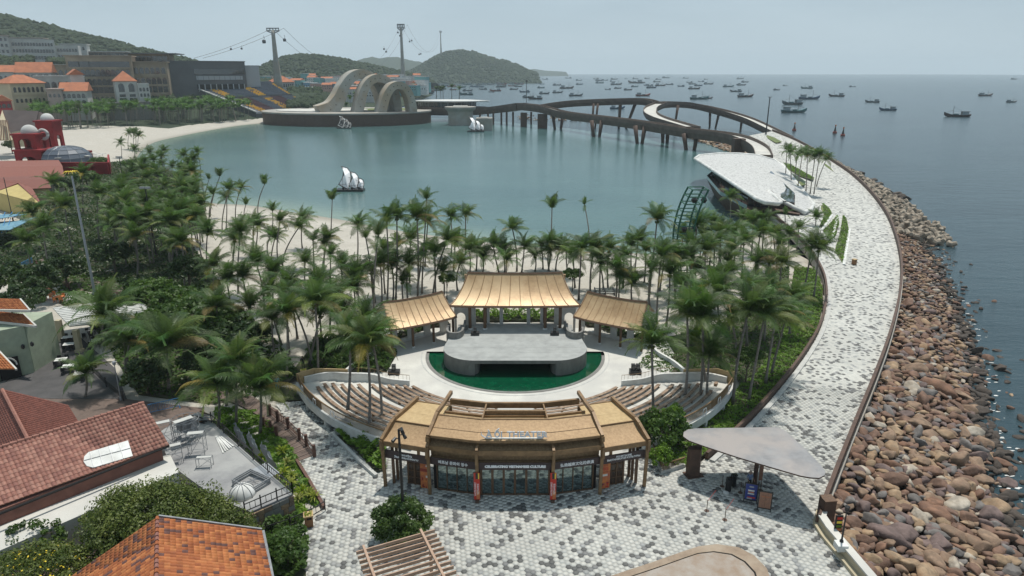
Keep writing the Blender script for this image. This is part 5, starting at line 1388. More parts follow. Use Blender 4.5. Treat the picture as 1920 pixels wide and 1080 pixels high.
# grandstand
gs = thing('grandstand', 'sloping grandstand with grey maroon and yellow seats facing the arches', 'grandstand', PY(470,200,470))
TL, TR, BR, BL = PY(348,160,600), PY(505,152,640), PY(592,206,600), PY(480,213,556)
seatm = {}
for nm, c_ in (('seat_grey', (0.10,0.12,0.15)),('seat_maroon', (0.10,0.045,0.055)),('seat_yellow', (0.62,0.36,0.04)),('seat_dark', (0.055,0.06,0.07))): M[nm] = mat(nm, c_, tuple(x * .7 for x in c_),.5,.7, coord='World')
SM = ['seat_grey', 'seat_maroon', 'seat_yellow', 'seat_dark']
nr, nc = 24,64; mbs = MB()
def gp(s, t): return TL.lerp(TR, s).lerp(BL.lerp(BR, s), t)
for j in range(nr):
    t0, t1 = j / nr, (j + 1)/nr
    for i in range(nc):
        s0, s1 = i / nc, (i + 1)/nc
        # yellow bands run diagonally down the stand
        band = (s * 1.0 if False else (s0+s1)/2)
        k = ((band * 2.35 + .02) % 1.0); yel = 0.30<k < 0.56 and (0.02<t0 < .42 or .52<t0 < .96)
        mi = 2 if (yel and mnoise.noise(Vector((i * .45, j * .6,0))) > -.18) else (1 if (.56 <= k < .95 and t0 > .48) else 0)
        if .43<t0 < .49: mi = 3
        a, b, c_, d = gp(s0, t0), gp(s1, t0), gp(s1, t1), gp(s0, t1); h = (a.z - d.z)
        c2 = Vector((c_.x, c_.y, b.z)); d2 = Vector((d.x, d.y, a.z)); mbs.quad(d2, c2, b, a, mi); mbs.quad(d, c_, c2, d2, mi)
o = L(mbs.build('seat_rows', SM), gs); tag(o, kind='stuff')
mb = MB(); q = PY(395,186,560); mb.prism([(TL.x, TL.y),(BL.x, BL.y),(BL.x + 3, BL.y + 4),(TL.x + 3, TL.y + 4)],-3,[TL.z + 1, BL.z + 1, BL.z + 1, TL.z + 1]); L(mb.build('flank_wall', 'slate'), gs)
L(MB().bar(TL + Vector((0,0,1.4)), BL + Vector((0,0,1.4)),.8,.8).build('coping', 'white'), gs)
mb = MB(); a = PY(315,163,592); b = PY(345,163,592); mb.prism([(a.x, a.y),(b.x, b.y),(b.x, b.y + 3),(a.x, a.y + 3)],-3, a.z); L(mb.build('end_wall', 'farwhite'), gs)
L(MB().bar(BL + Vector((0,0,.3)), BR + Vector((0,0,.3)),1.0,1.2).build('lower_edge', 'lightgrey'), gs)
L(MB().prism([(BL.x, BL.y),(BR.x, BR.y),(BR.x, BR.y + 4),(BL.x, BL.y + 4)],-4,[BL.z, BR.z, BR.z, BL.z]).build('base_wall', 'slate'), gs)
# white apartment blocks
aw = lambda r, n: [((i + .18)/r, .5/r, 1.5, n, True if i == r - 1 else False) for i in range(r)]
G_ = 'white apartment blocks on the hillside'
bldg('apartment_block', 'leftmost white apartment block on the hill with a reddish flat roof', 'apartment block', -30,112,24,112,520,530,46,14, 'farwhite', aw(4,6), 'flat', 'pinkish', group=G_)
bldg('apartment_block', 'long white apartment block with arched top windows beneath the forest', 'apartment block', 24,113,108,112,540,556,38,14, 'farwhite', aw(3,14), 'parapet', group=G_)
bldg('apartment_block', 'upper set back white apartment block on the hill', 'apartment block', 0,92,84,94,590,600,21,14, 'farwhite', aw(2,10), 'flat', 'pinkish', group=G_)
bldg('apartment_block', 'shorter white apartment block right of the long arched one', 'apartment block', 108,111,150,111,560,566,24,14, 'farwhite', aw(2,7), 'parapet', group=G_)
bldg('apartment_block', 'small white rooftop block just left of the sandstone hotel', 'apartment block', 113,92,163,96,590,596,9,12, 'farwhite', aw(1,6), 'flat', 'farwhite', group=G_)
bldg('unfinished_building', 'low row of unfinished red and white houses behind the hotel roof', 'building', 158,106,236,106,600,606,9,10, 'pinkish', [(.1,.7,3.0,9, False)], 'flat', 'farwhite')
bldg('arcade_wall', 'dark sandstone arcade in shadow between the villas and the hill', 'building', 0,150,137,140,480,470,27,8, 'sandstone', [(.1,.6,3.2,12, True)], 'flat', 'sandstone')
# villas
bldg('villa', 'cream villa with hipped orange roof in front of the white mansion', 'house', 27,198,90,192,372,388,42,13, 'cream', [(.12,.18,1.2,7, True),(.58,.24,1.3,7, True)], 'hip', rh=4.2, trim=(.48,))
bldg('villa', 'long white mansion with arched openings behind the cream villa', 'house', 70,182,166,188,402,416,38,16, 'farwhite', [(.5,.3,2.4,7, True),(.15,.22,1.5,9, False)], 'flat', 'farwhite', over=.2)
bldg('villa', 'white house with long orange gable roof above the cream villa', 'house', 32,150,97,150,424,430,14,12, 'farwhite', [(.4,.35,2.2,5, False)], 'gable', rh=6)
bldg('villa', 'pale house at the left edge with orange roof beside the long gabled one', 'house', -12,158,30,158,430,434,23,12, 'farwhite', [(.4,.3,1.6,4, True)], 'gable', rh=4)
bldg('villa', 'white tower house with half gabled orange roof at the right of the mansion', 'house', 140,190,165,192,396,400,50,9, 'farwhite', [(.5,.18,2.6,2, True),(.2,.15,1.4,3, False)], 'gablefront', rh=3)
bldg('villa', 'small white villa with orange pitched roof and three arches facing the palms', 'house', 117,196,166,196,380,384,25,12, 'farwhite', [(.5,.32,1.7,5, True),(.02,.32,2.2,4, True)], 'gable', rh=4.5)
bldg('villa', 'low pinkish annex between the cream villa and the small white villa', 'house', 91,192,119,194,376,378,24,10, 'pinkish', [(.45,.25,1.2,3, True)], 'flat', 'pinkish')
bldg('villa', 'white square villa with hipped orange roof and tall arched windows before the hotel', 'house', 221,192,262,192,398,404,40,12, 'farwhite', [(.5,.4,2.9,2, True),(.04,.18,3.4,2, False),(.27,.12,3.0,2, False)], 'hip', rh=5.5, over=.5)
bldg('villa', 'small crenellated white tower building right of the square hipped villa', 'house', 263,191,284,190,402,406,32,7, 'farwhite', [(.62,.22,1.1,3, True),(.3,.2,1.1,3, True)], 'parapet')
bldg('villa', 'tiny orange roofed house on the left edge above the umbrellas', 'house', -8,178,14,176,390,392,14,8, 'pinkish', [(.4,.35,1.2,2, True)], 'hip', rh=2.5)
bldg('villa', 'small red walled shop with orange roof and cream umbrellas at the left edge', 'house', -6,206,24,204,356,360,16,8, 'red', [(.2,.5,1.6,3, True)], 'gablefront', rh=3)
bldg('retaining_wall', 'low purple grey retaining wall above the palm grove', 'wall', 205,206,290,200,388,400,12,3, 'stageside', (), 'flat', 'stageside', over=.2)
# brown church-like building
ch = thing('brown_roof_hall', 'hall with steep dark brown shingle roofs and timbered gable at the left edge', 'building', PY(30,250,300))
def slabpx(parent, name, pts, th, m):
    v = [PY(*p) for p in pts]; mb = MB()
    if len(v) == 4: mb.slab(*v, th)
    else:
        n = (v[1]-v[0]).cross(v[2]-v[0]).normalized()*th; k = len(v); mb.add(v + [q - n for q in v],[tuple(range(k)), tuple(range(k, 2*k))[::-1]] + [(i, i + k, (i + 1) % k + k, (i + 1) % k) for i in range(k)])
    return L(mb.build(name, m), parent)
slabpx(ch, 'roof', [(22,258,285),(60,258,285),(72,208,300),(5,206,300)],.4, 'brownroof')
slabpx(ch, 'roof', [(50,240,292),(118,262,290),(92,215,305),(72,208,300)],.4, 'brownroof')
slabpx(ch, 'gable_wall', [(-12,262,280),(24,262,284),(4,206,300)],.4, 'cream')
slabpx(ch, 'side_wall', [(22,275,285),(62,275,285),(62,240,286),(22,248,286)],.4, 'cream')
for k in range(5): slabpx(ch, 'timber', [(-6+k * 6,262,279.5),(-4+k * 6,262,279.5),(2+k * 3,225,291),(0+k * 3,225,291)],.2, 'darkwood')

# ================================================================== RED BUILDING
rb = thing('red_pavilion', 'deep red building with glass dome, arched towers and white ball domes beside the beach', 'building', P(140,330,0))
def wallpx(parent, name, a, b, th, m, openings=(), z0=None):
    """wall between pixels (u, v_top, Y); reaches the ground"""
    A, B = PY(*a), PY(*b); z1 = (A.z + B.z)/2
    return arch_wall(parent, (A.x, A.y, 0),(B.x, B.y, 0),0 if z0 is None else z0, z1, openings, th, m, name)
A, B, C_, D_ = PY(78,304,238), PY(203,304,238), PY(166,258,262), PY(68,258,262)
zr = A.z
L(MB().prism([(A.x, A.y),(B.x, B.y),(PY(196,270,262).x, 262),(D_.x, 262)],0, zr - 1.2).build('body', 'red'), rb)
L(MB().prism([(A.x + .4, A.y + .4),(B.x - .4, B.y + .4),(PY(196,270,262).x - .4,261.6),(D_.x + .4,261.6)], zr - 1.2, zr - 1.15).build('roof_terrace', 'terrace'), rb)
Lf = (B - A).length
arch_wall(rb, (A.x, A.y - .3,0),(B.x, B.y - .3,0),0, zr, [(Lf * .84,5.0, zr * .45,.1),(Lf * .1,4, zr * .4,.1)],.8, 'red', 'parapet')
E_ = PY(198,262,262)
arch_wall(rb, (B.x, B.y, 0),(E_.x, 262,0),0, zr - .1,[(6,3.4, zr * .4,.1),(14,3.4, zr * .4,.1)],.6, 'red', 'parapet')
arch_wall(rb, (D_.x, 262,0),(E_.x - 6,262,0),0, zr + 1.4,[],.6, 'red', 'parapet')
M['domeglass'] = glassmat('dome_glass', (0.05,0.07,0.10),.6); M['domeglass'].node_tree.nodes['Principled BSDF'].inputs['Coat Weight'].default_value = 0
dc = PY(124,288,249); mb = MB(); prof = [(8.2,0),(8.0,1.6),(7.2,3.1),(5.6,4.4),(3.2,5.2),(1.0,5.5)]; mb.lathe(prof, (0,0,0),14); o = mb.build('glass_dome', 'domeglass', rb); o.location = Vector((dc.x, 249, zr - 1.1))-rb.location
for k in range(14):
    t = 2*PI * k / 14; mb = MB(); mb.tube([((r + .05)*math.cos(t),(r + .05)*math.sin(t), z + .03) for r, z in prof],.09,4); o2 = mb.build('dome_rib', 'steel', rb); o2.location = o.location
for r, z in prof[1:-1]:
    mb = MB(); mb.tube([((r + .05)*math.cos(t),(r + .05)*math.sin(t), z + .03) for t in [2*PI * k / 14 for k in range(15)]],.07,4); o2 = mb.build('dome_ring', 'steel', rb); o2.location = o.location
def tower(u0, u1, v_top, Y, z0, name, rdome, arches=1):
    a, b = PY(u0, v_top, Y), PY(u1, v_top, Y); w_ = b.x - a.x; zt = a.z; h = zt - z0
    for yy in (Y, Y + w_ * .8):
        arch_wall(rb, (a.x, yy, 0),(b.x, yy, 0), z0, zt, [(w_ / 2, w_ * .58, z0+h * .58, z0 + .3)],.7, 'red', name)
    for xx in (a.x + .35, b.x - .35):
        arch_wall(rb, (xx, Y + .35,0),(xx, Y + w_ * .8 - .35,0), z0, zt, [(w_ * .36, w_ * .4, z0+h * .5, z0 + .3)],.7, 'red', name)
    L(MB().box(((a.x + b.x)/2, Y + w_ * .4, zt + .3),(w_ + 1, w_ * .8+1.4,.6)).build('tower_slab', 'red'), rb)
    if rdome:
        mb = MB(); mb.lathe([(rdome * math.cos(t), rdome * math.sin(t)) for t in [PI / 2*k / 7 - .15 for k in range(8)]],((a.x + b.x)/2, Y + w_ * .4, zt + .8),16); L(mb.build('white_dome', 'farwhite', smooth=True), rb)
tower(24,66,254,246, PY(30,284,246).z, 'tower_wall', 2.7); tower(27,77,284,244,0, 'tower_wall', 0); tower(66,97,229,262, zr, 'tower_wall', 2.3)
mb = MB(); p = PY(81,252,250); mb.tube([(p.x + 1.6*math.cos(t),250, p.z + 1.6*math.sin(t)) for t in [2*PI * k / 16 for k in range(17)]],.55,6); L(mb.build('ring_window', 'farwhite', smooth=True), rb)
for ks, (u, v) in enumerate(((100,290),(110,300),(146,286),(160,282),(175,265),(183,275),(180,285),(170,256),(187,262),(96,270))):
    p = PY(u, v, 241+(302-v) * .35); t = thing('sunshade', 'flat cream sunshade ' + ['left of the glass dome', 'before the glass dome', 'at the right front of the dome', 'right of the dome', 'in the far right terrace corner', 'near the right parapet', 'by the right front corner', 'behind the glass dome', 'at the far right parapet', 'between the near tower and dome'][ks], 'parasol', (p.x, p.y, zr - 1.1),0, 'cream sunshades on the red building terrace')
    MB().box((0,0,2.1),(1.9,1.5,.12)).build('canopy', 'terrace', t); MB().tube([(0,0,0),(0,0,2.1)],.05,5).build('pole', 'steel', t)

# ================================================================== CABLE CAR
def pylon(u, vt, vb, Y, label, w0=1.0, arms=.13):
    b, tp = PY(u, vb, Y), PY(u, vt, Y); t = thing('cable_car_pylon', label, 'pylon', (b.x, Y, b.z)); h = tp.z - b.z
    MB().lathe([(h * .095*w0,-10),(h * .085*w0,0),(h * .05*w0, h * .45),(h * .038*w0, h * .8),(h * .036*w0, h * .96)],(0,0,0),12).build('shaft', 'concrete', t, smooth=True)
    mb = MB(); aw_ = h * arms
    mb.bar((-aw_, 0, h * .955),(aw_, 0, h * .955), h * .02, h * .02); mb.bar((-aw_ * .95,0, h),(aw_ * .95,0, h), h * .015, h * .02)
    for s in (-1,-.5,0,.5,1): mb.bar((aw_ * .9*s, 0, h * .945),(aw_ * .9*s, 0, h * 1.01), h * .015, h * .015)
    mb.bar((-aw_, 0, h * .955),(0,0, h * .90), h * .015, h * .02); mb.bar((aw_, 0, h * .955),(0,0, h * .90), h * .015, h * .02)
    mb.build('head_frame', 'steel', t); return t, tp, aw_
t1, p1, a1 = pylon(521,53,152,700, 'nearest and thickest grey cable car pylon in front of the left headland')
t2, p2, a2 = pylon(757,46,168,1350, 'tall slender cable car pylon rising behind the smallest arch', .55,.06)
t3, p3, a3 = pylon(827,58,98,2650, 'far thin cable car pylon standing on top of the right island', .5,.06)
M['cable'] = mat('dark_cable', (0.05,0.05,0.055), rough=.6)
def cable(a, b, sag, r, label):
    mb = MB(); mb.tube([a.lerp(b, k / 20)-Vector((0,0, sag * 4*(k / 20)*(1-k / 20))) for k in range(21)], r, 4)
    o = mb.build('cable', 'cable'); tag(o, label, 'cable', 'cables of the cable car'); return o
src = PY(372,109,640)
for s, w_ in ((-1, 'left'),(1, 'right')):
    cable(Vector((src.x + s * 4, src.y, src.z)), p1+Vector((s * a1 * .9,0,0)),2,.14, 'thin sagging cable from the stadium roof to the nearest pylon, %s strand' % w_)
    cable(p1+Vector((s * a1 * .9,0,0)), p2+Vector((s * a2 * .9,0,0)),62,.15, 'long sagging cable between the nearest pylon and the slender one, %s strand' % w_)
    cable(p2+Vector((s * a2 * .9,0,0)), p3+Vector((s * a3 * .9,0,0)),60,.2, 'distant sagging cable from the slender pylon to the island, %s strand' % w_)
for u, v, Y, s, lab in ((495,78,680,1.0, 'dark gondola hanging just left of the nearest pylon'),(533.5,75,720,.9, 'dark gondola hanging just right of the nearest pylon'),(433,92,610,.5, 'tiny gondola on the cable left of the others'),(453,91,620,.5, 'tiny gondola between the stadium and the nearest pylon'),
                        (720,92,1100,.8, 'upper gondola of the far pair between the two pylons'),(724,97,1100,.8, 'lower gondola of the far pair between the two pylons'),(746,61,1330,.9, 'small far gondola left of the slender pylon'),(750,67,1330,.9, 'small far gondola close under the slender pylon head'),
                        (768,78,1450,.9, 'far gondola right of the slender pylon'),(772,76,1480,.9, 'tiny gondola right of the slender pylon'),(786,102,1700,1, 'very far gondola low over the distant hills'),(789,101,1700,1, 'very far gondola, right one of the low pair')):
    p = PY(u, v, Y); t = thing('gondola', lab, 'gondola', p, 0, 'cable car gondolas'); MB().lathe([(1.2*s, -1.6*s),(1.7*s, -1.2*s),(1.8*s, .8*s),(1.3*s, 1.6*s)],(0,0,0),8).build('cabin', 'slate', t)
    MB().tube([(0,0,1.6*s),(.7*s, 0,3.2*s),(0,0,5.2*s)],.2*s, 4).build('hanger', 'black', t)

# ================================================================== FISHING VILLAGE
vg = MB(); a, b, c_, d = P(470,196,-2), P(830,176,-2), PY(840,150,1500), PY(430,130,1500); vg.add([(-330,600,-2.6),(-120,760,-2.6),(-130,1160,-2.6),(-230,1350,16),(-560,1350,20),(-480,640,-2)],[(0,1,2,3,4,5)])
o = vg.build('headland_ground', 'forest'); tag(o, kind='structure')
for nm, c_ in (('house_blue', (.16,.30,.42)),('house_teal', (.14,.32,.32)),('house_pink', (.44,.26,.22))): M[nm] = mat(nm, c_, rough=.85)
hc = [('white', 'white'),('farwhite', 'white'),('white', 'white'),('farwhite', 'white'),('cream', 'cream'),('house_blue', 'pale blue'),('house_teal', 'teal'),('house_pink', 'pink')]
rc = [('rooftile_far', 'orange roof'),('lightgrey', 'grey roof'),('white', 'white roof'),('farwhite', 'white roof'),('lightgrey', 'grey roof'),('white', 'white roof')]
rr = random.Random(5); houses = []
for i in range(118):
    v = rr.uniform(150,184); k = (v - 152)/34; umin, umax = 488,800-0*k
    u = rr.uniform(umin, umax)
    if u > 720 and v > 172: v -= 14
    if 590<u < 640 and v > 172: continue
    Y = 760+(188-v)*11+rr.uniform(-10,10); houses.append((u, v, Y))
houses = houses[:96]; houses.sort()
for i, (u, v, Y) in enumerate(houses):
    w_, d_, h_ = rr.uniform(11,21), rr.uniform(10,15), rr.uniform(6,13); (cm, cn),(rm, rn) = rr.choice(hc), rr.choice(rc); p = PY(u, v, Y)
    t = thing('village_house', 'small %s house with %s, %s from the left in the fishing village' % (cn, rn, ordinal(i)), 'house', (p.x, Y, p.z), rr.uniform(-.3,.3), 'houses of the fishing village')
    MB().box((0,0, h_ / 2-3),(w_, d_, h_ + 6)).build('wall', cm, t); mb = MB()
    if rn == 'orange roof': mb.add([(-w_ / 2 - .4,-d_ / 2 - .4, h_),(w_ / 2 + .4,-d_ / 2 - .4, h_),(w_ / 2 + .4, d_ / 2, h_),(-w_ / 2 - .4, d_ / 2, h_),(-w_ / 2 - .4,0, h_ + 2.6),(w_ / 2 + .4,0, h_ + 2.6)],[(0,1,5,4),(2,3,4,5),(3,0,4),(1,2,5)])
    else: mb.box((0,0, h_ + .25),(w_ + .6, d_ + .6,.5))
    mb.build('roof', rm, t)
    for k in range(int(w_ / 3)):
        for z in (1.2,4.2):
            if z < h_ - 2: mesh_inst(win_mesh(1.2,1.4, False), 'window', t, (-w_ / 2+1.5+k * 3,-d_ / 2, z))
bldg('waterfront_house', 'larger white waterfront house with faded orange roof at the foot of the pylon', 'house', 518,166,552,162,720,735,12,16, 'farwhite', [(.2,.5,1.6,8, False)], 'hip', rh=6, skirt=8)
# tree masses on the headland
def tree_mass(name, pxs, n, r0, r1, kind='stuff', mname='forest_tree'):
    ico = np.array([(0,0,1),(0.89,0,.45),(.28,.85,.45),(-.72,.53,.45),(-.72,-.53,.45),(.28,-.85,.45),(.72,.53,-.3),(-.28,.85,-.3),(-.89,0,-.3),(-.28,-.85,-.3),(.72,-.53,-.3)])
    fc = np.array([(0,1,2),(0,2,3),(0,3,4),(0,4,5),(0,5,1),(1,6,2),(2,7,3),(3,8,4),(4,9,5),(5,10,1),(2,6,7),(3,7,8),(4,8,9),(5,9,10),(1,10,6)])
    V, F = [],[]; k = 0
    for (u0, u1, v0, v1, Y0, Y1), m in zip(pxs, [n]*len(pxs)):
        for i in range(m):
            u = random.uniform(u0, u1); v = random.uniform(v0, v1); Y = Y0+(Y1-Y0)*(v1-v)/max(1, v1-v0); p = PY(u, v, Y); r = random.uniform(r0, r1)
            V.append(ico * r * rng.uniform(.7,1.3,(11,1))+np.array(p[:])); F.append(fc + k * 11); k += 1
    o = np_obj(name, np.concatenate(V), np.concatenate(F), mname); return tag(o, kind=kind)
tree_mass('woods', [(540,602,165,200,560,720),(486,520,150,160,800,900),(600,640,178,186,720,740)],260,1.8,3.4)
tree_mass('woods', [(0,60,108,128,610,640),(285,330,175,212,530,580),(90,130,112,118,640,660)],160,1.5,3.0)

# ================================================================== BOATS
for nm, c_ in (('hull_blue', (.045,.11,.19)),('hull_teal', (.05,.16,.17)),('hull_brown', (.07,.05,.045)),('hull_grey', (.12,.14,.15)),('hull_red', (.26,.05,.03))): M[nm] = mat(nm, c_, tuple(x * .7 for x in c_),.6,.6)
M['awning'] = mat('boat_awning', (.30,.36,.38),(.18,.22,.24),.6,.7)
def make_boat(hm, label, big=True):
    t = thing('fishing_boat', label, 'boat', (0,0, WZ)); mb = MB(); secs = []
    for x, w_, zk, zs in ((-9,1.6,.2,2.2),(-7.5,2.3,-.3,1.8),(-3,2.6,-.5,1.5),(2,2.6,-.5,1.5),(6,1.9,-.3,2.1),(8.6,.8,.3,3.0),(10,.05,1.6,3.7)):
        secs.append([(x, -w_, zs),(x, -w_ * .75,(zs + zk) * .45),(x, 0, zk),(x, w_ * .75,(zs + zk) * .45),(x, w_, zs)])
    n = 5; vs = [p for s in secs for p in s]; fs = []
    for i in range(len(secs)-1):
        for k in range(4): fs.append((i * n + k, i * n + k + 1,(i + 1)*n + k + 1,(i + 1)*n + k))
    fs.append((0,1,2,3,4)); 
    for i in range(len(secs)-1): fs.append((i * n, (i + 1)*n, (i + 1)*n + 4, i * n + 4))
    mb.add(vs, fs); mb.build('hull', hm, t)
    MB().box((-5.0,0,2.8),(4.6,3.2,2.4)).build('cabin', 'awning', t)
    MB().box((-5.2,0,4.1),(5.8,3.8,.18)).build('cabin_roof', 'hull_grey', t)
    MB().box((-2.65,0,3.3),(.1,2.6,.8)).build('window', 'black', t)
    mb = MB(); mb.tube([(3.5,0,1.5),(3.5,0,8.0)],.14,4); mb.tube([(3.5,0,5),(7.8,0,3.6)],.09,4); mb.tube([(3.5,0,7.6),(-3,0,4.2)],.05,3); mb.build('mast', 'hull_brown', t)
    mb = MB(); mb.box((0.2,0,2.9),(5.2,3.4,.12)); 
    for x in (-2,2.4):
        for y in (-1.5,1.5): mb.box((x, y, 2.2),(.1,.1,1.4))
    mb.build('deck_awning', 'awning' if big else 'hull_brown', t)
    MB().box((1.2,0,1.8),(3.0,2.2,.9)).build('fish_crates', 'hull_teal', t)
    return t
protos = {k: None for k in ('hull_blue', 'hull_teal', 'hull_brown', 'hull_grey', 'hull_red')}
cnames = {'hull_blue': 'blue', 'hull_teal': 'teal', 'hull_brown': 'dark brown', 'hull_grey': 'grey', 'hull_red': 'red hulled'}
boats = [('the open sea at the right', [(1795,219,46, 'hull_brown'),(1665,207,32, 'hull_blue'),(1487,211,46, 'hull_teal'),(1486,196,42, 'hull_grey'),(1516,186,38, 'hull_blue'),(1569,181,28, 'hull_brown'),(1636,192,26, 'hull_grey'),(1847,180,27, 'hull_brown'),(1896,192,22, 'hull_grey'),(1513,166,22, 'hull_teal'),(1456,169,14, 'hull_grey'),(1472,161,10, 'hull_grey'),(1598,163,12, 'hull_grey'),(1901,149,14, 'hull_grey')]),
         ('the water behind the bridge', [(1397,182,32, 'hull_brown'),(1310,186,34, 'hull_teal'),(1326,185,20, 'hull_brown'),(1380,172,22, 'hull_grey'),(1365,163,20, 'hull_teal'),(1301,167,22, 'hull_brown'),(1309,161,16, 'hull_blue'),(1328,158,18, 'hull_grey'),(1390,160,18, 'hull_grey'),(1293,155,12, 'hull_grey'),(1205,180,28, 'hull_red'),(1177,169,16, 'hull_brown'),(1158,166,14, 'hull_brown'),(1140,168,12, 'hull_grey'),(1155,159,22, 'hull_grey'),(1192,156,28, 'hull_brown'),(1221,165,20, 'hull_blue'),(1238,161,20, 'hull_brown'),(1256,159,14, 'hull_grey'),(1231,154,14, 'hull_grey'),(1124,156,16, 'hull_teal'),(1134,151,12, 'hull_grey'),(1151,149,14, 'hull_grey'),(1174,148,6, 'hull_grey'),(1085,151,12, 'hull_teal'),(1066,147,12, 'hull_grey'),(1157,204,28, 'hull_blue')]),
         ('the anchorage left of the bridge', [(1079,180,26, 'hull_grey'),(1004,186,28, 'hull_brown'),(990,183,22, 'hull_grey'),(1062,166,26, 'hull_brown'),(1045,174,20, 'hull_grey'),(1020,176,20, 'hull_grey'),(984,173,20, 'hull_blue'),(1014,165,14, 'hull_teal'),(1044,160,16, 'hull_grey'),(1016,158,10, 'hull_grey'),(1002,155,10, 'hull_brown'),(985,148,10, 'hull_grey'),(1022,149,12, 'hull_teal'),(875,178,26, 'hull_teal'),(868,176,16, 'hull_brown'),(922,173,12, 'hull_red'),(906,168,16, 'hull_grey'),(940,162,18, 'hull_brown'),(963,168,16, 'hull_brown'),(945,155,14, 'hull_grey'),(800,176,28, 'hull_grey'),(822,170,18, 'hull_teal')])]
dense = []
rr = random.Random(11)
for i in range(88):
    v = rr.triangular(146,172,152); u = rr.uniform(795+(172-v) * .2,975 if v < 165 else 930); dense.append((u, v, rr.uniform(11,20)*(0.6+(v - 145)/45), rr.choice(['hull_grey', 'hull_grey', 'hull_teal', 'hull_blue', 'hull_brown', 'hull_red'])))
for i in range(24): boats[1][1].append((rr.uniform(985,1420), rr.uniform(146,163), rr.uniform(8,15), rr.choice(['hull_grey', 'hull_blue', 'hull_brown', 'hull_teal'])))
boats.append(('the dense fleet before the island', dense))
fleet3 = []
for i in range(20):
    v = rr.uniform(172,192); fleet3.append((rr.uniform(690,800), v, rr.uniform(14,24), rr.choice(['hull_teal', 'hull_grey', 'hull_blue'])))
boats.append(('the inlet seen through the arches', fleet3))
wd = {}
for zone, lst in boats:
    lst.sort()
    for i, (u, v, ln, hm) in enumerate(lst):
        p = P(u, v, WZ); sc = ln * (p.y * CP + 37*SP)/FPX / 19.0; rz = random.uniform(-.25,.25)+(0 if random.random() < .7 else PI)
        size = 'small' if ln < 14 else ('large' if ln > 30 else 'mid-sized')
        lab = '%s %s fishing boat, %s from left on %s' % (size, cnames[hm], ordinal(i), zone)
        if protos[hm] is None: protos[hm] = make_boat(hm, lab); b = protos[hm]
        elif ln < 13:   # too small for parts
            b = bpy.data.objects.new('fishing_boat', None); 
            if hm not in wd:
                q = MB(); k = 0
                for ch_ in protos[hm].children: 
                    if ch_.name.split('.')[0] in ('hull', 'cabin', 'mast'): q.add([v_.co[:] for v_ in ch_.data.vertices],[tuple(pl.vertices) for pl in ch_.data.polygons], k); k += 1
                wd[hm] = q
            q = wd[hm]; me = bpy.data.meshes.get('smallboat_' + hm)
            if me is None:
                me = bpy.data.meshes.new('smallboat_' + hm); me.from_pydata(q.v, [], q.f); [me.materials.append(M[x]) for x in (hm, 'awning', 'hull_brown')]; me.polygons.foreach_set('material_index', q.mi)
            bpy.data.objects.remove(b); b = bpy.data.objects.new('fishing_boat', me); S.collection.objects.link(b); tag(b, lab, 'boat')
        else: b = copy_tree(protos[hm]); 
        b['label'] = lab; b['group'] = 'fishing boats at anchor'
        b.location = (p.x, p.y, WZ); b.rotation_euler = (0,0, rz); b.scale = (sc, sc, sc)
# white yacht mast by the pavilion
t = thing('sailing_yacht', 'white yacht with tall bare mast moored beside the smallest arch', 'yacht', P(762,204, WZ)); mb = MB()
mb.add([(-7,-1.5,1.2),(5,-1.6,1.3),(9,0,1.8),(5,1.6,1.3),(-7,1.5,1.2),(-6,0,-.3),(6,0,-.3)],[(0,1,2,3,4),(0,5,6,1),(1,6,2),(2,6,3),(3,6,5,4),(4,5,0)]); mb.build('hull', 'white', t); MB().tube([(0,0,1),(0,0,34)],[.35,.15],5).build('mast', 'white', t)
for u, v, lab in ((1489,245, 'leftmost dark channel buoy'),(1565,250, 'middle channel buoy of the three'),(1580,255, 'rightmost channel buoy nearest the promenade')):
    p = P(u, v, WZ); t = thing('channel_buoy', lab + ' floating off the breakwater', 'buoy', p, 0, 'channel buoys'); MB().lathe([(1.3,-.3),(1.3,.9),(1.0,1.2)],(0,0,0),10).build('float', 'hull_red', t)
    MB().lathe([(.9,1.2),(.25,4.0),(.25,4.3)],(0,0,0),4).build('tower', 'hull_brown', t); MB().lathe([(.45,4.3),(.45,5.2)],(0,0,0),8).build('lantern', 'orange', t)
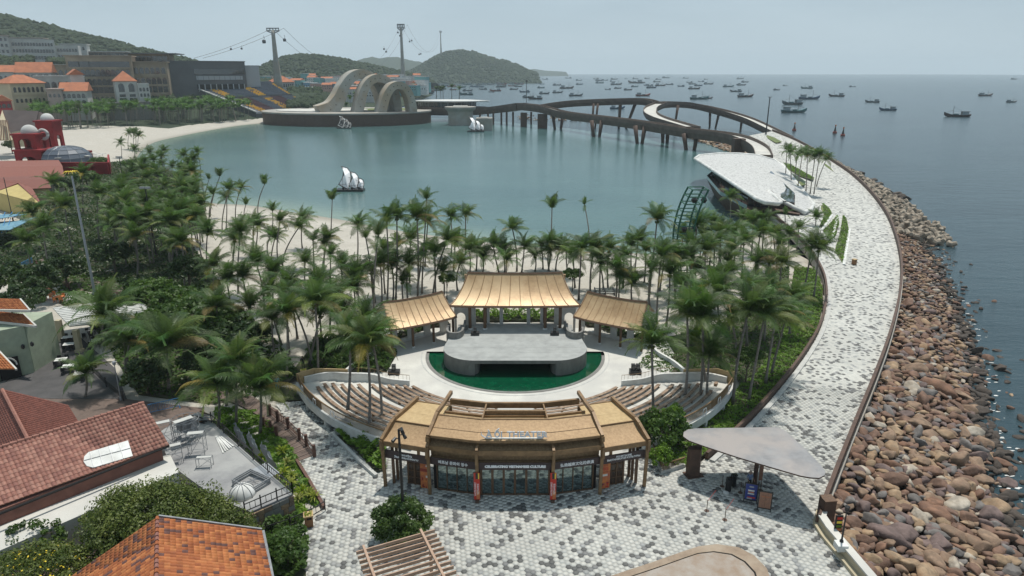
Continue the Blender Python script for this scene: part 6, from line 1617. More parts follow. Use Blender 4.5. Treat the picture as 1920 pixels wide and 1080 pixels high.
# ================================================================== VEGETATION
def frond_mesh(name, length, a0, a1, m, n=13, leaf=0.78, seed=0, hang=0.7):
    """curved rachis from angle a0 (deg above horizontal) bending to a1, leaflets both sides"""
    r = random.Random(seed); V, F = [],[]
    pts = []; x = z = 0.0; seg = length / n
    for i in range(n + 1):
        t = i / n; a = R(a0+(a1-a0)*t ** 1.25); pts.append(Vector((x, 0.10*math.sin(t * 3+seed), z))); x += math.cos(a)*seg; z += math.sin(a)*seg
    for i in range(n):   # rachis
        d = (pts[i + 1]-pts[i]).normalized(); w0 = 0.05*(1-i / n) + .012; w1 = 0.05*(1-(i + 1)/n) + .012; u = Vector((0,1,0)); k = len(V)
        V += [pts[i]-u * w0, pts[i]+u * w0, pts[i + 1]+u * w1, pts[i + 1]-u * w1]; F.append((k, k + 1, k + 2, k + 3))
    st = n * 3
    for i in range(2, st + 1):
        t = i / st; j = min(int(t * n), n - 1); f = t * n - j; p = pts[j].lerp(pts[j + 1], min(f, 1)); d = (pts[j + 1]-pts[j]).normalized(); up = Vector((-d.z, 0, d.x))
        L0 = leaf * (math.sin(min(1, t * 1.08 + .12)*PI) ** 0.55)*r.uniform(.85,1.1) + .12
        for s in (-1,1):
            out = (Vector((0, s, 0))*0.85+d * (0.45 + .35*t)+up * 0.12).normalized(); mid = p + out * L0*0.5
            dn = (out + Vector((0,0,-hang * r.uniform(.7,1.5)))).normalized(); tip = mid + dn * L0*0.55; w_ = d * 0.029; k = len(V)
            V += [p - w_ * .7, p + w_ * .7, mid + w_ * 1.1, mid - w_ * 1.1, tip]; F.append((k, k + 1, k + 2, k + 3)); F.append((k + 3, k + 2, k + 4))
    me = bpy.data.meshes.new(name); me.from_pydata([tuple(v) for v in V],[], F); me.materials.append(M[m]); return me
FR = {}
for mk in ('frond', 'frond_pale', 'frond_dry'):
    FR[mk] = {'up': [frond_mesh('frond', 3.1,84,40, mk, seed=k, hang=.3) for k in range(2)], 'mid': [frond_mesh('frond', 3.4,62,-8-10*k, mk, seed=5+k) for k in range(3)],
              'low': [frond_mesh('frond', 3.4,24,-48-10*k, mk, seed=9+k, hang=.8) for k in range(3)], 'hang': [frond_mesh('frond', 3.0,-10,-84, mk, seed=14, hang=.9)]}
coconut = MB()
for k in range(7): t_ = k * .9; coconut.lathe([(.02,-.13),(.11,-.07),(.12,.03),(.05,.13)],(.24*math.cos(t_),.24*math.sin(t_),-.25 - .1*(k % 2)),6)
coco_me = None
crown_cache = {}
def palm(x, y, z, h, lean, laz, size, label, style='full', nf=19, dry=0.06, parts=True, group='coconut palms', mat_='frond'):
    global coco_me
    t = thing('coconut_palm', label, 'palm tree', (x, y, z),0, group); lx, ly = math.cos(laz)*lean, math.sin(laz)*lean
    b = random.uniform(-.5,.5); mb = MB(); n = 7; pts = []; rad = []
    for i in range(n + 1):
        s = i / n; pts.append((lx * s ** 1.4+b * math.sin(s * PI) * .5, ly * s ** 1.4+b * .4*math.sin(s * PI), h * s)); rad.append((0.20 if i == 0 else 0.145-0.045*s)*(0.75+size * .3))
    mb.tube(pts, rad, 6); mb.build('trunk', 'trunk', t, smooth=True)
    top = Vector(pts[-1])
    if style == 'tuft': spec = [('up', 7),('mid', 3)]
    elif style == 'sparse': spec = [('up', 4),('mid', 3),('hang', 1)]
    elif style == 'big': spec = [('up', 4),('mid', 9),('low', 6),('hang', 1)]
    else: spec = [('up', 3),('mid', 8),('low', 5),('hang', 2)]
    az = random.uniform(0,6.28)
    lst = []
    for kind, cnt in spec:
        for i in range(cnt):
            az += 2.399; mk = mat_
            if kind in ('low', 'hang') and random.random()<dry * 3: mk = 'frond_dry' if random.random() < .4 else 'frond_pale'
            elif random.random()<dry: mk = 'frond_pale'
            sc = size * random.uniform(.98,1.34)*(1 if kind != 'up' else .92)
            # wind from the left pushes fronds to the right
            a = az; a = a - 0.35*math.sin(a)
            lst.append((random.choice(FR[mk][kind]), top, (random.uniform(-.35,.35), random.uniform(-.14,.14), a), sc))
    if parts:
        for me, p, r_, sc in lst: mesh_inst(me, 'frond', t, p, r_, sc)
        if style in ('full', 'big') and random.random() < .55:
            if coco_me is None: coco_me = bpy.data.meshes.new('coconuts'); coco_me.from_pydata(coconut.v, [], coconut.f); coco_me.materials.append(M['frond_pale'])
            mesh_inst(coco_me, 'coconuts', t, top, (0,0, az), size)
    return t
# far palms: one crown mesh per variant, shared
def far_crown(seed, style):
    r = random.Random(seed); V, F = [],[]; k = 0
    for i in range(15):
        me = FR['frond'][['up', 'mid', 'mid', 'low'][i % 4]][0]; a = i * 2.399; ca, sa = math.cos(a), math.sin(a); co = np.empty(len(me.vertices)*3, dtype=np.float32); me.vertices.foreach_get('co', co); co = co.reshape(-1,3)
        co = np.stack([co[:, 0]*ca - co[:, 1]*sa, co[:, 0]*sa + co[:, 1]*ca, co[:, 2]],1); V.append(co)
        for pl in me.polygons: F.append(tuple(v + k for v in pl.vertices))
        k += len(co)
    me2 = bpy.data.meshes.new('crown'); me2.from_pydata(np.concatenate(V).tolist(),[], F); me2.materials.append(M['frond']); return me2
FC = [far_crown(1,0), far_crown(2,0)]
ftr = MB(); ftr.tube([(0,0,0),(.2,0,.5),(.35,0,1)],[.2,.15,.12],5); ftm = bpy.data.meshes.new('trunk'); ftm.from_pydata(ftr.v, [], ftr.f); ftm.materials.append(M['trunk'])
def far_palm(x, y, z, h, size, label, group):
    t = thing('coconut_palm', label, 'palm tree', (x, y, z), random.uniform(0,6.28), group); o = mesh_inst(ftm, 'trunk', t, (0,0,0),(0,0,0),(random.choice((-1,1))*random.uniform(1,4),1.3, h)); o.scale[1] = 1.4
    mesh_inst(random.choice(FC), 'crown', t, (o.scale[0] * .35,0, h),(0,0, random.uniform(0,6)), size)
# ---- listed palms: crown heart pixel, base pixel (or height), style
def Z(u, v): # ground under a pixel
    z = -1.0
    for _ in range(6): p = P(u, v, z); z = ground_z(p.x, p.y)
    return P(u, v, z)
def by_base(cu, cv, bu, bv, z=None):
    b = Z(bu, bv) if z is None else P(bu, bv, z); tp = PY(cu, cv, b.y); return b, tp
zones = {}
def add(zone, cu, cv, bu=None, bv=None, style='full', size=1.0, h=8.6, z=None, **kw):
    if bu is not None: b, tp = by_base(cu, cv, bu, bv, z)
    else:
        zz = 0.0 if z is None else z; tp = P(cu, cv, zz + h)
        if z is None: zz = ground_z(tp.x, tp.y); tp = P(cu, cv, zz + h)
        b = Vector((tp.x + random.uniform(-.9,.5), tp.y + random.uniform(-.3,.3), zz))
    zones.setdefault(zone, []).append((cu, b, tp, style, size, kw))
A_ = 'the left lagoon shore palms'
for r in [(392,336,384,379, 'tuft', .62),(412,331,394,406, 'tuft', .85),(400,365,393,418, 'tuft', .8),(430,355,417,436, 'full', .85),(425,372,424,430, 'full', .85),(452,353,442,411, 'full', .85),(461,384,458,410, 'tuft', .7),
          (496,346,484,403, 'tuft', .95),(511,396,509,440, 'tuft', .8),(525,415,523,502, 'full', .85),(507,442,503,480, 'full', .8),(516,446,509,486, 'full', .8),(560,427,530,502, 'full', .9),(568,411,567,466, 'full', .95),(623,375,621,432, 'tuft', 1.0),
          (476,418,475,478, 'full', .95),(483,424,478,480, 'full', .85),(451,436,447,550, 'full', 1.05),(440,450,435,517, 'full', 1.05),(587,452,589,509, 'sparse', .8),(608,458,607,507, 'full', .85),(619,478,619,529, 'full', .8),(572,492,573,541, 'full', .95),(614,448,604,506, 'full', .9)]: add(A_, *r[:4], style=r[4], size=r[5], dry=.08)
B_ = 'the sand row behind the left pavilion'
for r in [(670,423,670,495, 'full', 1.0),(686,447,703,567, 'sparse', .8),(709,442,702,591, 'sparse', .95),(725,418,726,574, 'sparse', .9),(744,408,742,569, 'full', .95),(747,458,747,486, 'full', .9),(782,408,783,562, 'full', 1.05),(800,374,791,550, 'sparse', .7),(802,418,797,500, 'full', 1.1),
          (845,408,846,480, 'full', 1.0),(873,403,873,478, 'full', .95),(815,475,817,557, 'full', 1.05),(838,452,812,557, 'full', 1.0),(853,456,850,510, 'full', .95),(894,468,893,508, 'full', 1.1),(862,495,858,545, 'full', .9),(766,495,765,567, 'full', 1.0),(754,528,756,568, 'full', .85),(713,495,716,574, 'full', .95),
          (667,519,672,584, 'full', 1.1),(663,540,662,595, 'full', .95),(655,530,682,579, 'full', .85),(790,480,783,540, 'full', 1.0),(695,510,700,560, 'full', .8),(640,500,642,570, 'full', .95),(735,500,737,565, 'full', .95),(830,510,832,560, 'full', .9),(770,450,768,530, 'full', .95),(722,470,722,550, 'full', .9)]: add(B_, *r[:4], style=r[4], size=r[5], dry=.10)
C2 = 'the sand row behind the main pavilion'
for r in [(961,430,969,509, 'full', .95),(983,463,978,512, 'full', .95),(942,472,946,512, 'full', 1.0),(925,460,935,510, 'full', .95),(1003,480,1003,509, 'full', .85),(1035,391,1033,480, 'tuft', 1.0),(1032,456,1028,508, 'full', .95),(1029,470,1030,509, 'full', .95),(1051,465,1042,508, 'full', .95),(1096,384,1106,470, 'sparse', .62),
          (905,482,905,512, 'full', .9),(880,470,880,520, 'full', .95),(950,488,950,530, 'full', .9),(1075,482,1078,540, 'full', .95),(1062,470,1066,520, 'full', .9),(1015,462,1018,505, 'full', .8)]: add(C2, *r[:4], style=r[4], size=r[5], dry=.07)
D2 = 'the sand grove right of the main pavilion'
for r in [(1090,466,1085,562, 'full', 1.0),(1114,466,1107,555, 'full', 1.05),(1126,497,1125,560, 'full', 1.0),(1155,504,1154,566, 'full', 1.0),(1196,454,1190,512, 'full', 1.05),(1184,461,1184,514, 'full', .9),(1169,483,1168,540, 'full', .9),(1184,533,1185,569, 'full', 1.0),(1232,413,1217,556, 'full', 1.0),(1240,480,1231,605, 'full', .95),(1247,470,1237,545, 'full', .9),
          (1256,514,1249,613, 'full', 1.0),(1280,444,1277,520, 'full', .95),(1307,423,1300,520, 'full', 1.15),(1304,506,1303,543, 'full', 1.0),(1318,440,1312,500, 'full', 1.0),(1350,439,1345,509, 'full', 1.0),(1276,533,1275,590, 'full', .9),(1120,480,1131,545, 'full', .8),(1163,520,1160,570, 'full', .8),(1211,470,1208,530, 'full', .8),(1334,420,1330,500, 'full', .9),(1296,462,1294,545, 'full', 1.05),(1288,486,1287,560, 'full', 1.0),(1322,470,1320,550, 'full', 1.0),(1268,480,1266,560, 'full', .95),(1220,505,1218,575, 'full', .95),(1142,470,1140,540, 'full', .9),(1340,460,1337,540, 'full', 1.0)]: add(D2, *r[:4], style=r[4], size=r[5])
E2 = 'the grove below the leaf roofed building'
for r in [(1369,371,1367,425, 'full', .95),(1350,432,1350,500, 'full', .95),(1392,410,1388,470, 'full', 1.0),(1411,417,1408,480, 'full', 1.0),(1433,415,1428,480, 'full', 1.0),(1450,443,1451,490, 'full', .95),(1472,402,1472,440, 'sparse', .7),(1498,429,1494,470, 'full', .8),(1530,408,1528,440, 'full', .85),(1522,460,1505,557, 'full', .95),(1535,468,1525,560, 'full', .95),
          (1417,493,1416,550, 'full', 1.0),(1442,496,1441,550, 'full', .95),(1340,527,1340,580, 'full', 1.0),(1378,440,1375,500, 'full', 1.1),(1425,440,1420,505, 'full', 1.1),(1395,455,1391,520, 'full', 1.0),(1370,470,1368,530, 'full', 1.0),(1460,460,1455,510, 'full', .9),(1480,440,1476,490, 'full', .9),(1363,490,1360,545, 'full', .95)]: add(E2, *r[:4], style=r[4], size=r[5])
add(E2,1466,493,1462,560, 'full', 1.05, mat_='frond_pale', dry=.25)
F2 = 'the promenade clump by the oval opening'
for r in [(1475,281,1472,335),(1481,287,1483,346),(1505,288,1496,352),(1514,292,1511,360),(1528,295,1519,363),(1537,291,1526,364),(1495,292,1490,340),(1549,300,1531,350)]: add(F2, *r, style='full', size=.95, z=.6)
G2 = 'the bed between right seats and promenade'
for r in [(1288,592,1283,755,1.12),(1317,594,1311,757,1.15),(1330,668,1325,758,1.0),(1305,640,1322,731,.95),(1403,584,1374,757,1.15),(1434,591,1403,755,1.1),(1457,589,1435,721,1.05),(1472,602,1446,703,1.0),(1343,552,1350,690,1.1),(1441,550,1432,640,1.05),(1398,548,1400,650,1.0),(1300,560,1305,640,1.05),(1372,600,1380,700,.95),(1488,560,1480,630,.95),(1222,645,1225,797,1.05),(1361,520,1366,620,1.0),(1420,540,1418,620,.9)]: add(G2, *r[:4], style='big', size=r[4], z=-.1, dry=.12)
H2 = 'the group beside the left seats'
for r in [(591,568,597,722,1.1,0),(655,632,652,768,1.0,1.8),(687,645,691,818,1.05,-.1),(698,640,716,798,.95,-.1),(553,580,586,688,1.0, None),(601,590,580,684,1.0, None),(625,562,621,638,1.0, None),(614,562,640,650,1.05, None),(643,592,648,655,1.05, None),(688,605,690,668,1.1, None),(538,587,538,707,1.0, None),(536,560,542,664,1.0, None),(505,551,528,647,.95, None),(510,600,518,681,.95, None),(469,575,473,645,.95, None)]: add(H2, *r[:4], style='big', size=r[4], z=r[5], dry=.12)
I2 = 'the restaurant garden'
for r in [(541,536),(596,533),(512,512),(480,492),(401,500),(425,525),(455,520)]: add(I2, *r, style='big', size=1.0, h=7.5)
for r in [(341,454,346,543,1.05),(325,462,327,531,.95),(389,437,392,520,1.0),(319,418,322,510,1.05),(276,406,289,497,1.05),(343,389,345,470,1.05),(341,353,344,430,1.0),(360,322,362,395,1.0),(122,389,137,473,1.2),(213,424,225,483,1.1),(184,365,186,450,1.1),(230,360,232,445,1.1),(336,348,338,420,1.0),(100,345,104,420,1.1),(155,326,156,400,1.0),(406,577,410,660,1.05),(197,593,198,646,1.55),(312,650,317,732,1.6),(233,627,236,700,1.1),(406,722,409,805,1.2),(488,727,488,814,1.25),(442,684,443,795,1.05),(243,640,246,715,.95),(160,700,160,745,.9),(430,705,425,760,.9),(375,385,376,460,.9),(300,395,304,470,1.05),(255,445,258,520,1.0)]: add(I2, *r[:4], style='big', size=r[4], z=-.1, dry=.10)
J2 = 'the dense mass left of the bay'
rr = random.Random(21)
cand = []
while len(cand)<50:
    u = rr.uniform(205,372); v = rr.uniform(285,420)
    if u < 270-(v - 285)*0.9: continue
    if all((u - a) ** 2+((v - b)*1.2) ** 2>15 ** 2 for a, b in cand): cand.append((u, v))
for u, v in cand: add(J2, u, v, style='full', size=rr.uniform(.85,1.05), h=rr.uniform(6.5,10.5))
for u, v in ((80,430),(50,455),(60,400),(250,420),(100,380),(215,400)): add(J2, u, v, style='big', size=1.05, h=7.5, z=-.1)
K2 = 'the small stand on the narrow beach'
for r in [(226,268,228,296),(242,250,241,280),(250,250,250,282),(254,248,256,280),(260,255,260,283),(252,280,253,306),(281,286,282,312),(307,283,308,312),(302,310,303,340),(355,307,356,338),(237,312,240,340),(257,314,258,345)]: add(K2, *r, style='full', size=1.0)
cnt = 0
for zone, lst in zones.items():
    lst.sort(key=lambda q: q[0])
    for i, (cu, b, tp, style, size, kw) in enumerate(lst):
        h = max(2.5, tp.z - b.z); dx, dy_ = tp.x - b.x, tp.y - b.y; ad = {'tuft': 'upright windblown', 'sparse': 'thin crowned', 'big': 'full crowned', 'full': ''}[style]
        if kw.get('mat_') == 'frond_pale': ad = 'yellowish'
        lab = ('%s coconut palm, %s from left in %s' % (ad, ordinal(i), zone)).strip()
        palm(b.x, b.y, b.z, h, math.hypot(dx, dy_), math.atan2(dy_, dx), size, lab, style, group='coconut palms in ' + zone, **kw); cnt += 1
# far grove along the beach below the hotel
rr = random.Random(31); fl = []
for i in range(300):
    u = rr.uniform(60,470); k = rr.random(); vb = 246-(u - 60)/410*18-k * 16; fl.append((u, vb))
fl += [(u, 216) for u in (600,800)]
fl.sort()
fl = fl[:-2]; rest = [q for k, q in enumerate(fl) if k % 7]; fl = fl[::7]
for i, (u, v) in enumerate(fl):
    b = Z(u, v); far_palm(b.x, b.y, b.z, rr.uniform(8,13), rr.uniform(1.5,2.0), 'distant coconut palm, %s from left in the grove below the hotel' % ordinal(i), 'far grove palms')
VV, FF, k = [],[],0
for u, v in rest:
    b = Z(u, v); h = rr.uniform(8,13); sc = rr.uniform(1.5,2.0); me = FC[rr.randrange(2)]; co = np.empty(len(me.vertices)*3, dtype=np.float32); me.vertices.foreach_get('co', co); co = co.reshape(-1,3)*sc + np.array([b.x + 1, b.y, b.z + h])
    q = np.array([p.vertices[:] for p in me.polygons if len(p.vertices) == 4]); VV.append(co); FF.append(q + k); k += len(co)
    w_ = .17; VV.append(np.array([(b.x - w_, b.y, b.z),(b.x + w_, b.y, b.z),(b.x + 1+w_, b.y, b.z + h),(b.x + 1-w_, b.y, b.z + h),(b.x, b.y - w_, b.z),(b.x, b.y + w_, b.z),(b.x + 1, b.y + w_, b.z + h),(b.x + 1, b.y - w_, b.z + h)])); FF.append(np.array([(0,1,2,3),(4,5,6,7)])+k); k += 8
F_ = np.concatenate(FF); mi_ = np.zeros(len(F_), int); c_ = 0
for q in FF:
    if len(q) == 2: mi_[c_:c_ + 2] = 1
    c_ += len(q)
tag(np_obj('palm_grove', np.concatenate(VV), F_, ['frond', 'trunk'], None, mi_), kind='stuff')
for i, (u, v, Y) in enumerate(((636,182,600),(641,188,600),(648,180,604),(657,186,600),(663,178,610),(637,196,590),(650,198,590),(668,196,590))):
    p = PY(u, v, Y); far_palm(p.x, Y, p.z - 12,12,1.5, 'small palm seen through the tallest arch, %s in that clump' % ordinal(i), 'palms behind the arches')
for i, (u, v) in enumerate(((817,168),(826,170),(831,167),(846,164),(860,168))):
    p = PY(u, v, 600); far_palm(p.x, 600, p.z - 13,13,1.5, 'small palm behind the far waterside pavilion, %s from left' % ordinal(i), 'palms behind the far pavilion')

# ---- leaf masses
def leaf_quads(C, N, s, rngl=rng, flat=0.55, asp=1.7):
    """C centres (n,3), N normals; returns V, F of one quad per leaf"""
    n = len(C); up = N + rngl.normal(0, flat, (n, 3)); up /= np.linalg.norm(up, axis=1)[:, None]+1e-9
    a = np.cross(up, rngl.normal(0,1,(n, 3))); a /= np.linalg.norm(a, axis=1)[:, None]+1e-9; b = np.cross(up, a); s = np.asarray(s).reshape(-1,1)
    V = np.stack([C - a * s * asp / 2, C - b * s / 2 * .9, C + a * s * asp / 2, C + b * s / 2 * .9],1).reshape(-1,3); F = np.arange(n * 4).reshape(n, 4); return V, F
def crown_mesh(name, rx, ry, rz, clumps, leaves, ls, m, seed=0, low=-0.35):
    r = np.random.default_rng(seed); Cs, Ns, Ss = [],[],[]
    for k in range(clumps):
        d = r.normal(0,1,3); d /= np.linalg.norm(d); d[2] = abs(d[2])*1.0 if r.random() < .75 else low * r.random(); rad = r.uniform(.45,1.0) ** .5; c = d * rad * np.array([rx, ry, rz]); cr = r.uniform(.16,.30)*min(rx, ry)*(1.25 if k % 5 else .7)
        m_ = int(leaves / clumps); q = r.normal(0,1,(m_, 3)); q /= np.linalg.norm(q, axis=1)[:, None]; q[:, 2] *= .7; rr_ = cr * r.uniform(.55,1.05,(m_, 1)); Cs.append(c + q * rr_); Ns.append(q + np.array([0,0,.5])); Ss.append(np.full(m_, ls)*r.uniform(.7,1.3, m_))
    V, F = leaf_quads(np.concatenate(Cs), np.concatenate(Ns), np.concatenate(Ss), r); return np_mesh(name, V, F, m)
def leaf_tree(x, y, z, rx, ry, rz, h, label, m='leaf', clumps=60, leaves=6000, ls=.2, seed=0, me=None, name='leafy_tree', group=None, flowers=0):
    t = thing(name, label, 'tree' if h > 1.4 else 'shrub', (x, y, z),0, group); 
    if me is None: me = crown_mesh('crown', rx, ry, rz, clumps, leaves, ls, m, seed)
    mesh_inst(me, 'crown', t, (0,0, h),(0,0,0)); mb = MB(); mb.tube([(0,0,-.3),(.1,.05, h * .5),(0,0, h * 1.0)],[.09*rx * .6 + .05,.06*rx * .6 + .04,.03],7)
    r = random.Random(seed)
    for k in range(6): a = r.uniform(0,6.28); mb.tube([(.05,0, h * (.45 + .07*k)),(math.cos(a)*rx * .35, math.sin(a)*ry * .35, h + rz * .1),(math.cos(a)*rx * .7, math.sin(a)*ry * .7, h + rz * .4)],[.05*rx * .5 + .02,.03,.012],5)
    mb.build('trunk', 'bark', t, smooth=True)
    if flowers:
        rg = np.random.default_rng(seed + 5); d = rg.normal(0,1,(flowers, 3)); d /= np.linalg.norm(d, axis=1)[:, None]; d[:, 2] = np.abs(d[:, 2]); V, F = leaf_quads(d * np.array([rx, ry, rz])*rg.uniform(.8,1.02,(flowers, 1)), d, np.full(flowers, .11), rg); o = np_obj('blossoms', V, F, 'flower', t); o.location = (0,0, h)
    return t
def cover(name, px, z, hgt, dens, ls, m, label=None, seed=0, lump=.9, base='leaf_dark', world=None, zf=None):
    poly = [P(u, v, z) for u, v in px] if world is None else world; xs = [p.x for p in poly]; ys = [p.y for p in poly]; r = np.random.default_rng(seed)
    A = (max(xs)-min(xs))*(max(ys)-min(ys)); n = int(A * dens); X = r.uniform(min(xs), max(xs), n); Y = r.uniform(min(ys), max(ys), n); ok = inside(poly, X, Y); X, Y = X[ok], Y[ok]
    hh = hgt * (.55 + .45*(np.sin(X * 2.1/lump + np.sin(Y * 1.3))*np.cos(Y * 1.9/lump + np.cos(X * .9))))+r.uniform(-.12,.06, len(X))*hgt
    V, F = leaf_quads(np.stack([X, Y, z + hh],1), np.tile([0,0,1.0],(len(X),1)), ls * r.uniform(.7,1.35, len(X)), r, .6)
    o = np_obj(name, V, F, m); tag(o, kind='stuff')
    mb = MB(); n = len(poly); mb.prism([(p.x, p.y) for p in poly], z - .15, z + hgt * .12); q = mb.build('soil', 'soil'); q.name = 'planting_bed'; tag(q, kind='structure'); return o
bed_px = [(1232,792),(1262,835),(1300,870),(1348,838),(1400,792),(1450,737),(1500,674),(1536,617),(1547,570),(1545,535),(1530,505),(1480,500),(1440,520),(1420,560),(1380,600),(1300,620),(1240,640),(1205,640),(1190,690),(1240,690),(1375,690),(1384,720),(1350,760),(1280,795)]
cover('hedge_cover', [(1270,880),(1300,868),(1345,836),(1398,790),(1448,735),(1498,672),(1533,615),(1543,570),(1541,535),(1527,505),(1490,500),(1480,560),(1460,640),(1420,700),(1390,722),(1350,768),(1300,800),(1262,812),(1235,800),(1240,850)],-.1,.55,62,.17, 'leaf_bright', seed=1)
cover('ground_cover', [(1480,500),(1440,505),(1380,600),(1300,620),(1225,640),(1195,690),(1240,700),(1375,700),(1390,722),(1420,700),(1460,640),(1478,560)],-.12,.45,26,.20, 'leaf_mid', seed=2)
cover('hedge', [(885,603),(1048,603),(1048,590),(885,590)],-.1,1.6,90,.19, 'leaf_bright', seed=3)
for k, px in enumerate((((700,652),(842,606),(836,598),(700,640)),((1090,606),(1215,652),(1222,640),(1095,598)))): cover('hedge', px, -.1,1.3,80,.2, 'leaf_mid', seed=4+k)
cover('shrubbery', [(590,640),(640,632),(720,640),(745,665),(725,700),(640,700),(590,702),(575,670)],-.1,1.3,60,.24, 'leaf_mid', seed=6)
cover('shrubbery', [(628,818),(662,818),(700,836),(724,860),(722,884),(706,888),(670,850)],-.1,1.5,110,.24, 'leaf_bright', seed=7)
cover('shrubbery', [(405,768),(480,775),(540,835),(556,862),(603,950),(560,978),(500,985),(480,960),(540,925),(460,850),(400,800)],-.3,.75,110,.20, 'leaf_bright', seed=8)
cover('ground_cover', [(60,500),(200,520),(400,540),(520,640),(560,700),(510,740),(400,760),(260,740),(180,620),(100,560)],-.15,.6,12,.32, 'leaf_mid', seed=9)
cover('ground_cover', [(-20,430),(100,400),(330,420),(420,540),(400,560),(60,505),(-20,520)],-.15,.6,9,.36, 'leaf_dark', seed=10)
cover('ground_cover', [(60,330),(240,300),(360,330),(400,440),(330,430),(60,420)],-.15,.4,4,.40, 'leaf_dark', seed=11)
cover('grass', [(545,700),(580,655),(625,652),(600,700),(560,712)],-.1,.12,90,.07, 'leaf_bright', seed=12)
cover('grass', [(505,752),(520,725),(555,728),(562,750)],-.1,.12,120,.07, 'leaf_mid', seed=13)
cover('shrubbery', [(480,985),(560,978),(580,1020),(575,1090),(480,1090)],-.2,1.4,110,.22, 'leaf_mid', seed=15)
for k, (px, z_) in enumerate((([(1571,403),(1573,420),(1568,440),(1559,455),(1543,432),(1556,420)],.1),([(1581,404),(1587,412),(1591,430),(1589,450),(1583,478),(1580,490),(1566,470),(1574,440),(1578,420)],.1),([(1541,380),(1554,391),(1559,400),(1552,415),(1543,426),(1537,423),(1546,405)],.1),([(1467,304),(1480,308),(1500,319),(1526,334),(1523,337),(1500,329),(1478,317)],1.05))): cover('ground_cover', px, z_, .35,14,.26, 'leaf_bright', seed=40+k)
# raised planted strip with cordylines
sp_me = None
def spiky(x, y, z, s, label):
    t = thing('spiky_plant', label, 'plant', (x, y, z),0, 'yellow spiky plants in the left bed'); V, F = [],[]; r = random.Random(int(x * 91+y * 7))
    for k in range(34):
        a = r.uniform(0,6.28); e = r.uniform(.15,1.35); L_ = s * r.uniform(.6,1); d = Vector((math.cos(a)*math.cos(e), math.sin(a)*math.cos(e), math.sin(e))); sd = Vector((-math.sin(a), math.cos(a),0)) * .045*s; b = Vector((0,0,.3*s)); m_ = b + d * L_ * .55; tp = m_ + (d + Vector((0,0,-.55)))*L_ * .45; n = len(V)
        V += [b - sd * .5, b + sd * .5, m_ + sd, m_ - sd, tp]; F += [(n, n + 1, n + 2, n + 3),(n + 3, n + 2, n + 4)]
    me = bpy.data.meshes.new('leaves'); me.from_pydata([tuple(v) for v in V],[], F); me.materials.append(M['leaf_yellow']); mesh_inst(me, 'leaves', t, (0,0,0))
for i, (u, v) in enumerate(((538,872),(532,890),(548,896),(545,912),(568,925),(580,930),(560,940),(590,935),(490,860),(515,900),(530,850))):
    p = P(u, v, .2); spiky(p.x, p.y, .1,1.0, 'yellow green spiky plant, %s listed from the ramp end, in the left planting bed' % ordinal(i))
# trees
tm = [crown_mesh('crown', 3.2,3.0,1.9,46,3200,.30, 'leaf_mid', 3), crown_mesh('crown', 2.6,2.8,2.0,40,2800,.28, 'leaf_dark', 4), crown_mesh('crown', 2.4,2.2,1.7,40,2600,.26, 'leaf_bright', 5)]
k = 0
for u, v, h, s, wh, mi in [(330,560,4.2,1.1, 'by the boardwalk', 0),(285,545,4,1.1, 'just behind the boardwalk turn', 0),(375,575,4.2,1.15, 'over the left sand edge', 0),(415,600,4,1.1, 'spreading toward the beach trunks', 0),(300,590,3.8,1.0, 'above the pergola corner', 0),(455,620,3.8,1.1, 'nearest the people on the sand', 1),(430,640,3.5,1.0, 'with greyish crown beside the sand', 1),
                           (260,530,4,.9, 'left of the boardwalk bend', 1),(210,470,4,1.1, 'beyond the tall grey pole', 1),(120,500,3.6,1.1, 'left of the tall grey pole', 1),(70,525,3.6,1.2, 'behind the orange roofed green house', 1),(20,520,3.6,1.2, 'at the left edge above the green house', 1),(40,560,3.4,1.1, 'close behind the orange roof of the green house', 1),(160,330,4,1.1, 'in front of the red building', 0),(120,340,4,1.0, 'left front of the red building', 1),
                           (30,360,3.6,1.1, 'against the yellow house', 1),(20,270,4,1.1, 'left of the near red tower', 1),(230,560,3.6,.9, 'near the patio umbrellas', 1),(380,660,3.4,.9, 'behind the long barrier', 1),(270,690,3,.9, 'by the patio fence', 1),(350,500,4,1.1, 'under the tall grove palms', 1),(90,300,4,1, 'between red tower and roofs', 1),(185,300,4,1, 'at the right foot of the red building', 0)]:
    p = P(u, v, h); t = leaf_tree(p.x, p.y, -.1,3,3,2, h * .8, 'broad dark leaved tree ' + wh, me=tm[mi], seed=k, group='broadleaf trees left of the theatre'); t.scale = (s, s, s); t.rotation_euler.z = k; k += 1
for u, v, bv, s, wh in ((838,524,560,.42, 'tiered round tree behind the left pavilion roof'),(1073,515,545,.5, 'small round tree at the right end of the main pavilion'),(1397,668,720,.5, 'slim dark tree among the palms of the right bed'),(1440,560,590,.5, 'low round tree among the right grove palms')):
    b = P(u, bv, 0); h = PY(u, v, b.y).z; t = leaf_tree(b.x, b.y, 0,3,3,2, h / s, wh, me=tm[0], seed=k); t.scale = (s, s, s); k += 1
for u, v, s, wh in ((1245,800,1.0, 'bushy tree behind the right side bay of the entrance building'),(1262,775,.7, 'leafy sapling above the right railing'),(1240,850,.62, 'light green shrub at the planter corner right of the building')):
    p = P(u, v, 2.4*s); t = leaf_tree(p.x, p.y, -.1,3,3,2,2.0, wh, me=tm[2] if s < .9 else tm[0], seed=k); t.scale = (s * .72, s * .72, s); k += 1
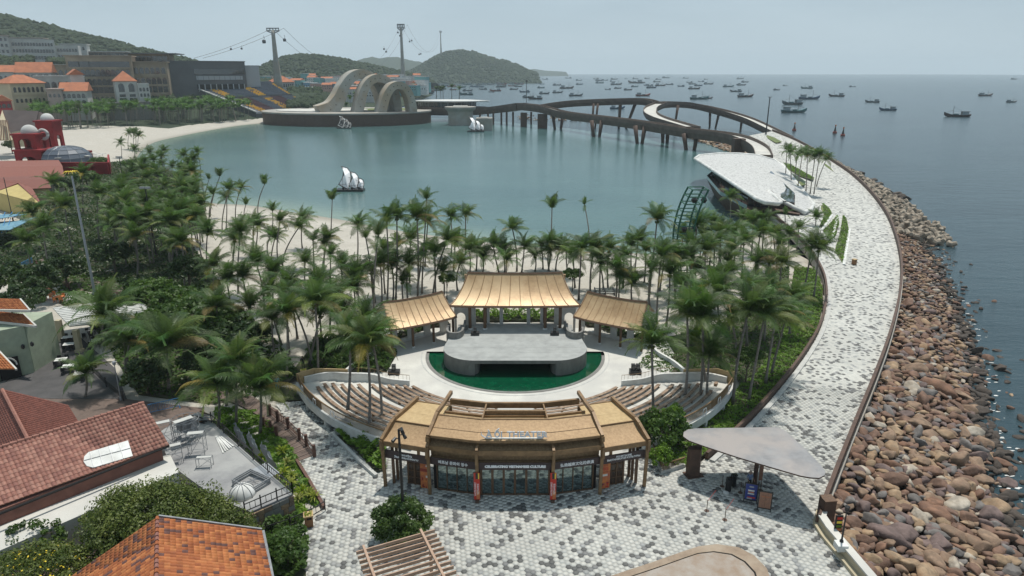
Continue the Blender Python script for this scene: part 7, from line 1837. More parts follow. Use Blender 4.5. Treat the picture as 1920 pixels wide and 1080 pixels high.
# near trees
p = P(757,978,1.6); leaf_tree(p.x, p.y, 0,2.25,2.0,1.7,1.5, 'dense round leafy tree standing on the plaza around the black lamp post', 'leaf_mid2' if 0 else 'leaf', 80,13000,.135,50)
M['leaf_olive'] = leafmat('olive_leaf', (0.06,0.09,0.018),(0.16,0.19,0.042),0.7,0,.3)
p = P(300,945,4.4); leaf_tree(p.x, p.y - .6,-.2,5.2,3.4,2.6,3.3, 'large olive green tree spreading between the long tiled roof and the orange roof', 'leaf_olive', 190,42000,.125,51)
p = P(405,985,3.5); leaf_tree(p.x, p.y, -.2,2.6,2.4,2.0,2.4, 'smaller olive green tree right of the large one near the terrace corner', 'leaf_olive', 80,15000,.125,52)
p = P(60,1050,3.5); leaf_tree(p.x, p.y, 0,4.0,2.6,1.6,2.2, 'open bush with yellow blossoms in the bottom left corner', 'leaf_olive', 90,12000,.12,53, flowers=260, name='flowering_bush')
p = P(60,985,3.5); leaf_tree(p.x, p.y, 0,2.6,1.2,.9,2.8, 'thin airy branches reaching over the pale ledge at the left', 'leaf', 26,1100,.16,54)
p = P(525,1030,1.4); leaf_tree(p.x, p.y, -.1,1.5,1.4,1.3,1.4, 'round dark bush at the plaza edge beside the orange roof', 'leaf_mid', 50,6000,.16,55)
# cycad
p = P(210,985,3.2); t = thing('cycad', 'dark green cycad with arching stiff fronds beside the orange tiled roof', 'plant', (p.x, p.y, 1.6))
MB().lathe([(.3,-1.6),(.28,.2),(.1,.4)],(0,0,0),8).build('trunk', 'bark', t)
cy = [frond_mesh('frond', 2.4,62,10, 'frond', seed=30, leaf=.34, hang=.2), frond_mesh('frond', 2.3,30,-35, 'frond', seed=31, leaf=.34, hang=.2)]
for i in range(26): mesh_inst(cy[i % 2], 'frond', t, (0,0,.3),(random.uniform(-.2,.2),0, i * 2.399), random.uniform(.85,1.15))
# ================================================================== LEFT FOREGROUND ROOFS AND TERRACES
def poly_slab(name, pts, th, m, parent=None, kind=None):
    v = [P(*p) for p in pts]; mb = MB(); mb.prism([(p.x, p.y) for p in v],[p.z - th for p in v],[p.z for p in v]); o = mb.build(name, m)
    if parent is not None: L(o, parent)
    if kind: tag(o, kind=kind)
    return o
def tile_face(parent, R0, R1, E0, E1, na, nd_, mats, weights, singles=150, bulge=.085, edge_th=.08):
    R0, R1, E0, E1 = map(Vector, (R0, R1, E0, E1)); a = (R1-R0)/na; d = (E0-R0)/nd_; n = a.cross(d).normalized()
    if n.z < 0: n = -n
    K = 4; V, F = [],[]
    for jj, lift in ((0,0.0),(1.12,.035)):
        for k in range(K + 1): t = k / K; V.append(a * (t * 1.02)+d * jj + n * (bulge * math.sin(t * PI)+lift + .02))
    for k in range(K + 1): t = k / K; V.append(a * (t * 1.02)+d * 1.12+n * (bulge * math.sin(t * PI) * .2 - .0))
    for k in range(K): F.append((k, k + 1, k + K + 2, k + K + 1)); F.append((k + K + 1, k + K + 2, k + 2*K + 3, k + 2*K + 2))
    V = np.array([v[:] for v in V]); F = np.array(F); mes = []
    for m in mats: me = bpy.data.meshes.new('tile'); me.from_pydata(V.tolist(),[], F.tolist()); me.materials.append(M[m]); mes.append(me)
    cells = [(i, j) for j in range(nd_) for i in range(na)]; c0 = []
    for i, j in cells:
        p = R0+a * i + d * j; f = p.y * CP + (CAMH - p.z)*SP; u = 960+FPX * p.x / f; v = 540-FPX * (p.y * SP - (CAMH - p.z)*CP)/f; c0.append((-10<u < 1930 and v < 1095, f, p, random.choices(range(len(mats)), weights)[0]))
    vis = [c for c in c0 if c[0]]; vis.sort(key=lambda c: c[1]); sing = vis[:singles]; rest = vis[singles:] + [c for c in c0 if not c[0]][:200]
    for _, _, p, m in sing: o = mesh_inst(mes[m], 'tile', None, p); L(o, parent)
    if rest:
        VV = np.concatenate([V + np.array(p[:]) for _, _, p, m in rest]); FF = np.concatenate([F + k * len(V) for k in range(len(rest))]); mi = np.repeat([m for _, _, _, m in rest], len(F)); o = np_obj('tile', VV, FF, mats, None, mi); L(o, parent); tag(o, kind='stuff')
    mb = MB(); q = [R0, R1, R1+d * nd_, R0+d * nd_]; mb.slab(*([x - n * .02 for x in q] if (q[1]-q[0]).cross(q[3]-q[0]).z > 0 else [x - n * .02 for x in (q[1], q[0], q[3], q[2])]), edge_th); L(mb.build('roof_deck', 'darkwood'), parent)
for nm, c_ in (('tile_orange', (.40,.13,.04)),('tile_orange2', (.47,.17,.055)),('tile_orange3', (.32,.095,.03)),('tile_purple', (.13,.06,.05)),('tile_brown', (.30,.135,.10)),('tile_brown2', (.36,.18,.135)),('tile_brown3', (.25,.11,.085)),('tile_red', (.24,.085,.06)),('tile_red2', (.20,.07,.05))):
    M[nm] = mat(nm, c_, tuple(x * .75 for x in c_),3,.8,0,.2,20, coord='World')
oh = thing('orange_roof_house', 'house with bright orange barrel tile gable roof speckled with dark tiles at the bottom left', 'house', P(300,1075,0))
Rz, Ez = 7.2,5.1; R0, R1, E0 = P(295,971, Rz), P(292,1170, Rz), P(489,996, Ez)
tile_face(oh, R0, R1, E0, E0+(R1-R0),34,19,['tile_orange', 'tile_orange2', 'tile_orange3', 'tile_purple'],[5,3,3,1.5],150)
EL = P(128,1086,5.0); EL = R0+(EL - R0)*1.25
tile_face(oh, R0, R1, EL, EL + (R1-R0),34,24,['tile_orange', 'tile_orange2', 'tile_orange3', 'tile_purple'],[5,3,3,2],145)
for k in range(22): p = R0.lerp(R1, k / 22); q = R0.lerp(R1,(k + .96)/22); L(MB().tube([p + Vector((0,0,.05)), q + Vector((0,0,.09))],[.11,.13],7).build('ridge_tile', 'tile_brown3' if k % 3 else 'tile_orange3'), oh)
mb = MB(); mb.bar(E0+Vector((.1,.1,-.1)), E0+(R1-R0)+Vector((.1,0,-.1)),.2,.2); mb.bar(R0+Vector((0,.12,0)), E0+Vector((0,.12,0)),.12,.25); L(mb.build('gutter', 'steel'), oh)
L(MB().prism([(E0.x - .6, E0.y - .6),(E0.x - .3, E0.y - 8),(EL.x + 1, EL.y - 4),(EL.x + 1.5, EL.y - .2)],0,4.9).build('wall', 'cream'), oh)
bh = thing('brown_roof_house', 'long house with brown barrel tile roof and rounded white skylight at the left', 'house', P(150,900,0))
R0, R1, E0, E1 = P(270,756,6.6), P(-70,862,6.6), P(317,834,4.4), P(-60,985,4.4)
tile_face(bh, R0, R1, E0, E1,42,13,['tile_brown', 'tile_brown2', 'tile_brown3'],[3,3,2],290)
for k in range(26): p = R0.lerp(R1, k / 26); q = R0.lerp(R1,(k + .95)/26); L(MB().tube([p + Vector((0,0,.05)), q + Vector((0,0,.08))],[.15,.18],7).build('ridge_tile', 'tile_brown'), bh)
nn = (R1-R0).cross(E0-R0).normalized(); nn = nn if nn.z > 0 else -nn
sky_px = [(240,828),(249,857),(175,879),(163,876),(157,868),(158,858),(166,850)]
def onplane(u, v):
    x, y, d = ray(u, v); dr = Vector((x, y, d)); o = Vector((0,0, CAMH)); return o + dr * ((R0-o).dot(nn)/dr.dot(nn))
sp_ = [onplane(u, v)+nn * .16 for u, v in sky_px]; mb = MB(); n = len(sp_); mb.add(sp_ + [p - nn * .16 for p in sp_],[tuple(range(n)), tuple(range(n, 2*n))[::-1]] + [(i, i + n, (i + 1) % n + n, (i + 1) % n) for i in range(n)]); L(mb.build('skylight', 'white'), bh)
for a, b in (((244,843),(158,866)),((223,834),(232,862)),((204,839),(213,868)),((185,845),(193,874)),((168,850),(176,879))): L(MB().bar(onplane(*a)+nn * .18, onplane(*b)+nn * .18,.05,.04).build('glazing_bar', 'steel'), bh)
M['pinkwall'] = mat('faded_red_wall', (.22,.10,.075),(.16,.07,.055),1.2,.9)
mb = MB(); a, b = P(312,848,4.1), P(-60,995,4.1); d = (b - a); s_ = Vector((-d.y, d.x, 0)).normalized()*(-.9)
if s_.y < 0: s_ = -s_
mb.prism([(a.x + s_.x, a.y + s_.y),(b.x + s_.x, b.y + s_.y),(b.x + s_.x * 5, b.y + s_.y * 5),(a.x + s_.x * 5, a.y + s_.y * 5)],0,4.2); L(mb.build('wall', 'pinkwall'), bh)
L(MB().tube([E0+Vector((0,0,-.08)), E1+Vector((0,0,-.08))],.1,6).build('gutter', 'dark'), bh)
poly_slab('pale_ledge', [(u, v, 3.0) for u, v in ((-60,1000),(318,850),(335,885),(160,962),(0,1032),(-60,1060))],3.0, 'terrace', kind='structure').name = 'concrete_terrace'
rh_ = thing('red_roof_house', 'house with plain dark red tiled hip roof behind the brown roofed one', 'house', P(60,800,0))
A, B, C_, D_ = P(-30,722,7.6), P(124,757,6.0), P(170,815,5.2), P(52,845,6.2)
for q4, m_ in (((P(-5,740,7.6), P(-5,726,7.6), P(124,757,6.0), P(180,800,5.4)), 'x'),): pass
tile_face(rh_, P(4,730,7.6), P(128,760,6.4), P(60,838,5.6), P(190,868,4.4),42,26,['tile_red', 'tile_red2'],[1,1],0,.03)
tile_face(rh_, P(4,730,7.6), P(60,838,5.6), P(-60,760,6.4), P(0,850,5.0),30,16,['tile_red', 'tile_red2'],[1,1],0,.03)
L(MB().tube([P(4,730,7.75), P(62,842,5.75)],.14,6).build('hip_tiles', 'tile_brown'), rh_)
L(MB().prism([(P(-30,760,4).x, P(0,760,4).y),(P(120,775,4).x, P(120,775,4).y),(P(150,830,4).x, P(150,830,4).y),(P(-30,850,4).x, P(-30,850,4).y)],0,4.6).build('wall', 'cream'), rh_)
# green house at the left edge
gh = thing('green_house', 'pale green house with stepped orange tile roofs and arched doorway at the left edge', 'house', P(40,705,0))
M['palegreen'] = mat('pale_green_render', (.33,.38,.28),(.27,.31,.23),1,.9)
Yg = P(62,700,0).y
for pts in ([(0,604, Yg - .2),(52,606, Yg - .2)],): pass
W0, W1 = P(-60,728,0), P(64,698,0)
arch_wall(gh, (W0.x, W0.y, 0),(W1.x, W1.y, 0),0, PY(60,612, Yg).z, [((P(20,712,0)-W0).length, 1.9,1.7,0.02)],.3, 'palegreen', 'wall')
mb = MB(); a = W1+Vector((-.05,.2,0)); mb.prism([(W1.x, W1.y + .18),(W1.x + .1, W1.y + 5),(W0.x, W0.y + 9),(W0.x, W0.y + .4)],0, PY(60,612, Yg).z - .1); L(mb.build('wall', 'palegreen'), gh)
mb = MB(); d = (W1-W0).normalized(); c = P(20,712,0); mb.tube([c + d * (1.05*math.cos(t))+Vector((0,-.2,1.7+1.05*math.sin(t))) for t in [PI * k / 10 for k in range(11)]],.1,4); L(mb.build('arch_trim', 'white'), gh)
L(MB().box((c.x, c.y + .25,1.3),(2.0,.1,2.6), math.atan2(d.y, d.x)).build('doorway', 'dark'), gh)
L(MB().tube([P(52,690,.1), PY(45,612, P(52,690,.1).y)],.07,6).build('drainpipe', 'black'), gh)
for u, v in ((43,650),(60,645)): p = PY(u, v, Yg - .3); L(MB().lathe([(.05,-.3),(.2,-.15),(.2,.15),(.05,.3)], tuple(p),6).build('wall_lantern', 'black'), gh)
z1 = PY(60,612, Yg).z + .15
for (a, b, c, d_), nm in ((((68,612),(-40,600),(44,589),(-40,585)),0),(((57,583),(-40,581),(38,561),(-40,552)),1)):
    zz = z1+nm * 1.6; A_, B_, C4, D4 = P(*a, zz), P(*b, zz), P(*c, zz + .7), P(*d_, zz + .9); tile_face(gh, C4, C4+(B_ - A_), A_, B_, 30,7,['tile_orange', 'tile_orange2', 'tile_orange3'],[3,3,2],0,.05)
    mb = MB(); mb.bar(A_, B_, .16,.25); mb.bar(A_, C4,.16,.22); L(mb.build('eave_board', 'terrace'), gh)
a = P(30,690,3.2); tile_face(gh, P(-5,655,4.0), P(-60,655,4.0), P(30,692,3.2), P(-20,694,3.2),10,8,['tile_orange', 'tile_orange2'],[1,1],0); L(MB().bar(P(-5,655,4.0), P(31,693,3.2),.15,.2).build('eave_board', 'terrace'), gh)
# yellow house, reddish roofs and blue sheds further back on the left edge
def gable_house(name, label, ridge, eave0, eave1, wallm, roofm, zr_, ze, nb=12):
    t = thing(name, label, 'house', P(*eave0[0],0)); r0, r1 = P(*ridge[0], zr_), P(*ridge[1], zr_); e0, e1 = P(*eave0[0], ze), P(*eave0[1], ze); f0, f1 = P(*eave1[0], ze), P(*eave1[1], ze); mb = MB()
    for a, b, c, d in ((e0, e1, r1, r0),(f1, f0, r0, r1)):
        if (b - a).cross(d - a).z < 0: a, b, c, d = b, a, d, c
        mb.slab(a, b, c, d, .2)
    L(mb.build('roof', roofm), t); k = .94; c = (e0+e1+f0+f1)/4; q = [c + (x - c)*k for x in (e0, e1, f1, f0)]; mb = MB(); mb.prism([(x.x, x.y) for x in q],0, ze - .1); mb.add([Vector((e0.x, e0.y, ze)).lerp(c, .05), Vector((f0.x, f0.y, ze)).lerp(c, .05), r0-Vector((0,0,.3))],[(0,1,2)]); L(mb.build('wall', wallm), t); return t
gable_house('reddish_roof_house', 'long house with faded red sheet roof before the red building', ((117,311),(-30,313)),((121,332),(-30,335)),((110,300),(-30,302)), 'farwhite', 'tile_red', 6.5,4.8)
t = gable_house('yellow_house', 'yellow walled house with faded red gable roof and arched door on the left', ((34,343),(-20,330)),((78,383),(60,352)),((-10,360),(-40,345)), 'yellowwall' if 'yellowwall' in M else 'cream', 'tile_red', 6.2,4.6)
p = P(52,403,0); mb = MB(); mb.box((p.x, p.y - .1,1.5),(2.6,.4,3.0)); mb.lathe([(1.3,-.2),(1.3,.2)],(p.x, p.y - .1,3.0),12); L(mb.build('doorway', 'dark'), t)
t = gable_house('reddish_roof_house', 'second faded red roof between the yellow house and the long one', ((90,335),(-20,340)),((96,352),(-20,358)),((86,325),(-20,330)), 'cream', 'tile_red2', 5.8,4.6)
M['bluesheet'] = mat('pale_blue_roof_sheet', (.16,.32,.40),(.10,.22,.30),.8,.6, coord='World')
for lab, pts in (('upper pale blue sheet roof shed at the left edge', [(-30,397,4.2),(50,398,4.2),(36,407,3.8),(-30,420,3.6)]),('lower pale blue sheet roof shed reaching toward the palms', [(-30,412,3.6),(30,408,3.7),(70,406,3.6),(20,437,3.0),(-30,437,3.0)])):
    t = thing('blue_roof_shed', lab, 'shed', P(0,450,0),0, 'blue roofed sheds'); poly_slab('roof', pts, .12, 'bluesheet', t)
    for k in range(6): a = Vector(P(*pts[0])).lerp(P(*pts[1]), k / 6); b = Vector(P(*pts[-1])).lerp(P(*pts[-2]), k / 6); L(MB().bar(a + Vector((0,0,.04)), b + Vector((0,0,.04)),.1,.08).build('seam', 'blue'), t)
    for u, v in ((5,440),(25,425)): p = P(u, v, 0); L(MB().box((p.x, p.y + 4,1.5),(.2,.2,3.0)).build('post', 'white'), t)
# patio and its furniture
M['patio'] = mat('dark_patio_paving', (.085,.08,.08),(.06,.058,.058),.6,.9, coord='World')
poly_slab('patio', [(58,622),(100,628),(150,632),(215,690),(238,748),(110,748),(20,745),(-30,730),(60,700)],.1, 'patio', kind='structure').location.z = .03
poly_slab('restaurant_yard', [(-60,730),(235,748),(380,765),(400,800),(480,960),(500,1500),(-900,1500)],.05, 'plank', kind='structure').name = 'yard'
def table(u, v, m, lab, w_=1.25, ch=4, grp='patio tables', rz=.35):
    p = P(u, v, .75); t = thing('patio_table', lab, 'table', (p.x, p.y, .04), rz, grp); MB().box((0,0,.73),(w_, w_ * .8,.05)).build('table_top', m, t)
    for sx in (-1,1):
        for sy in (-1,1): MB().box((sx * w_ * .42, sy * w_ * .32,.35),(.06,.06,.7)).build('leg', 'black', t)
    for k in range(ch):
        sx = -.4 if k % 2 else .4; sy = -1 if k < 2 else 1; c = thing('patio_chair', '%s chair, %s of the %s' % ('orange' if m != 'white' else 'dark', ['front right', 'front left', 'back right', 'back left'][k], lab.split(',')[0]), 'chair', (p.x + sx * math.cos(rz)-sy * .8*math.sin(rz), p.y + sx * math.sin(rz)+sy * .8*math.cos(rz),.04), rz + (PI if sy > 0 else 0), 'patio chairs')
        cm = 'black' if m == 'white' else 'orange'; MB().box((0,0,.44),(.42,.42,.04)).build('seat', cm, c); MB().box((0,-.2,.7),(.42,.04,.45)).build('backrest', cm, c)
        mb = MB(); [mb.box((a * .18, b * .18,.21),(.04,.04,.42)) for a in (-1,1) for b in (-1,1)]; mb.build('leg_frame', cm, c)
for u, v, lab in ((127,632, 'white table nearest the pergola pillars'),(129,645, 'white table second from the pergola pillars'),(114,674, 'white table left in the front pair'),(128,686, 'white table right in the front pair'),(166,622, 'white table beyond the pillars'),(178,638, 'white table under the young palm'),(66,660, 'white table by the green wall'),(150,700, 'white table at the fence')): table(u, v, 'white', lab + ', dark patio')
tb = poly_slab('raised_terrace', [(66,563),(82,570),(142,562),(112,537),(74,545)],.8, 'palegrey', kind='structure'); tb.name = 'raised_terrace_floor'
for u, v, lab in ((92,552, 'left orange wooden table'),(110,556, 'right orange wooden table'),(86,542, 'rear orange wooden table')): table(u, v, 'orange', lab + ' on the raised terrace', 1.3,3)
pg = thing('white_pergola', 'pale louvred pergola roof on cream pillars above the dark patio', 'pergola', P(150,660,0))
poly_slab('louvre_roof', [(99,577,3.1),(180,567,3.1),(258,560,3.1),(285,588,3.1),(220,602,3.1),(130,611,3.1)],.15, 'palegrey', pg)
A, B, C_, D_ = P(99,577,3.14), P(262,560,3.14), P(290,590,3.14), P(130,611,3.14)
for k in range(11): L(MB().bar(A.lerp(D_, (k + .5)/11), B.lerp(C_, (k + .5)/11),.12,.07).build('louvre', 'white'), pg)
for u, v in ((117,640),(150,660),(255,640)): p = P(u, v, 0); mb = MB(); mb.box((p.x, p.y, 1.5),(.6,.6,3.0)); mb.box((p.x, p.y, .2),(.8,.8,.4)); L(mb.build('pillar', 'cream'), pg)
# boardwalks: real planks
def boardwalk(label_name, left, right, z, n):
    Lp = resample([P(u, v, z) for u, v in left], n + 1); Rp = resample([P(u, v, z) for u, v in right], n + 1); root = poly_slab(label_name, [(u, v, z - .05) for u, v in left] + [(u, v, z - .05) for u, v in right[::-1]],.15, 'dark', kind='structure')
    me = None
    for i in range(n):
        a, b, c, d = Lp[i], Rp[i], Rp[i + 1], Lp[i + 1]; g = .06; mb = MB(); q = [a.lerp(d, g), b.lerp(c, g), c.lerp(b, g), d.lerp(a, g)]; mb.prism([(x.x, x.y) for x in q], z - .05, z + .012*(i % 3)); mb.build('plank', 'plank', root)
    return Lp, Rp
boardwalk('boardwalk', [(345,748),(400,742),(450,760),(496,785),(556,866)],[(345,736),(405,728),(470,742),(520,768),(592,852)],.05,80)
boardwalk('boardwalk', [(40,505),(70,497),(100,520),(150,548)],[(62,490),(80,485),(108,508),(165,540)],.05,36)
boardwalk('boardwalk', [(165,540),(200,535),(232,568),(243,590),(262,605)],[(165,528),(215,526),(250,560),(270,582),(290,600)],.05,40)
def posts_rail(pxs, label, h=1.0, m='rail_brown', post=.16, name='timber_railing', z=.05):
    pp = [P(u, v, z) for u, v in pxs]; t = thing(name, label, 'railing', pp[0]); 
    for p in pp: L(MB().box((p.x, p.y, z + h / 2 + .05),(post, post, h + .1)).build('post', m), t)
    for a, b in zip(pp[:-1], pp[1:]):
        for zz in (.25,.85): L(MB().bar(a + Vector((0,0, zz * h)), b + Vector((0,0, zz * h)),.06,.06).build('rail', m), t)
        nb = max(2, int((b - a).length / .35)); mb = MB()
        for k in range(1, nb): q = a.lerp(b, k / nb); mb.bar(q + Vector((0,0,.25*h)), q + Vector((0,0,.85*h)),.035,.035)
        o = L(mb.build('baluster', m), t); tag(o, kind='stuff')
    return t
posts_rail([(507,778),(521,790),(541,803),(562,824),(575,836),(590,856)], 'red brown post railing on the right side of the ramp beside the plaza', 1.1, post=.26)
posts_rail([(495,800),(508,808),(519,818)], 'short red brown post railing on the left side of the ramp', 1.0, post=.24)
posts_rail([(205,545),(222,560),(238,578),(250,592),(262,606)], 'red brown railing along the boardwalk near the leafy trees', 1.0, post=.2)
posts_rail([(70,500),(100,525),(130,542)], 'dark railing beside the boardwalk at the left edge', 1.0, post=.2)
posts_rail([(175,700),(200,725),(232,752)], 'dark metal fence between the patio and the garden', 1.1, 'black', .08, 'patio_fence')
posts_rail([(150,680),(175,700)], 'short dark metal fence behind the patio tables', 1.1, 'black', .08, 'patio_fence')
posts_rail([(610,957),(585,972),(545,990),(500,1005),(478,1012)], 'black metal fence behind the wooden litter bin', 1.0, 'black', .07, 'bed_fence')
mb = MB(); path_wall(mb, [P(556,866,0), P(580,905,0), P(608,955,0)],.25,-.2,.35); tag(mb.build('kerb', 'rail_brown'), kind='structure')
mb = MB(); path_wall(mb, [P(622,815,0), P(672,865,0), P(706,895,0)],.3,-.2,.3); tag(mb.build('kerb', 'palegrey'), kind='structure')
# construction terrace
ct = thing('roof_terrace', 'grey construction roof terrace with stone side wall between the roofs and planting', 'terrace', P(430,880,0)); TZ = 2.0
M['slabgrey'] = mat('dusty_grey_slab', (.27,.27,.27),(.19,.19,.195),.7,.9, coord='World', big=(.33,.33,.32), bigscale=.25)
poly_slab('deck', [(296,812, TZ),(330,790, TZ),(372,772, TZ),(398,792, TZ),(549,926, TZ),(470,960, TZ),(400,930, TZ),(318,870, TZ)],2.0, 'slabgrey', ct)
M['stonewall'] = mat('brown_stone_wall', (.20,.15,.11),(.12,.09,.07),2.5,.9,0,.5,5, coord='World')
a, b = P(549,926, TZ), P(455,968, TZ); d = (b - a); Lw = d.length; dn = d.normalized(); nw = Vector((dn.y, -dn.x, 0)); nw = nw if nw.y < 0 else -nw
for r in range(4):
    x = 0; k = 0
    while x < Lw - .1: w_ = random.uniform(.4,.8); w_ = min(w_, Lw - x); mb = MB(); c = a + dn * (x + w_ / 2)+nw * .06; mb.box((c.x, c.y, TZ - .3-r * .42),(w_ - .03,.16+random.uniform(0,.05),.39), math.atan2(dn.y, dn.x)); L(mb.build('stone', random.choice(['stonewall', 'stageside', 'rock3'])), ct); x += w_; k += 1
poly_slab('glass_panel', [(473,880, TZ + .02),(500,866, TZ + .02),(524,886, TZ + .02),(497,900, TZ + .02)],.02, 'lightgrey', ct)
t = posts_rail([(397,792),(420,812),(447,837),(475,862),(503,887),(549,926)], 'dark metal railing along the planted side of the grey terrace', 1.0, 'black', .08, 'terrace_railing', TZ)
t = posts_rail([(549,926),(520,938),(490,951),(460,964)], 'dark metal railing above the stone wall of the grey terrace', 1.0, 'black', .08, 'terrace_railing', TZ)
def scaffold(u, v, w_, d_, h, label, rz=.5, rows=3):
    p = P(u, v, TZ); t = thing('scaffold_frame', label, 'scaffold', p, rz, 'scaffold frames')
    for x in (-w_ / 2, w_ / 2):
        for y in (-d_ / 2, d_ / 2): MB().tube([(x, y, 0),(x, y, h)],.025,5).build('upright', 'steel', t)
    for r in range(rows):
        z = h * (r + 1)/rows
        for a, b in (((-w_ / 2,-d_ / 2, z),(w_ / 2,-d_ / 2, z)),((-w_ / 2, d_ / 2, z),(w_ / 2, d_ / 2, z)),((-w_ / 2,-d_ / 2, z),(-w_ / 2, d_ / 2, z)),((w_ / 2,-d_ / 2, z),(w_ / 2, d_ / 2, z))): MB().tube([a, b],.02,4).build('rail', 'steel', t)
    mb = MB(); mb.tube([(-w_ / 2,-d_ / 2,0),(w_ / 2,-d_ / 2, h)],.018,4); mb.tube([(w_ / 2, d_ / 2,0),(-w_ / 2, d_ / 2, h)],.018,4); mb.build('brace', 'steel', t)
    MB().box((0,0, h + .03),(w_, d_ * .5,.05)).build('board', 'palegrey', t)
scaffold(322,868,1.8,.9,1.6, 'low scaffold frame nearest the brown roof corner'); scaffold(308,838,1.5,1.0,2.4, 'taller scaffold frame beside the brown roof'); scaffold(372,850,1.3,1.0,2.0, 'scaffold frame in the middle of the grey terrace', .2); scaffold(350,830,1.6,1.2,2.3, 'scaffold frame under the torn white net', .8); scaffold(385,875,1.2,.6,.9, 'small low frame at the terrace centre', .1,1)
p = P(352,822, TZ); t = thing('round_net_frame', 'round wire basket frame wrapped in torn white netting', 'net frame', p); mb = MB()
for z, r in ((0,1.0),(1.2,1.15),(2.0,1.2)): mb.tube([(r * math.cos(a), r * math.sin(a), z) for a in [2*PI * k / 14 for k in range(15)]],.03,4)
for k in range(14): a = 2*PI * k / 14; mb.tube([(math.cos(a), math.sin(a),0),(1.2*math.cos(a + .3),1.2*math.sin(a + .3),2.0)],.02,4)
mb.build('wire_frame', 'steel', t)
def cloth(t, w_, h, m, z0=0, amp=.18, name='netting', seed=0):
    V, F = [],[]; nx, ny = 12,8
    for j in range(ny + 1):
        for i in range(nx + 1): x = (i / nx - .5)*w_; z = z0+h * (1-j / ny) + .15*math.sin(i * 1.7+seed); V.append((x, amp * math.sin(i * 1.3+j * .5+seed) + .35*j / ny, z + .1*mnoise.noise(Vector((i * .6, j * .6, seed)))))
    for j in range(ny):
        for i in range(nx): F.append((j * (nx + 1)+i, j * (nx + 1)+i + 1,(j + 1)*(nx + 1)+i + 1,(j + 1)*(nx + 1)+i))
    me = bpy.data.meshes.new(name); me.from_pydata(V, [], F); me.materials.append(M[m]); return mesh_inst(me, name, t, (0,0,0))
cloth(t, 1.8,1.6, 'lightgrey', .4, seed=3)
for i, (u, v, w_, lab) in enumerate(((448,830,2.2, 'grey torn cloth over the terrace fence, furthest piece'),(472,845,1.8, 'grey torn cloth over the terrace fence, middle piece'),(500,868,2.4, 'grey torn cloth over the terrace fence, nearest piece'))):
    p = P(u, v, 1.0); t = thing('draped_cloth', lab, 'cloth', (p.x, p.y, .6),-.9, 'cloths over the terrace fence'); cloth(t, w_, 1.7, 'lightgrey', .2,.2, 'sheet', i)
p = P(455,928, TZ); t = thing('glazed_dome_frame', 'half round white glazed frame lying on the grey terrace', 'dome frame', p, -.4); mb = MB(); mb.lathe([(1.0*math.cos(a),1.0*math.sin(a)) for a in [PI / 2*k / 6 for k in range(7)]],(0,0,0),14); mb.build('panel', 'white', t, smooth=True)
for k in range(5): a = PI * k / 5; mb = MB(); mb.tube([(1.02*math.cos(a)*math.cos(b),1.02*math.sin(a)*math.cos(b),1.02*math.sin(b)) for b in [PI * q / 10 for q in range(11)]],.025,4); mb.build('rib', 'steel', t)
p = P(472,908, TZ); t = thing('metal_tray_frame', 'open grey metal box frame filled with rods on the terrace', 'metal frame', p, -.55)
for a, b in (((-1.2,-.9),(1.2,-.9)),((1.2,-.9),(1.2,.9)),((1.2,.9),(-1.2,.9)),((-1.2,.9),(-1.2,-.9))):
    for z in (.1,.3,.5): MB().bar((*a, z),(*b, z),.08,.1).build('rail', 'steel', t)
for k in range(8): MB().tube([(random.uniform(-1,0), random.uniform(-.7,.7),.2),(random.uniform(0,1), random.uniform(-.7,.7),.35)],.025,4).build('rod', 'steel', t)
p = P(418,832, TZ); t = thing('plank_pile', 'pile of long white planks lying on the grey terrace', 'planks', p, -.85)
for k in range(6): MB().box((0, k * .14 - .3,.05 + .05*(k % 2)),(3.4 - .2*k, .11,.05),.05*(k - 3)).build('plank', 'white', t)
p = P(345,790, TZ); t = thing('debris_heap', 'dark heap of boards and rods at the back of the grey terrace', 'debris', p)
for k in range(14): MB().box((random.uniform(-.3,2.6), random.uniform(-.5,.5),.1 + .05*k),(random.uniform(.8,2),.15,.05), random.uniform(-.8,.3)).build('board', random.choice(['black', 'steel', 'darkwood']), t)
# steel crowd barriers painted blue
def barrier(u0, v0, u1, v1, label):
    a, b = P(u0, v0,.03), P(u1, v1,.03); d = b - a; n = max(1, round(d.length / 2.3)); t = thing('crowd_barrier', label, 'barrier', a, math.atan2(d.y, d.x), 'blue crowd barriers'); W = d.length
    for z in (.15,1.05): MB().bar((0,0, z),(W, 0, z),.05,.05).build('rail', 'blue', t)
    k = int(W / .16)
    for i in range(k + 1): MB().bar((W * i / k, 0,.15),(W * i / k, 0,1.05),.025 if i % 8 else .05,.025).build('bar', 'blue', t)
    for i in range(n + 1): MB().bar((W * i / n, -.35,.03),(W * i / n, .35,.03),.06,.05).build('foot', 'blue', t)
barrier(280,776,337,763, 'blue crowd barrier behind the brown tiled roof'); barrier(627,797,664,812, 'bright blue crowd barrier under the left seating block'); barrier(35,507,62,493, 'blue crowd barrier far left beside the boardwalk')
# timber pergola at the bottom
tp_ = thing('timber_pergola', 'slatted pale timber pergola roof at the bottom centre of the plaza', 'pergola', P(770,1075,0)); M['pale_timber'] = mat('pale_timber', (.42,.29,.21),(.34,.225,.155),2.0,.8)
A, B = P(668,1037,3), P(815,995,3); dd = (P(868,1096,3)-B); n = 15
for k in range(n): o = dd * (k / 11.5); L(MB().bar(A + o, B + o, .09,.24).build('slat', 'pale_timber'), tp_)
for s in (.10,.83): p = A.lerp(B, s); L(MB().bar(p - dd * .05+Vector((0,0,.2)), p + dd * 1.3+Vector((0,0,.2)),.16,.14).build('beam', 'pale_timber'), tp_)
for s in (.1,.83):
    for k in (.35,1.2): p = A.lerp(B, s)+dd * k; L(MB().box((p.x, p.y, 1.45),(.2,.2,2.9)).build('post', 'pale_timber'), tp_)
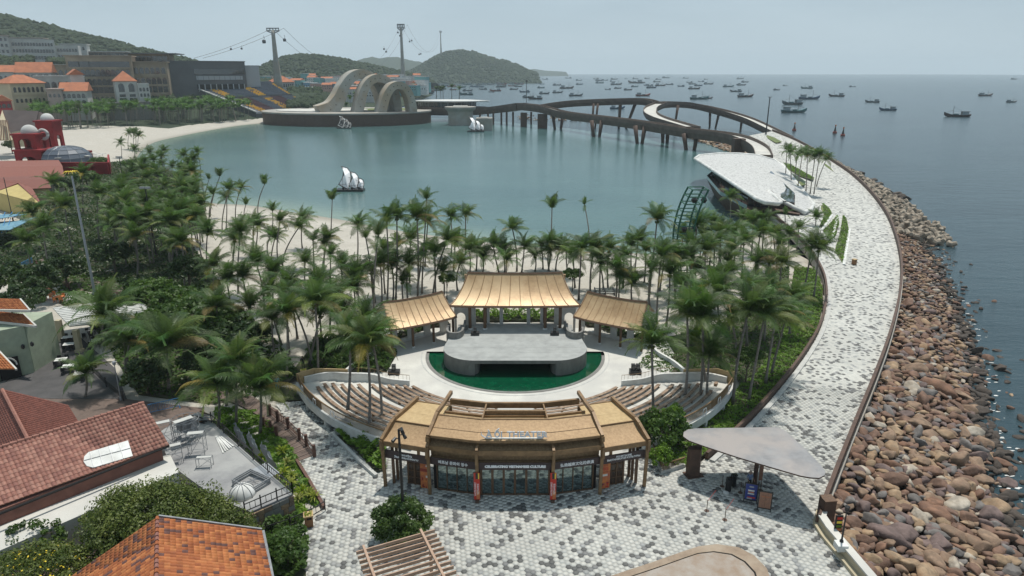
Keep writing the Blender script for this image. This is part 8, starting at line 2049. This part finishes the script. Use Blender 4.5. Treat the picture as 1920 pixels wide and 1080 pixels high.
# round ended stone planter bench
M['tanstone'] = mat('tan_terrazzo', (.30,.225,.16),(.23,.17,.12),3.0,.8,0,.1,20, big=(.34,.27,.20), bigscale=.5); M['tantop'] = mat('weathered_tan_cover', (.27,.20,.145),(.34,.30,.26),.9,.85, coord='World')
pb = thing('stone_island_bench', 'long round ended tan stone island with a dark groove at the bottom right', 'bench', P(1300,1080,0))
opx = [(1100,1095),(1150,1078),(1220,1055),(1280,1034),(1310,1024),(1345,1020),(1385,1026),(1415,1042),(1438,1066),(1450,1100),(1450,1150),(1050,1150)]
O_ = [P(u, v, .5) for u, v in opx]; c = P(1300,1110,.5); mb = MB(); mb.prism([(p.x, p.y) for p in O_],-.05,.42); L(mb.build('body', 'tanstone'), pb)
def sc(k): return [(c.x + (p.x - c.x)*k, c.y + (p.y - c.y)*k) for p in O_]
for a, b, z, m_, nm in ((1.0,.84,.5, 'tanstone', 'rim_stone'),(.815, None, .5, 'tantop', 'cover')):
    if b is None: L(MB().prism(sc(a),.40, z).build(nm, m_), pb)
    else:
        o1, o2 = sc(a), sc(b)
        for i in range(len(o1)-1): L(MB().prism([o1[i], o1[i + 1], o2[i + 1], o2[i]],.40, z + .002*(i % 2)).build(nm, m_), pb)
L(MB().prism(sc(.84),.38,.43).build('groove', 'dark'), pb)

# ================================================================== CANOPY AND ENTRANCE THINGS
cy_ = thing('entrance_canopy', 'rounded triangular grey canopy on a brown column at the promenade entrance', 'canopy', P(1414,925,0))
cpx = [(1281,818),(1282,810),(1290,805),(1305,803),(1380,802),(1440,801),(1456,801),(1470,806),(1490,823),(1515,847),(1538,871),(1548,884),(1546,891),(1536,896),(1520,895),(1502,892),(1450,877),(1380,856),(1320,836),(1292,826)]
C0 = [P(u, v, 3.9) for u, v in cpx]; cc = P(1414,858,3.9); mb = MB(); mb.prism([(p.x, p.y) for p in C0],3.78,3.9,0,1); L(mb.build('roof_plate', ['corten', 'canopy']), cy_)
base = P(1414,912,0); mb = MB(); n = len(C0); k1 = [Vector((base.x + (p.x - base.x) * .45, base.y + (p.y - base.y) * .45,3.77)) for p in C0]; mb.add(k1 + [Vector((base.x, base.y, 3.05))],[(i, n, (i + 1) % n) for i in range(n)]); L(mb.build('under_cone', 'corten'), cy_)
L(MB().lathe([(.2,0),(.2,3.15)],(base.x, base.y, 0),8).build('column', 'corten'), cy_)
p = P(1299,890,0); t = thing('steel_gate_pillar', 'broad dark brown steel pillar under the left tip of the canopy', 'pillar', p, .25); MB().prism([(-.62,-.3),(.3,-.5),(.62,-.1),(.62,.3),(-.3,.35),(-.62,.2)],0,2.75).build('shaft', 'corten', t); MB().box((0,-.05,.05),(1.5,1.1,.1)).build('foot_plate', 'corten', t)
p = P(1547,972,0); t = thing('steel_gate_pillar', 'squat dark brown steel block ending the parapet by the boulders', 'pillar', p, .1); MB().box((0,0,.9),(.95,.9,1.9)).build('shaft', 'corten', t); MB().box((0,0,1.87),(1.0,.95,.06)).build('cap', 'darkwood', t)
cw = [P(1536,962,0), P(1530,985,0), P(1545,1008,0), P(1580,1050,0), P(1625,1105,0), P(1660,1150,0), P(1870,1500,0)]
t = thing('cream_garden_wall', 'cream stone parapet wall with pale coping along the boulders at bottom right', 'wall', cw[2]); mb = MB(); path_wall(mb, [q + Vector((.35,0,0)) for q in cw],.45,-.8,.85); L(mb.build('wall', 'cream'), t); mb = MB(); path_wall(mb, [q + Vector((.35,0,0)) for q in cw],.62,.85,.98); L(mb.build('coping', 'terrace'), t); mb = MB(); path_wall(mb, cw, .5,-.05,.25); L(mb.build('base_step', 'cream'), t)
mb = MB(); q = P(1577,1022,.98); mb.box((q.x, q.y, .9),(.75,.75,.5)); L(mb.build('pedestal', 'white'), t)
# planter corner rail right of the building
pr = [P(1215,832,0), P(1242,888,0), P(1283,875,0)]; t = thing('planter_railing', 'brown topped railing round the planted corner right of the building', 'railing', pr[1])
mb = MB(); path_wall(mb, pr, .3,-.1,.3); L(mb.build('kerb', 'palegrey'), t); mb = MB(); path_wall(mb, pr, .12,.9,1.0); L(mb.build('top_rail', 'goldbeam'), t); mb = MB()
for a, b in zip(pr[:-1], pr[1:]):
    for k in range(18): q = a.lerp(b, k / 18); mb.bar(q + Vector((0,0,.3)), q + Vector((0,0,.95)),.04,.04)
tag(L(mb.build('baluster', 'goldbeam'), t), kind='stuff')
# boards, queue posts, machine
def aboard(u, v, w_, m, label, rz, prints=()):
    p = P(u, v, 0); t = thing('notice_board', label, 'notice board', (p.x, p.y, 0), rz, 'black framed notice boards'); mb = MB(); lean = .22
    mb.bar((0,-.02,1.0),(0,.0,1.0), w_ * .9,1.45); o = mb.build('poster', m, t); o.rotation_euler = (-lean * .0,0,0)
    for x in (-w_ / 2, w_ / 2): mb = MB(); mb.bar((x, 0,0),(x, 0,1.85),.07,.07); mb.bar((x, .7,0),(x, .02,1.7),.05,.05); mb.build('leg', 'black', t)
    for z in (.25,1.78): MB().bar((-w_ / 2,0, z),(w_ / 2,0, z),.06,.08).build('frame_rail', 'black', t)
    for x, z, a, b, mm in prints: MB().box((x, -.035, z),(a, .01, b)).build('print', mm, t)
aboard(1406,942,1.0, 'poster_blue', 'black framed notice board with blue poster', -.32,[(0,1.15,.5,.12, 'white'),(0,1.0,.45,.08, 'orange'),(0,.85,.5,.1, 'white'),(.05,.5,.6,.12, 'poster_red'),(-.1,.4,.4,.14, 'lightgrey'),(0,1.5,.35,.12, 'lightgrey')])
aboard(1432,958,1.0, 'poster_tan', 'black framed notice board with brown poster', -.32,[(0,1.35,.7,.03, 'orange'),(0,1.0,.02,1.0, 'darkwood')])
for (u, v), lab in (((1325,958), 'front left'),((1359,975), 'front right'),((1354,912), 'rear left'),((1388,924), 'rear middle'),((1426,920), 'rear right')):
    p = P(u, v, 0); t = thing('queue_post', 'slim queue post with belt, %s one under the canopy' % lab, 'queue post', (p.x, p.y, 0),0, 'queue posts'); MB().lathe([(.2,0),(.2,.04),(.03,.06),(.03,1.0),(.05,1.02)],(0,0,0),10).build('post', 'corten', t)
    if 'front' in lab: MB().bar((0,0,.92),(1.1,1.5,.92),.01,.06).build('belt', 'poster_red', t)
for (u, v), lab, s in (((1365,920), 'taller black ticket gate machine beside the queue', 1.0),((1374,910), 'shorter black ticket gate machine behind the other', .85)):
    p = P(u, v, 0); t = thing('ticket_gate', lab, 'ticket gate', (p.x, p.y, 0),.2, 'ticket gates'); MB().box((0,0,.6*s),(.3,.45,1.2*s)).build('body', 'black', t); MB().box((0,-.1,1.28*s),(.45,.3,.14)).build('screen', 'darkglass', t)
p = P(1361,925,0); t = thing('floor_fan', 'small white round fan lying beside the ticket gate', 'fan', p); MB().lathe([(.25,0),(.25,.1),(.1,.16)],(0,0,0),12).build('cover', 'white', t)
p = P(1424,912,0); t = thing('feather_banner', 'furled brown and white feather banner beside the canopy column', 'banner', p); MB().prism([(-.16,-.03),(.16,-.03),(.16,.03),(-.16,.03)],.6,2.9).build('cloth', 'poster_tan', t); MB().tube([(-.2,0,0),(-.2,0,3.0)],.03,5).build('pole', 'white', t)
# the information sign and lamp on the cream wall
p = P(1568,1005,.3); t = thing('warning_sign', 'small black sign with red yellow and green panels beside the cream wall', 'sign', (p.x, p.y, 0),0); MB().box((0,0,1.4),(.55,.06,1.5)).build('board', 'black', t)
for z, m_ in ((1.9, 'poster_red'),(1.55, 'yellow'),(1.2, 'leaf_bright'),(.9, 'orange')): MB().box((.05,-.04, z),(.4,.02,.2)).build('panel', m_, t)
MB().tube([(0,.05,0),(0,.05,.8)],.04,5).build('post', 'black', t)
def lamp(u, v, h, label, kind='post', r=.07, z=0, m='black', cat='lamp post'):
    p = P(u, v, z); t = thing('lamp_post', label, cat, (p.x, p.y, z)); MB().tube([(0,0,0),(0,0, h)],[r * 1.3, r * .8],8).build('pole', m, t); MB().lathe([(r * 2.4,0),(r * 2.4,.3),(r * 1.4,.4)],(0,0,0),8).build('base', m, t)
    if kind == 'post': MB().lathe([(.08,0),(.17,.1),(.17,.35),(.2,.4),(.05,.5)],(0,0, h - .1),8).build('lantern', m, t)
    elif kind == 'spots':
        for dx, dz in ((-.45,-.75),(.35,-.1),(.5,-.45),(.3,.05)): mb = MB(); mb.bar((0,0, h + dz),(dx * .6,0, h + dz),.05,.05); mb.tube([(dx * .6,.1, h + dz),(dx, -.25, h + dz - .1)],[.1,.14],8); mb.build('spotlight', m, t)
    elif kind == 'flood':
        for dx in (-.5,.5): MB().box((dx, -.1, h),(.9,.5,.35)).build('floodlight', 'steel', t)
    return t
lamp(1577,1020,2.9, 'short black lamp post standing on the white pedestal of the cream wall', z=.95, r=.06)
tlamp = lamp(759,1010, PY(755,805, P(759,1010,0).y).z, 'tall black lamp post with spotlights rising through the plaza tree', 'spots', .11)
lamp(293,480, PY(288,352, P(293,480,0).y).z, 'black floodlight pole rising from the middle of the palm mass', 'flood', .13)
lamp(232,345,8.5, 'black floodlight pole beside the narrow beach left of the bay', 'flood', .13)
lamp(178,552, PY(138,330, P(178,552,0).y).z, 'very tall pale grey tapering pole with star shaped light among the left palms', 'none', .16, m='greypole')
p = P(178,552,0); tpz = PY(138,322, p.y); o = [x for x in bpy.data.objects if x.get('label', '').startswith('very tall pale grey')][0]; mb = MB()
for k in range(14): a = 2*PI * k / 14; mb.tube([(0,0,0),(.8*math.cos(a),.8*math.sin(a),.1),(1.15*math.cos(a),1.15*math.sin(a),-.2)],[.05,.04,.02],4)
mb.build('star_light', 'yellow', o, loc=(0,0, tpz.z))
lamp(227,750,4.2, 'slim grey lamp post beside the patio fence', 'post', .05, m='greypole'); lamp(180,690,4.5, 'slim black lamp post among the patio tables', 'post', .05); lamp(22,400,9, 'black leaning pole before the reddish roofs', 'none', .1, cat='pole')
lamp(1436,252, PY(1441,182, P(1436,252,3).y).z - 3, 'tall dark lamp post where the bridge meets the promenade', 'flood', .28, z=3); 
p = PY(987,193,505); lampf = thing('lamp_post', 'dark lamp post standing at the far left junction of the footbridge', 'lamp post', p); MB().tube([(0,0,-3),(0,0,15)],.2,5).build('pole', 'black', lampf); MB().box((0,0,15),(1.6,1,.8)).build('lamp_head', 'black', lampf)
lamp(386,395,7, 'slim dark flag pole on the lagoon shore at the left', 'none', .08, cat='pole')
# bins
def bin_(u, v, label, s=1.0, z=0, plant=True):
    p = P(u, v, z); t = thing('litter_bin', label, 'litter bin', (p.x, p.y, z),.3, 'wooden litter bins'); MB().box((0,0,.5*s),(.62*s, .62*s, .95*s)).build('body', 'bin_wood', t); MB().box((0,0,1.0*s),(.74*s, .74*s, .1*s)).build('rim', 'goldflat', t); MB().box((.05,-.32*s, .78*s),(.34*s, .02,.16*s)).build('slot', 'dark', t)
    if plant: V, F = leaf_quads(rng.uniform(-.28,.28,(60,3))*np.array([s, s, .25])+np.array([0,0,1.1*s]), np.tile([0,0,1.0],(60,1)), np.full(60,.1)); np_obj('plants', V, F, 'leaf_yellow', t)
M['bin_wood'] = mat('varnished_bin_wood', (.26,.12,.045),(.18,.08,.03),3,.5)
bin_(580,985, 'wooden litter bin with plants on top beside the left planting bed'); bin_(570,708, 'wooden litter bin at the far corner of the left seats', .9,1.2); bin_(1368,710, 'wooden litter bin at the far corner of the right seats', .9,1.2); bin_(1601,496, 'brown litter bin standing alone on the promenade', 1.0,0, False)
# loudspeakers
def speaker(u, v, z, label, n=2, s=1.0):
    p = P(u, v, z); t = thing('loudspeaker_stack', label, 'loudspeaker', (p.x, p.y, z),0, 'black loudspeaker stacks'); MB().box((0,0,.28*s),(1.35*s, .8*s, .55*s)).build('subwoofer', 'black', t)
    for k in range(n): MB().box(((k - (n - 1)/2) * .55*s, 0,.9*s),(.45*s, .5*s, .68*s)).build('cabinet', 'black', t); MB().lathe([(.16*s, 0),(.16*s, .02)],(0,0,0),12).build('grille', 'darkglass', t, loc=((k - (n - 1)/2) * .55*s, -.26*s, .95*s), rot=(PI / 2,0,0))
speaker(739,702,0, 'black loudspeaker stack on the floor left of the pool', 1); speaker(1191,701,0, 'black loudspeaker stack on the floor right of the pool', 2); speaker(891,628, SZ, 'black loudspeaker at the left columns of the stage pavilion', 1,.8); speaker(1040,628, SZ, 'black loudspeaker at the right columns of the stage pavilion', 1,.8)
# green lattice ride tower
gt = thing('green_lattice_tower', 'curved green steel lattice tower standing in the grove beside the leaf roofed building', 'tower', P(1305,545,-1.5)); M['greensteel'] = mat('green_steel_paint', (.02,.10,.06), rough=.5); Yt = P(1305,545,-1.5).y
def gp2(s): return PY(1280-14*math.sin(s * 2.6)+26*s ** 3,548-192*s, Yt)
for off_ in (0,2.6):
    for dy_ in (0,3.0): mb = MB(); mb.tube([gp2(k / 14)+Vector((off_, dy_, 0)) for k in range(15)],.16,5); L(mb.build('chord', 'greensteel'), gt)
for k in range(15):
    q = gp2(k / 14); 
    for dy_ in (0,3): L(MB().tube([q + Vector((0, dy_, 0)), q + Vector((2.6, dy_, 0))],.1,4).build('rung', 'greensteel'), gt)
    mb = MB(); mb.tube([q, q + Vector((0,3,0))],.1,4); mb.tube([q + Vector((2.6,0,0)), q + Vector((2.6,3,0))],.08,4); L(mb.build('rung', 'greensteel'), gt)
    if k % 4 == 1: mb = MB(); mb.lathe([(.3,-.5),(.55,0),(.3,.4)], tuple(q + Vector((1.2,1,-.6))),8); mb.lathe([(.3,-.5),(.55,0),(.3,.4)], tuple(q + Vector((2.8,1,-.6))),8); L(mb.build('ride_seat', 'black'), gt)
# white frame object on the sand behind the right pavilion
p = P(1135,553,0); t = thing('beach_seat_frame', 'small white frame benches on the sand behind the right pavilion', 'bench', (p.x, p.y, -.1))
for k in range(3): MB().bar((-1.6, k * 1.1,.5),(1.6, k * 1.1,.5),.12,.1).build('rail', 'white', t)
for x in (-1.5,0,1.5): MB().box((x, 1.1,.35),(.12,2.4,.7)).build('leg', 'black', t)
for (u, v), lab in (((1318,556), 'white pointed beach tent under the lattice tower'),((1345,545), 'second white beach tent right of the lattice tower')): p = P(u, v, -.8); t = thing('beach_tent', lab, 'tent', p, 0, 'white beach tents'); MB().lathe([(2.3,1.6),(1.0,2.3),(.05,3.0)],(0,0,0),4).build('canopy', 'white', t); mb = MB(); [mb.tube([(a * 1.6, b * 1.6,0),(a * 1.6, b * 1.6,1.7)],.05,4) for a in (-1,1) for b in (-1,1)]; mb.build('pole_set', 'white', t)

# ================================================================== PEOPLE
def person(x, y, z, h, label, shirt, legs, rz=0, stride=.12, arm=.25, hat=None, dress=False):
    s = h / 1.7; t = thing('person', label, 'person', (x, y, z), rz); J = {'pelvis': (0,0,.93), 'waist': (0,0,1.08), 'chest': (0,.01,1.30), 'neck': (0,.02,1.46), 'head': (0,-.01,1.56), 'top': (0,0,1.66),
         'hl': (.10,0,.88), 'kl': (.11,-stride, .48), 'al': (.11,-stride * .9,.07), 'fl': (.11,-stride - .15,.03), 'hr': (-.10,0,.88), 'kr': (-.11, stride * .3,.48), 'ar': (-.11, stride, .07), 'fr': (-.11, stride - .15,.03),
         'sl': (.19,.01,1.40), 'el': (.26,0,1.13), 'wl': (.24,-arm, .96), 'nl': (.22,-arm - .09,.93), 'sr': (-.19,.01,1.40), 'er': (-.26,.04,1.13), 'wr': (-.25,-arm * .8,.96), 'nr': (-.23,-arm * .8 - .09,.93)}
    E = ['pelvis waist', 'waist chest', 'chest neck', 'neck head', 'head top', 'pelvis hl', 'hl kl', 'kl al', 'al fl', 'pelvis hr', 'hr kr', 'kr ar', 'ar fr', 'chest sl', 'sl el', 'el wl', 'wl nl', 'chest sr', 'sr er', 'er wr', 'wr nr']
    rad = dict(pelvis=.13, waist=.12, chest=.14, neck=.055, head=.095, top=.06, hl=.09, kl=.06, al=.04, fl=.035, hr=.09, kr=.06, ar=.04, fr=.035, sl=.06, el=.042, wl=.03, nl=.03, sr=.06, er=.042, wr=.03, nr=.03); ks = list(J)
    me = bpy.data.meshes.new('body'); me.from_pydata([tuple(c * s for c in J[k]) for k in ks],[tuple(ks.index(a) for a in e.split()) for e in E],[]); o = bpy.data.objects.new('body', me); S.collection.objects.link(o); sm_ = o.modifiers.new('k', 'SKIN'); 
    for i, k in enumerate(ks): v = me.skin_vertices[0].data[i]; v.radius = (rad[k]*s, rad[k]*s * (.8 if k in ('chest', 'waist', 'pelvis') else 1)); v.use_root = (k == 'pelvis')
    sb = o.modifiers.new('b', 'SUBSURF'); sb.levels = 1; bpy.context.view_layer.update(); m2 = bpy.data.meshes.new_from_object(o.evaluated_get(bpy.context.evaluated_depsgraph_get())); bpy.data.objects.remove(o); m2.materials.clear(); [m2.materials.append(M[q]) for q in ('skin', shirt, legs, 'black')]
    for pl in m2.polygons:
        c = pl.center / s; pl.material_index = 3 if c.z < .09 else (2 if c.z < .98 and abs(c.x) < .2 and c.y > -.3 and not (abs(c.x) > .2) else (1 if (.98 <= c.z < 1.45 and not (c.z < 1.12 and abs(c.x) > .2)) else 0)); pl.use_smooth = True
    mesh_inst(m2, 'body', t, (0,0,0)); mb = MB(); mb.lathe([(.095,-.02),(.108,.04),(.095,.09),(.05,.125)],(0,.02,1.575),10); ho = mb.build('hair', 'hair', t, smooth=True); ho.scale = (s, s, s)
    MB().box((0,-.105,1.565),(.02,.03,.035)).build('nose', 'skin', t).scale = (s, s, s)
    if dress: MB().lathe([(.24,.45),(.2,.8),(.13,1.05),(.15,1.3),(.1,1.42)],(0,0,0),12).build('dress', shirt, t, smooth=True).scale = (s, s, s)
    if hat: MB().lathe([(.2,0),(.19,.02),(.11,.04),(.09,.14),(.02,.16)],(0,0,1.61),12).build('hat', hat, t).scale = (s, s, s)
    return t
M['shirt_blue'] = mat('blue_patterned_shirt', (.06,.13,.30),(.25,.30,.40),12,.8); M['teal_cloth'] = mat('teal_cloth', (.08,.25,.28), rough=.8); M['beige_cloth'] = mat('beige_cloth', (.38,.27,.22), rough=.8); M['black_cloth'] = mat('black_cloth', (.015,.015,.017), rough=.8)
p = P(1404,917,0); person(p.x, p.y, 0,1.7, 'person in blue patterned shirt and dark trousers standing under the canopy', 'shirt_blue', 'black_cloth', .2,.06,.3, 'beige_cloth')
for u, v, lab, a, b, dr in ((514,707, 'person in a beige dress walking on the sand', 'beige_cloth', 'beige_cloth', True),(521,731, 'person in a teal outfit walking toward the lawn', 'teal_cloth', 'teal_cloth', True),(569,692, 'person in black clothes beside the palm trunks', 'black_cloth', 'black_cloth', False)):
    q = P(u, v, -.1); person(q.x, q.y, -.1,1.68, lab, a, b, random.uniform(-1,1),.15,.1, None, dr)
q = PY(1604,365,230)
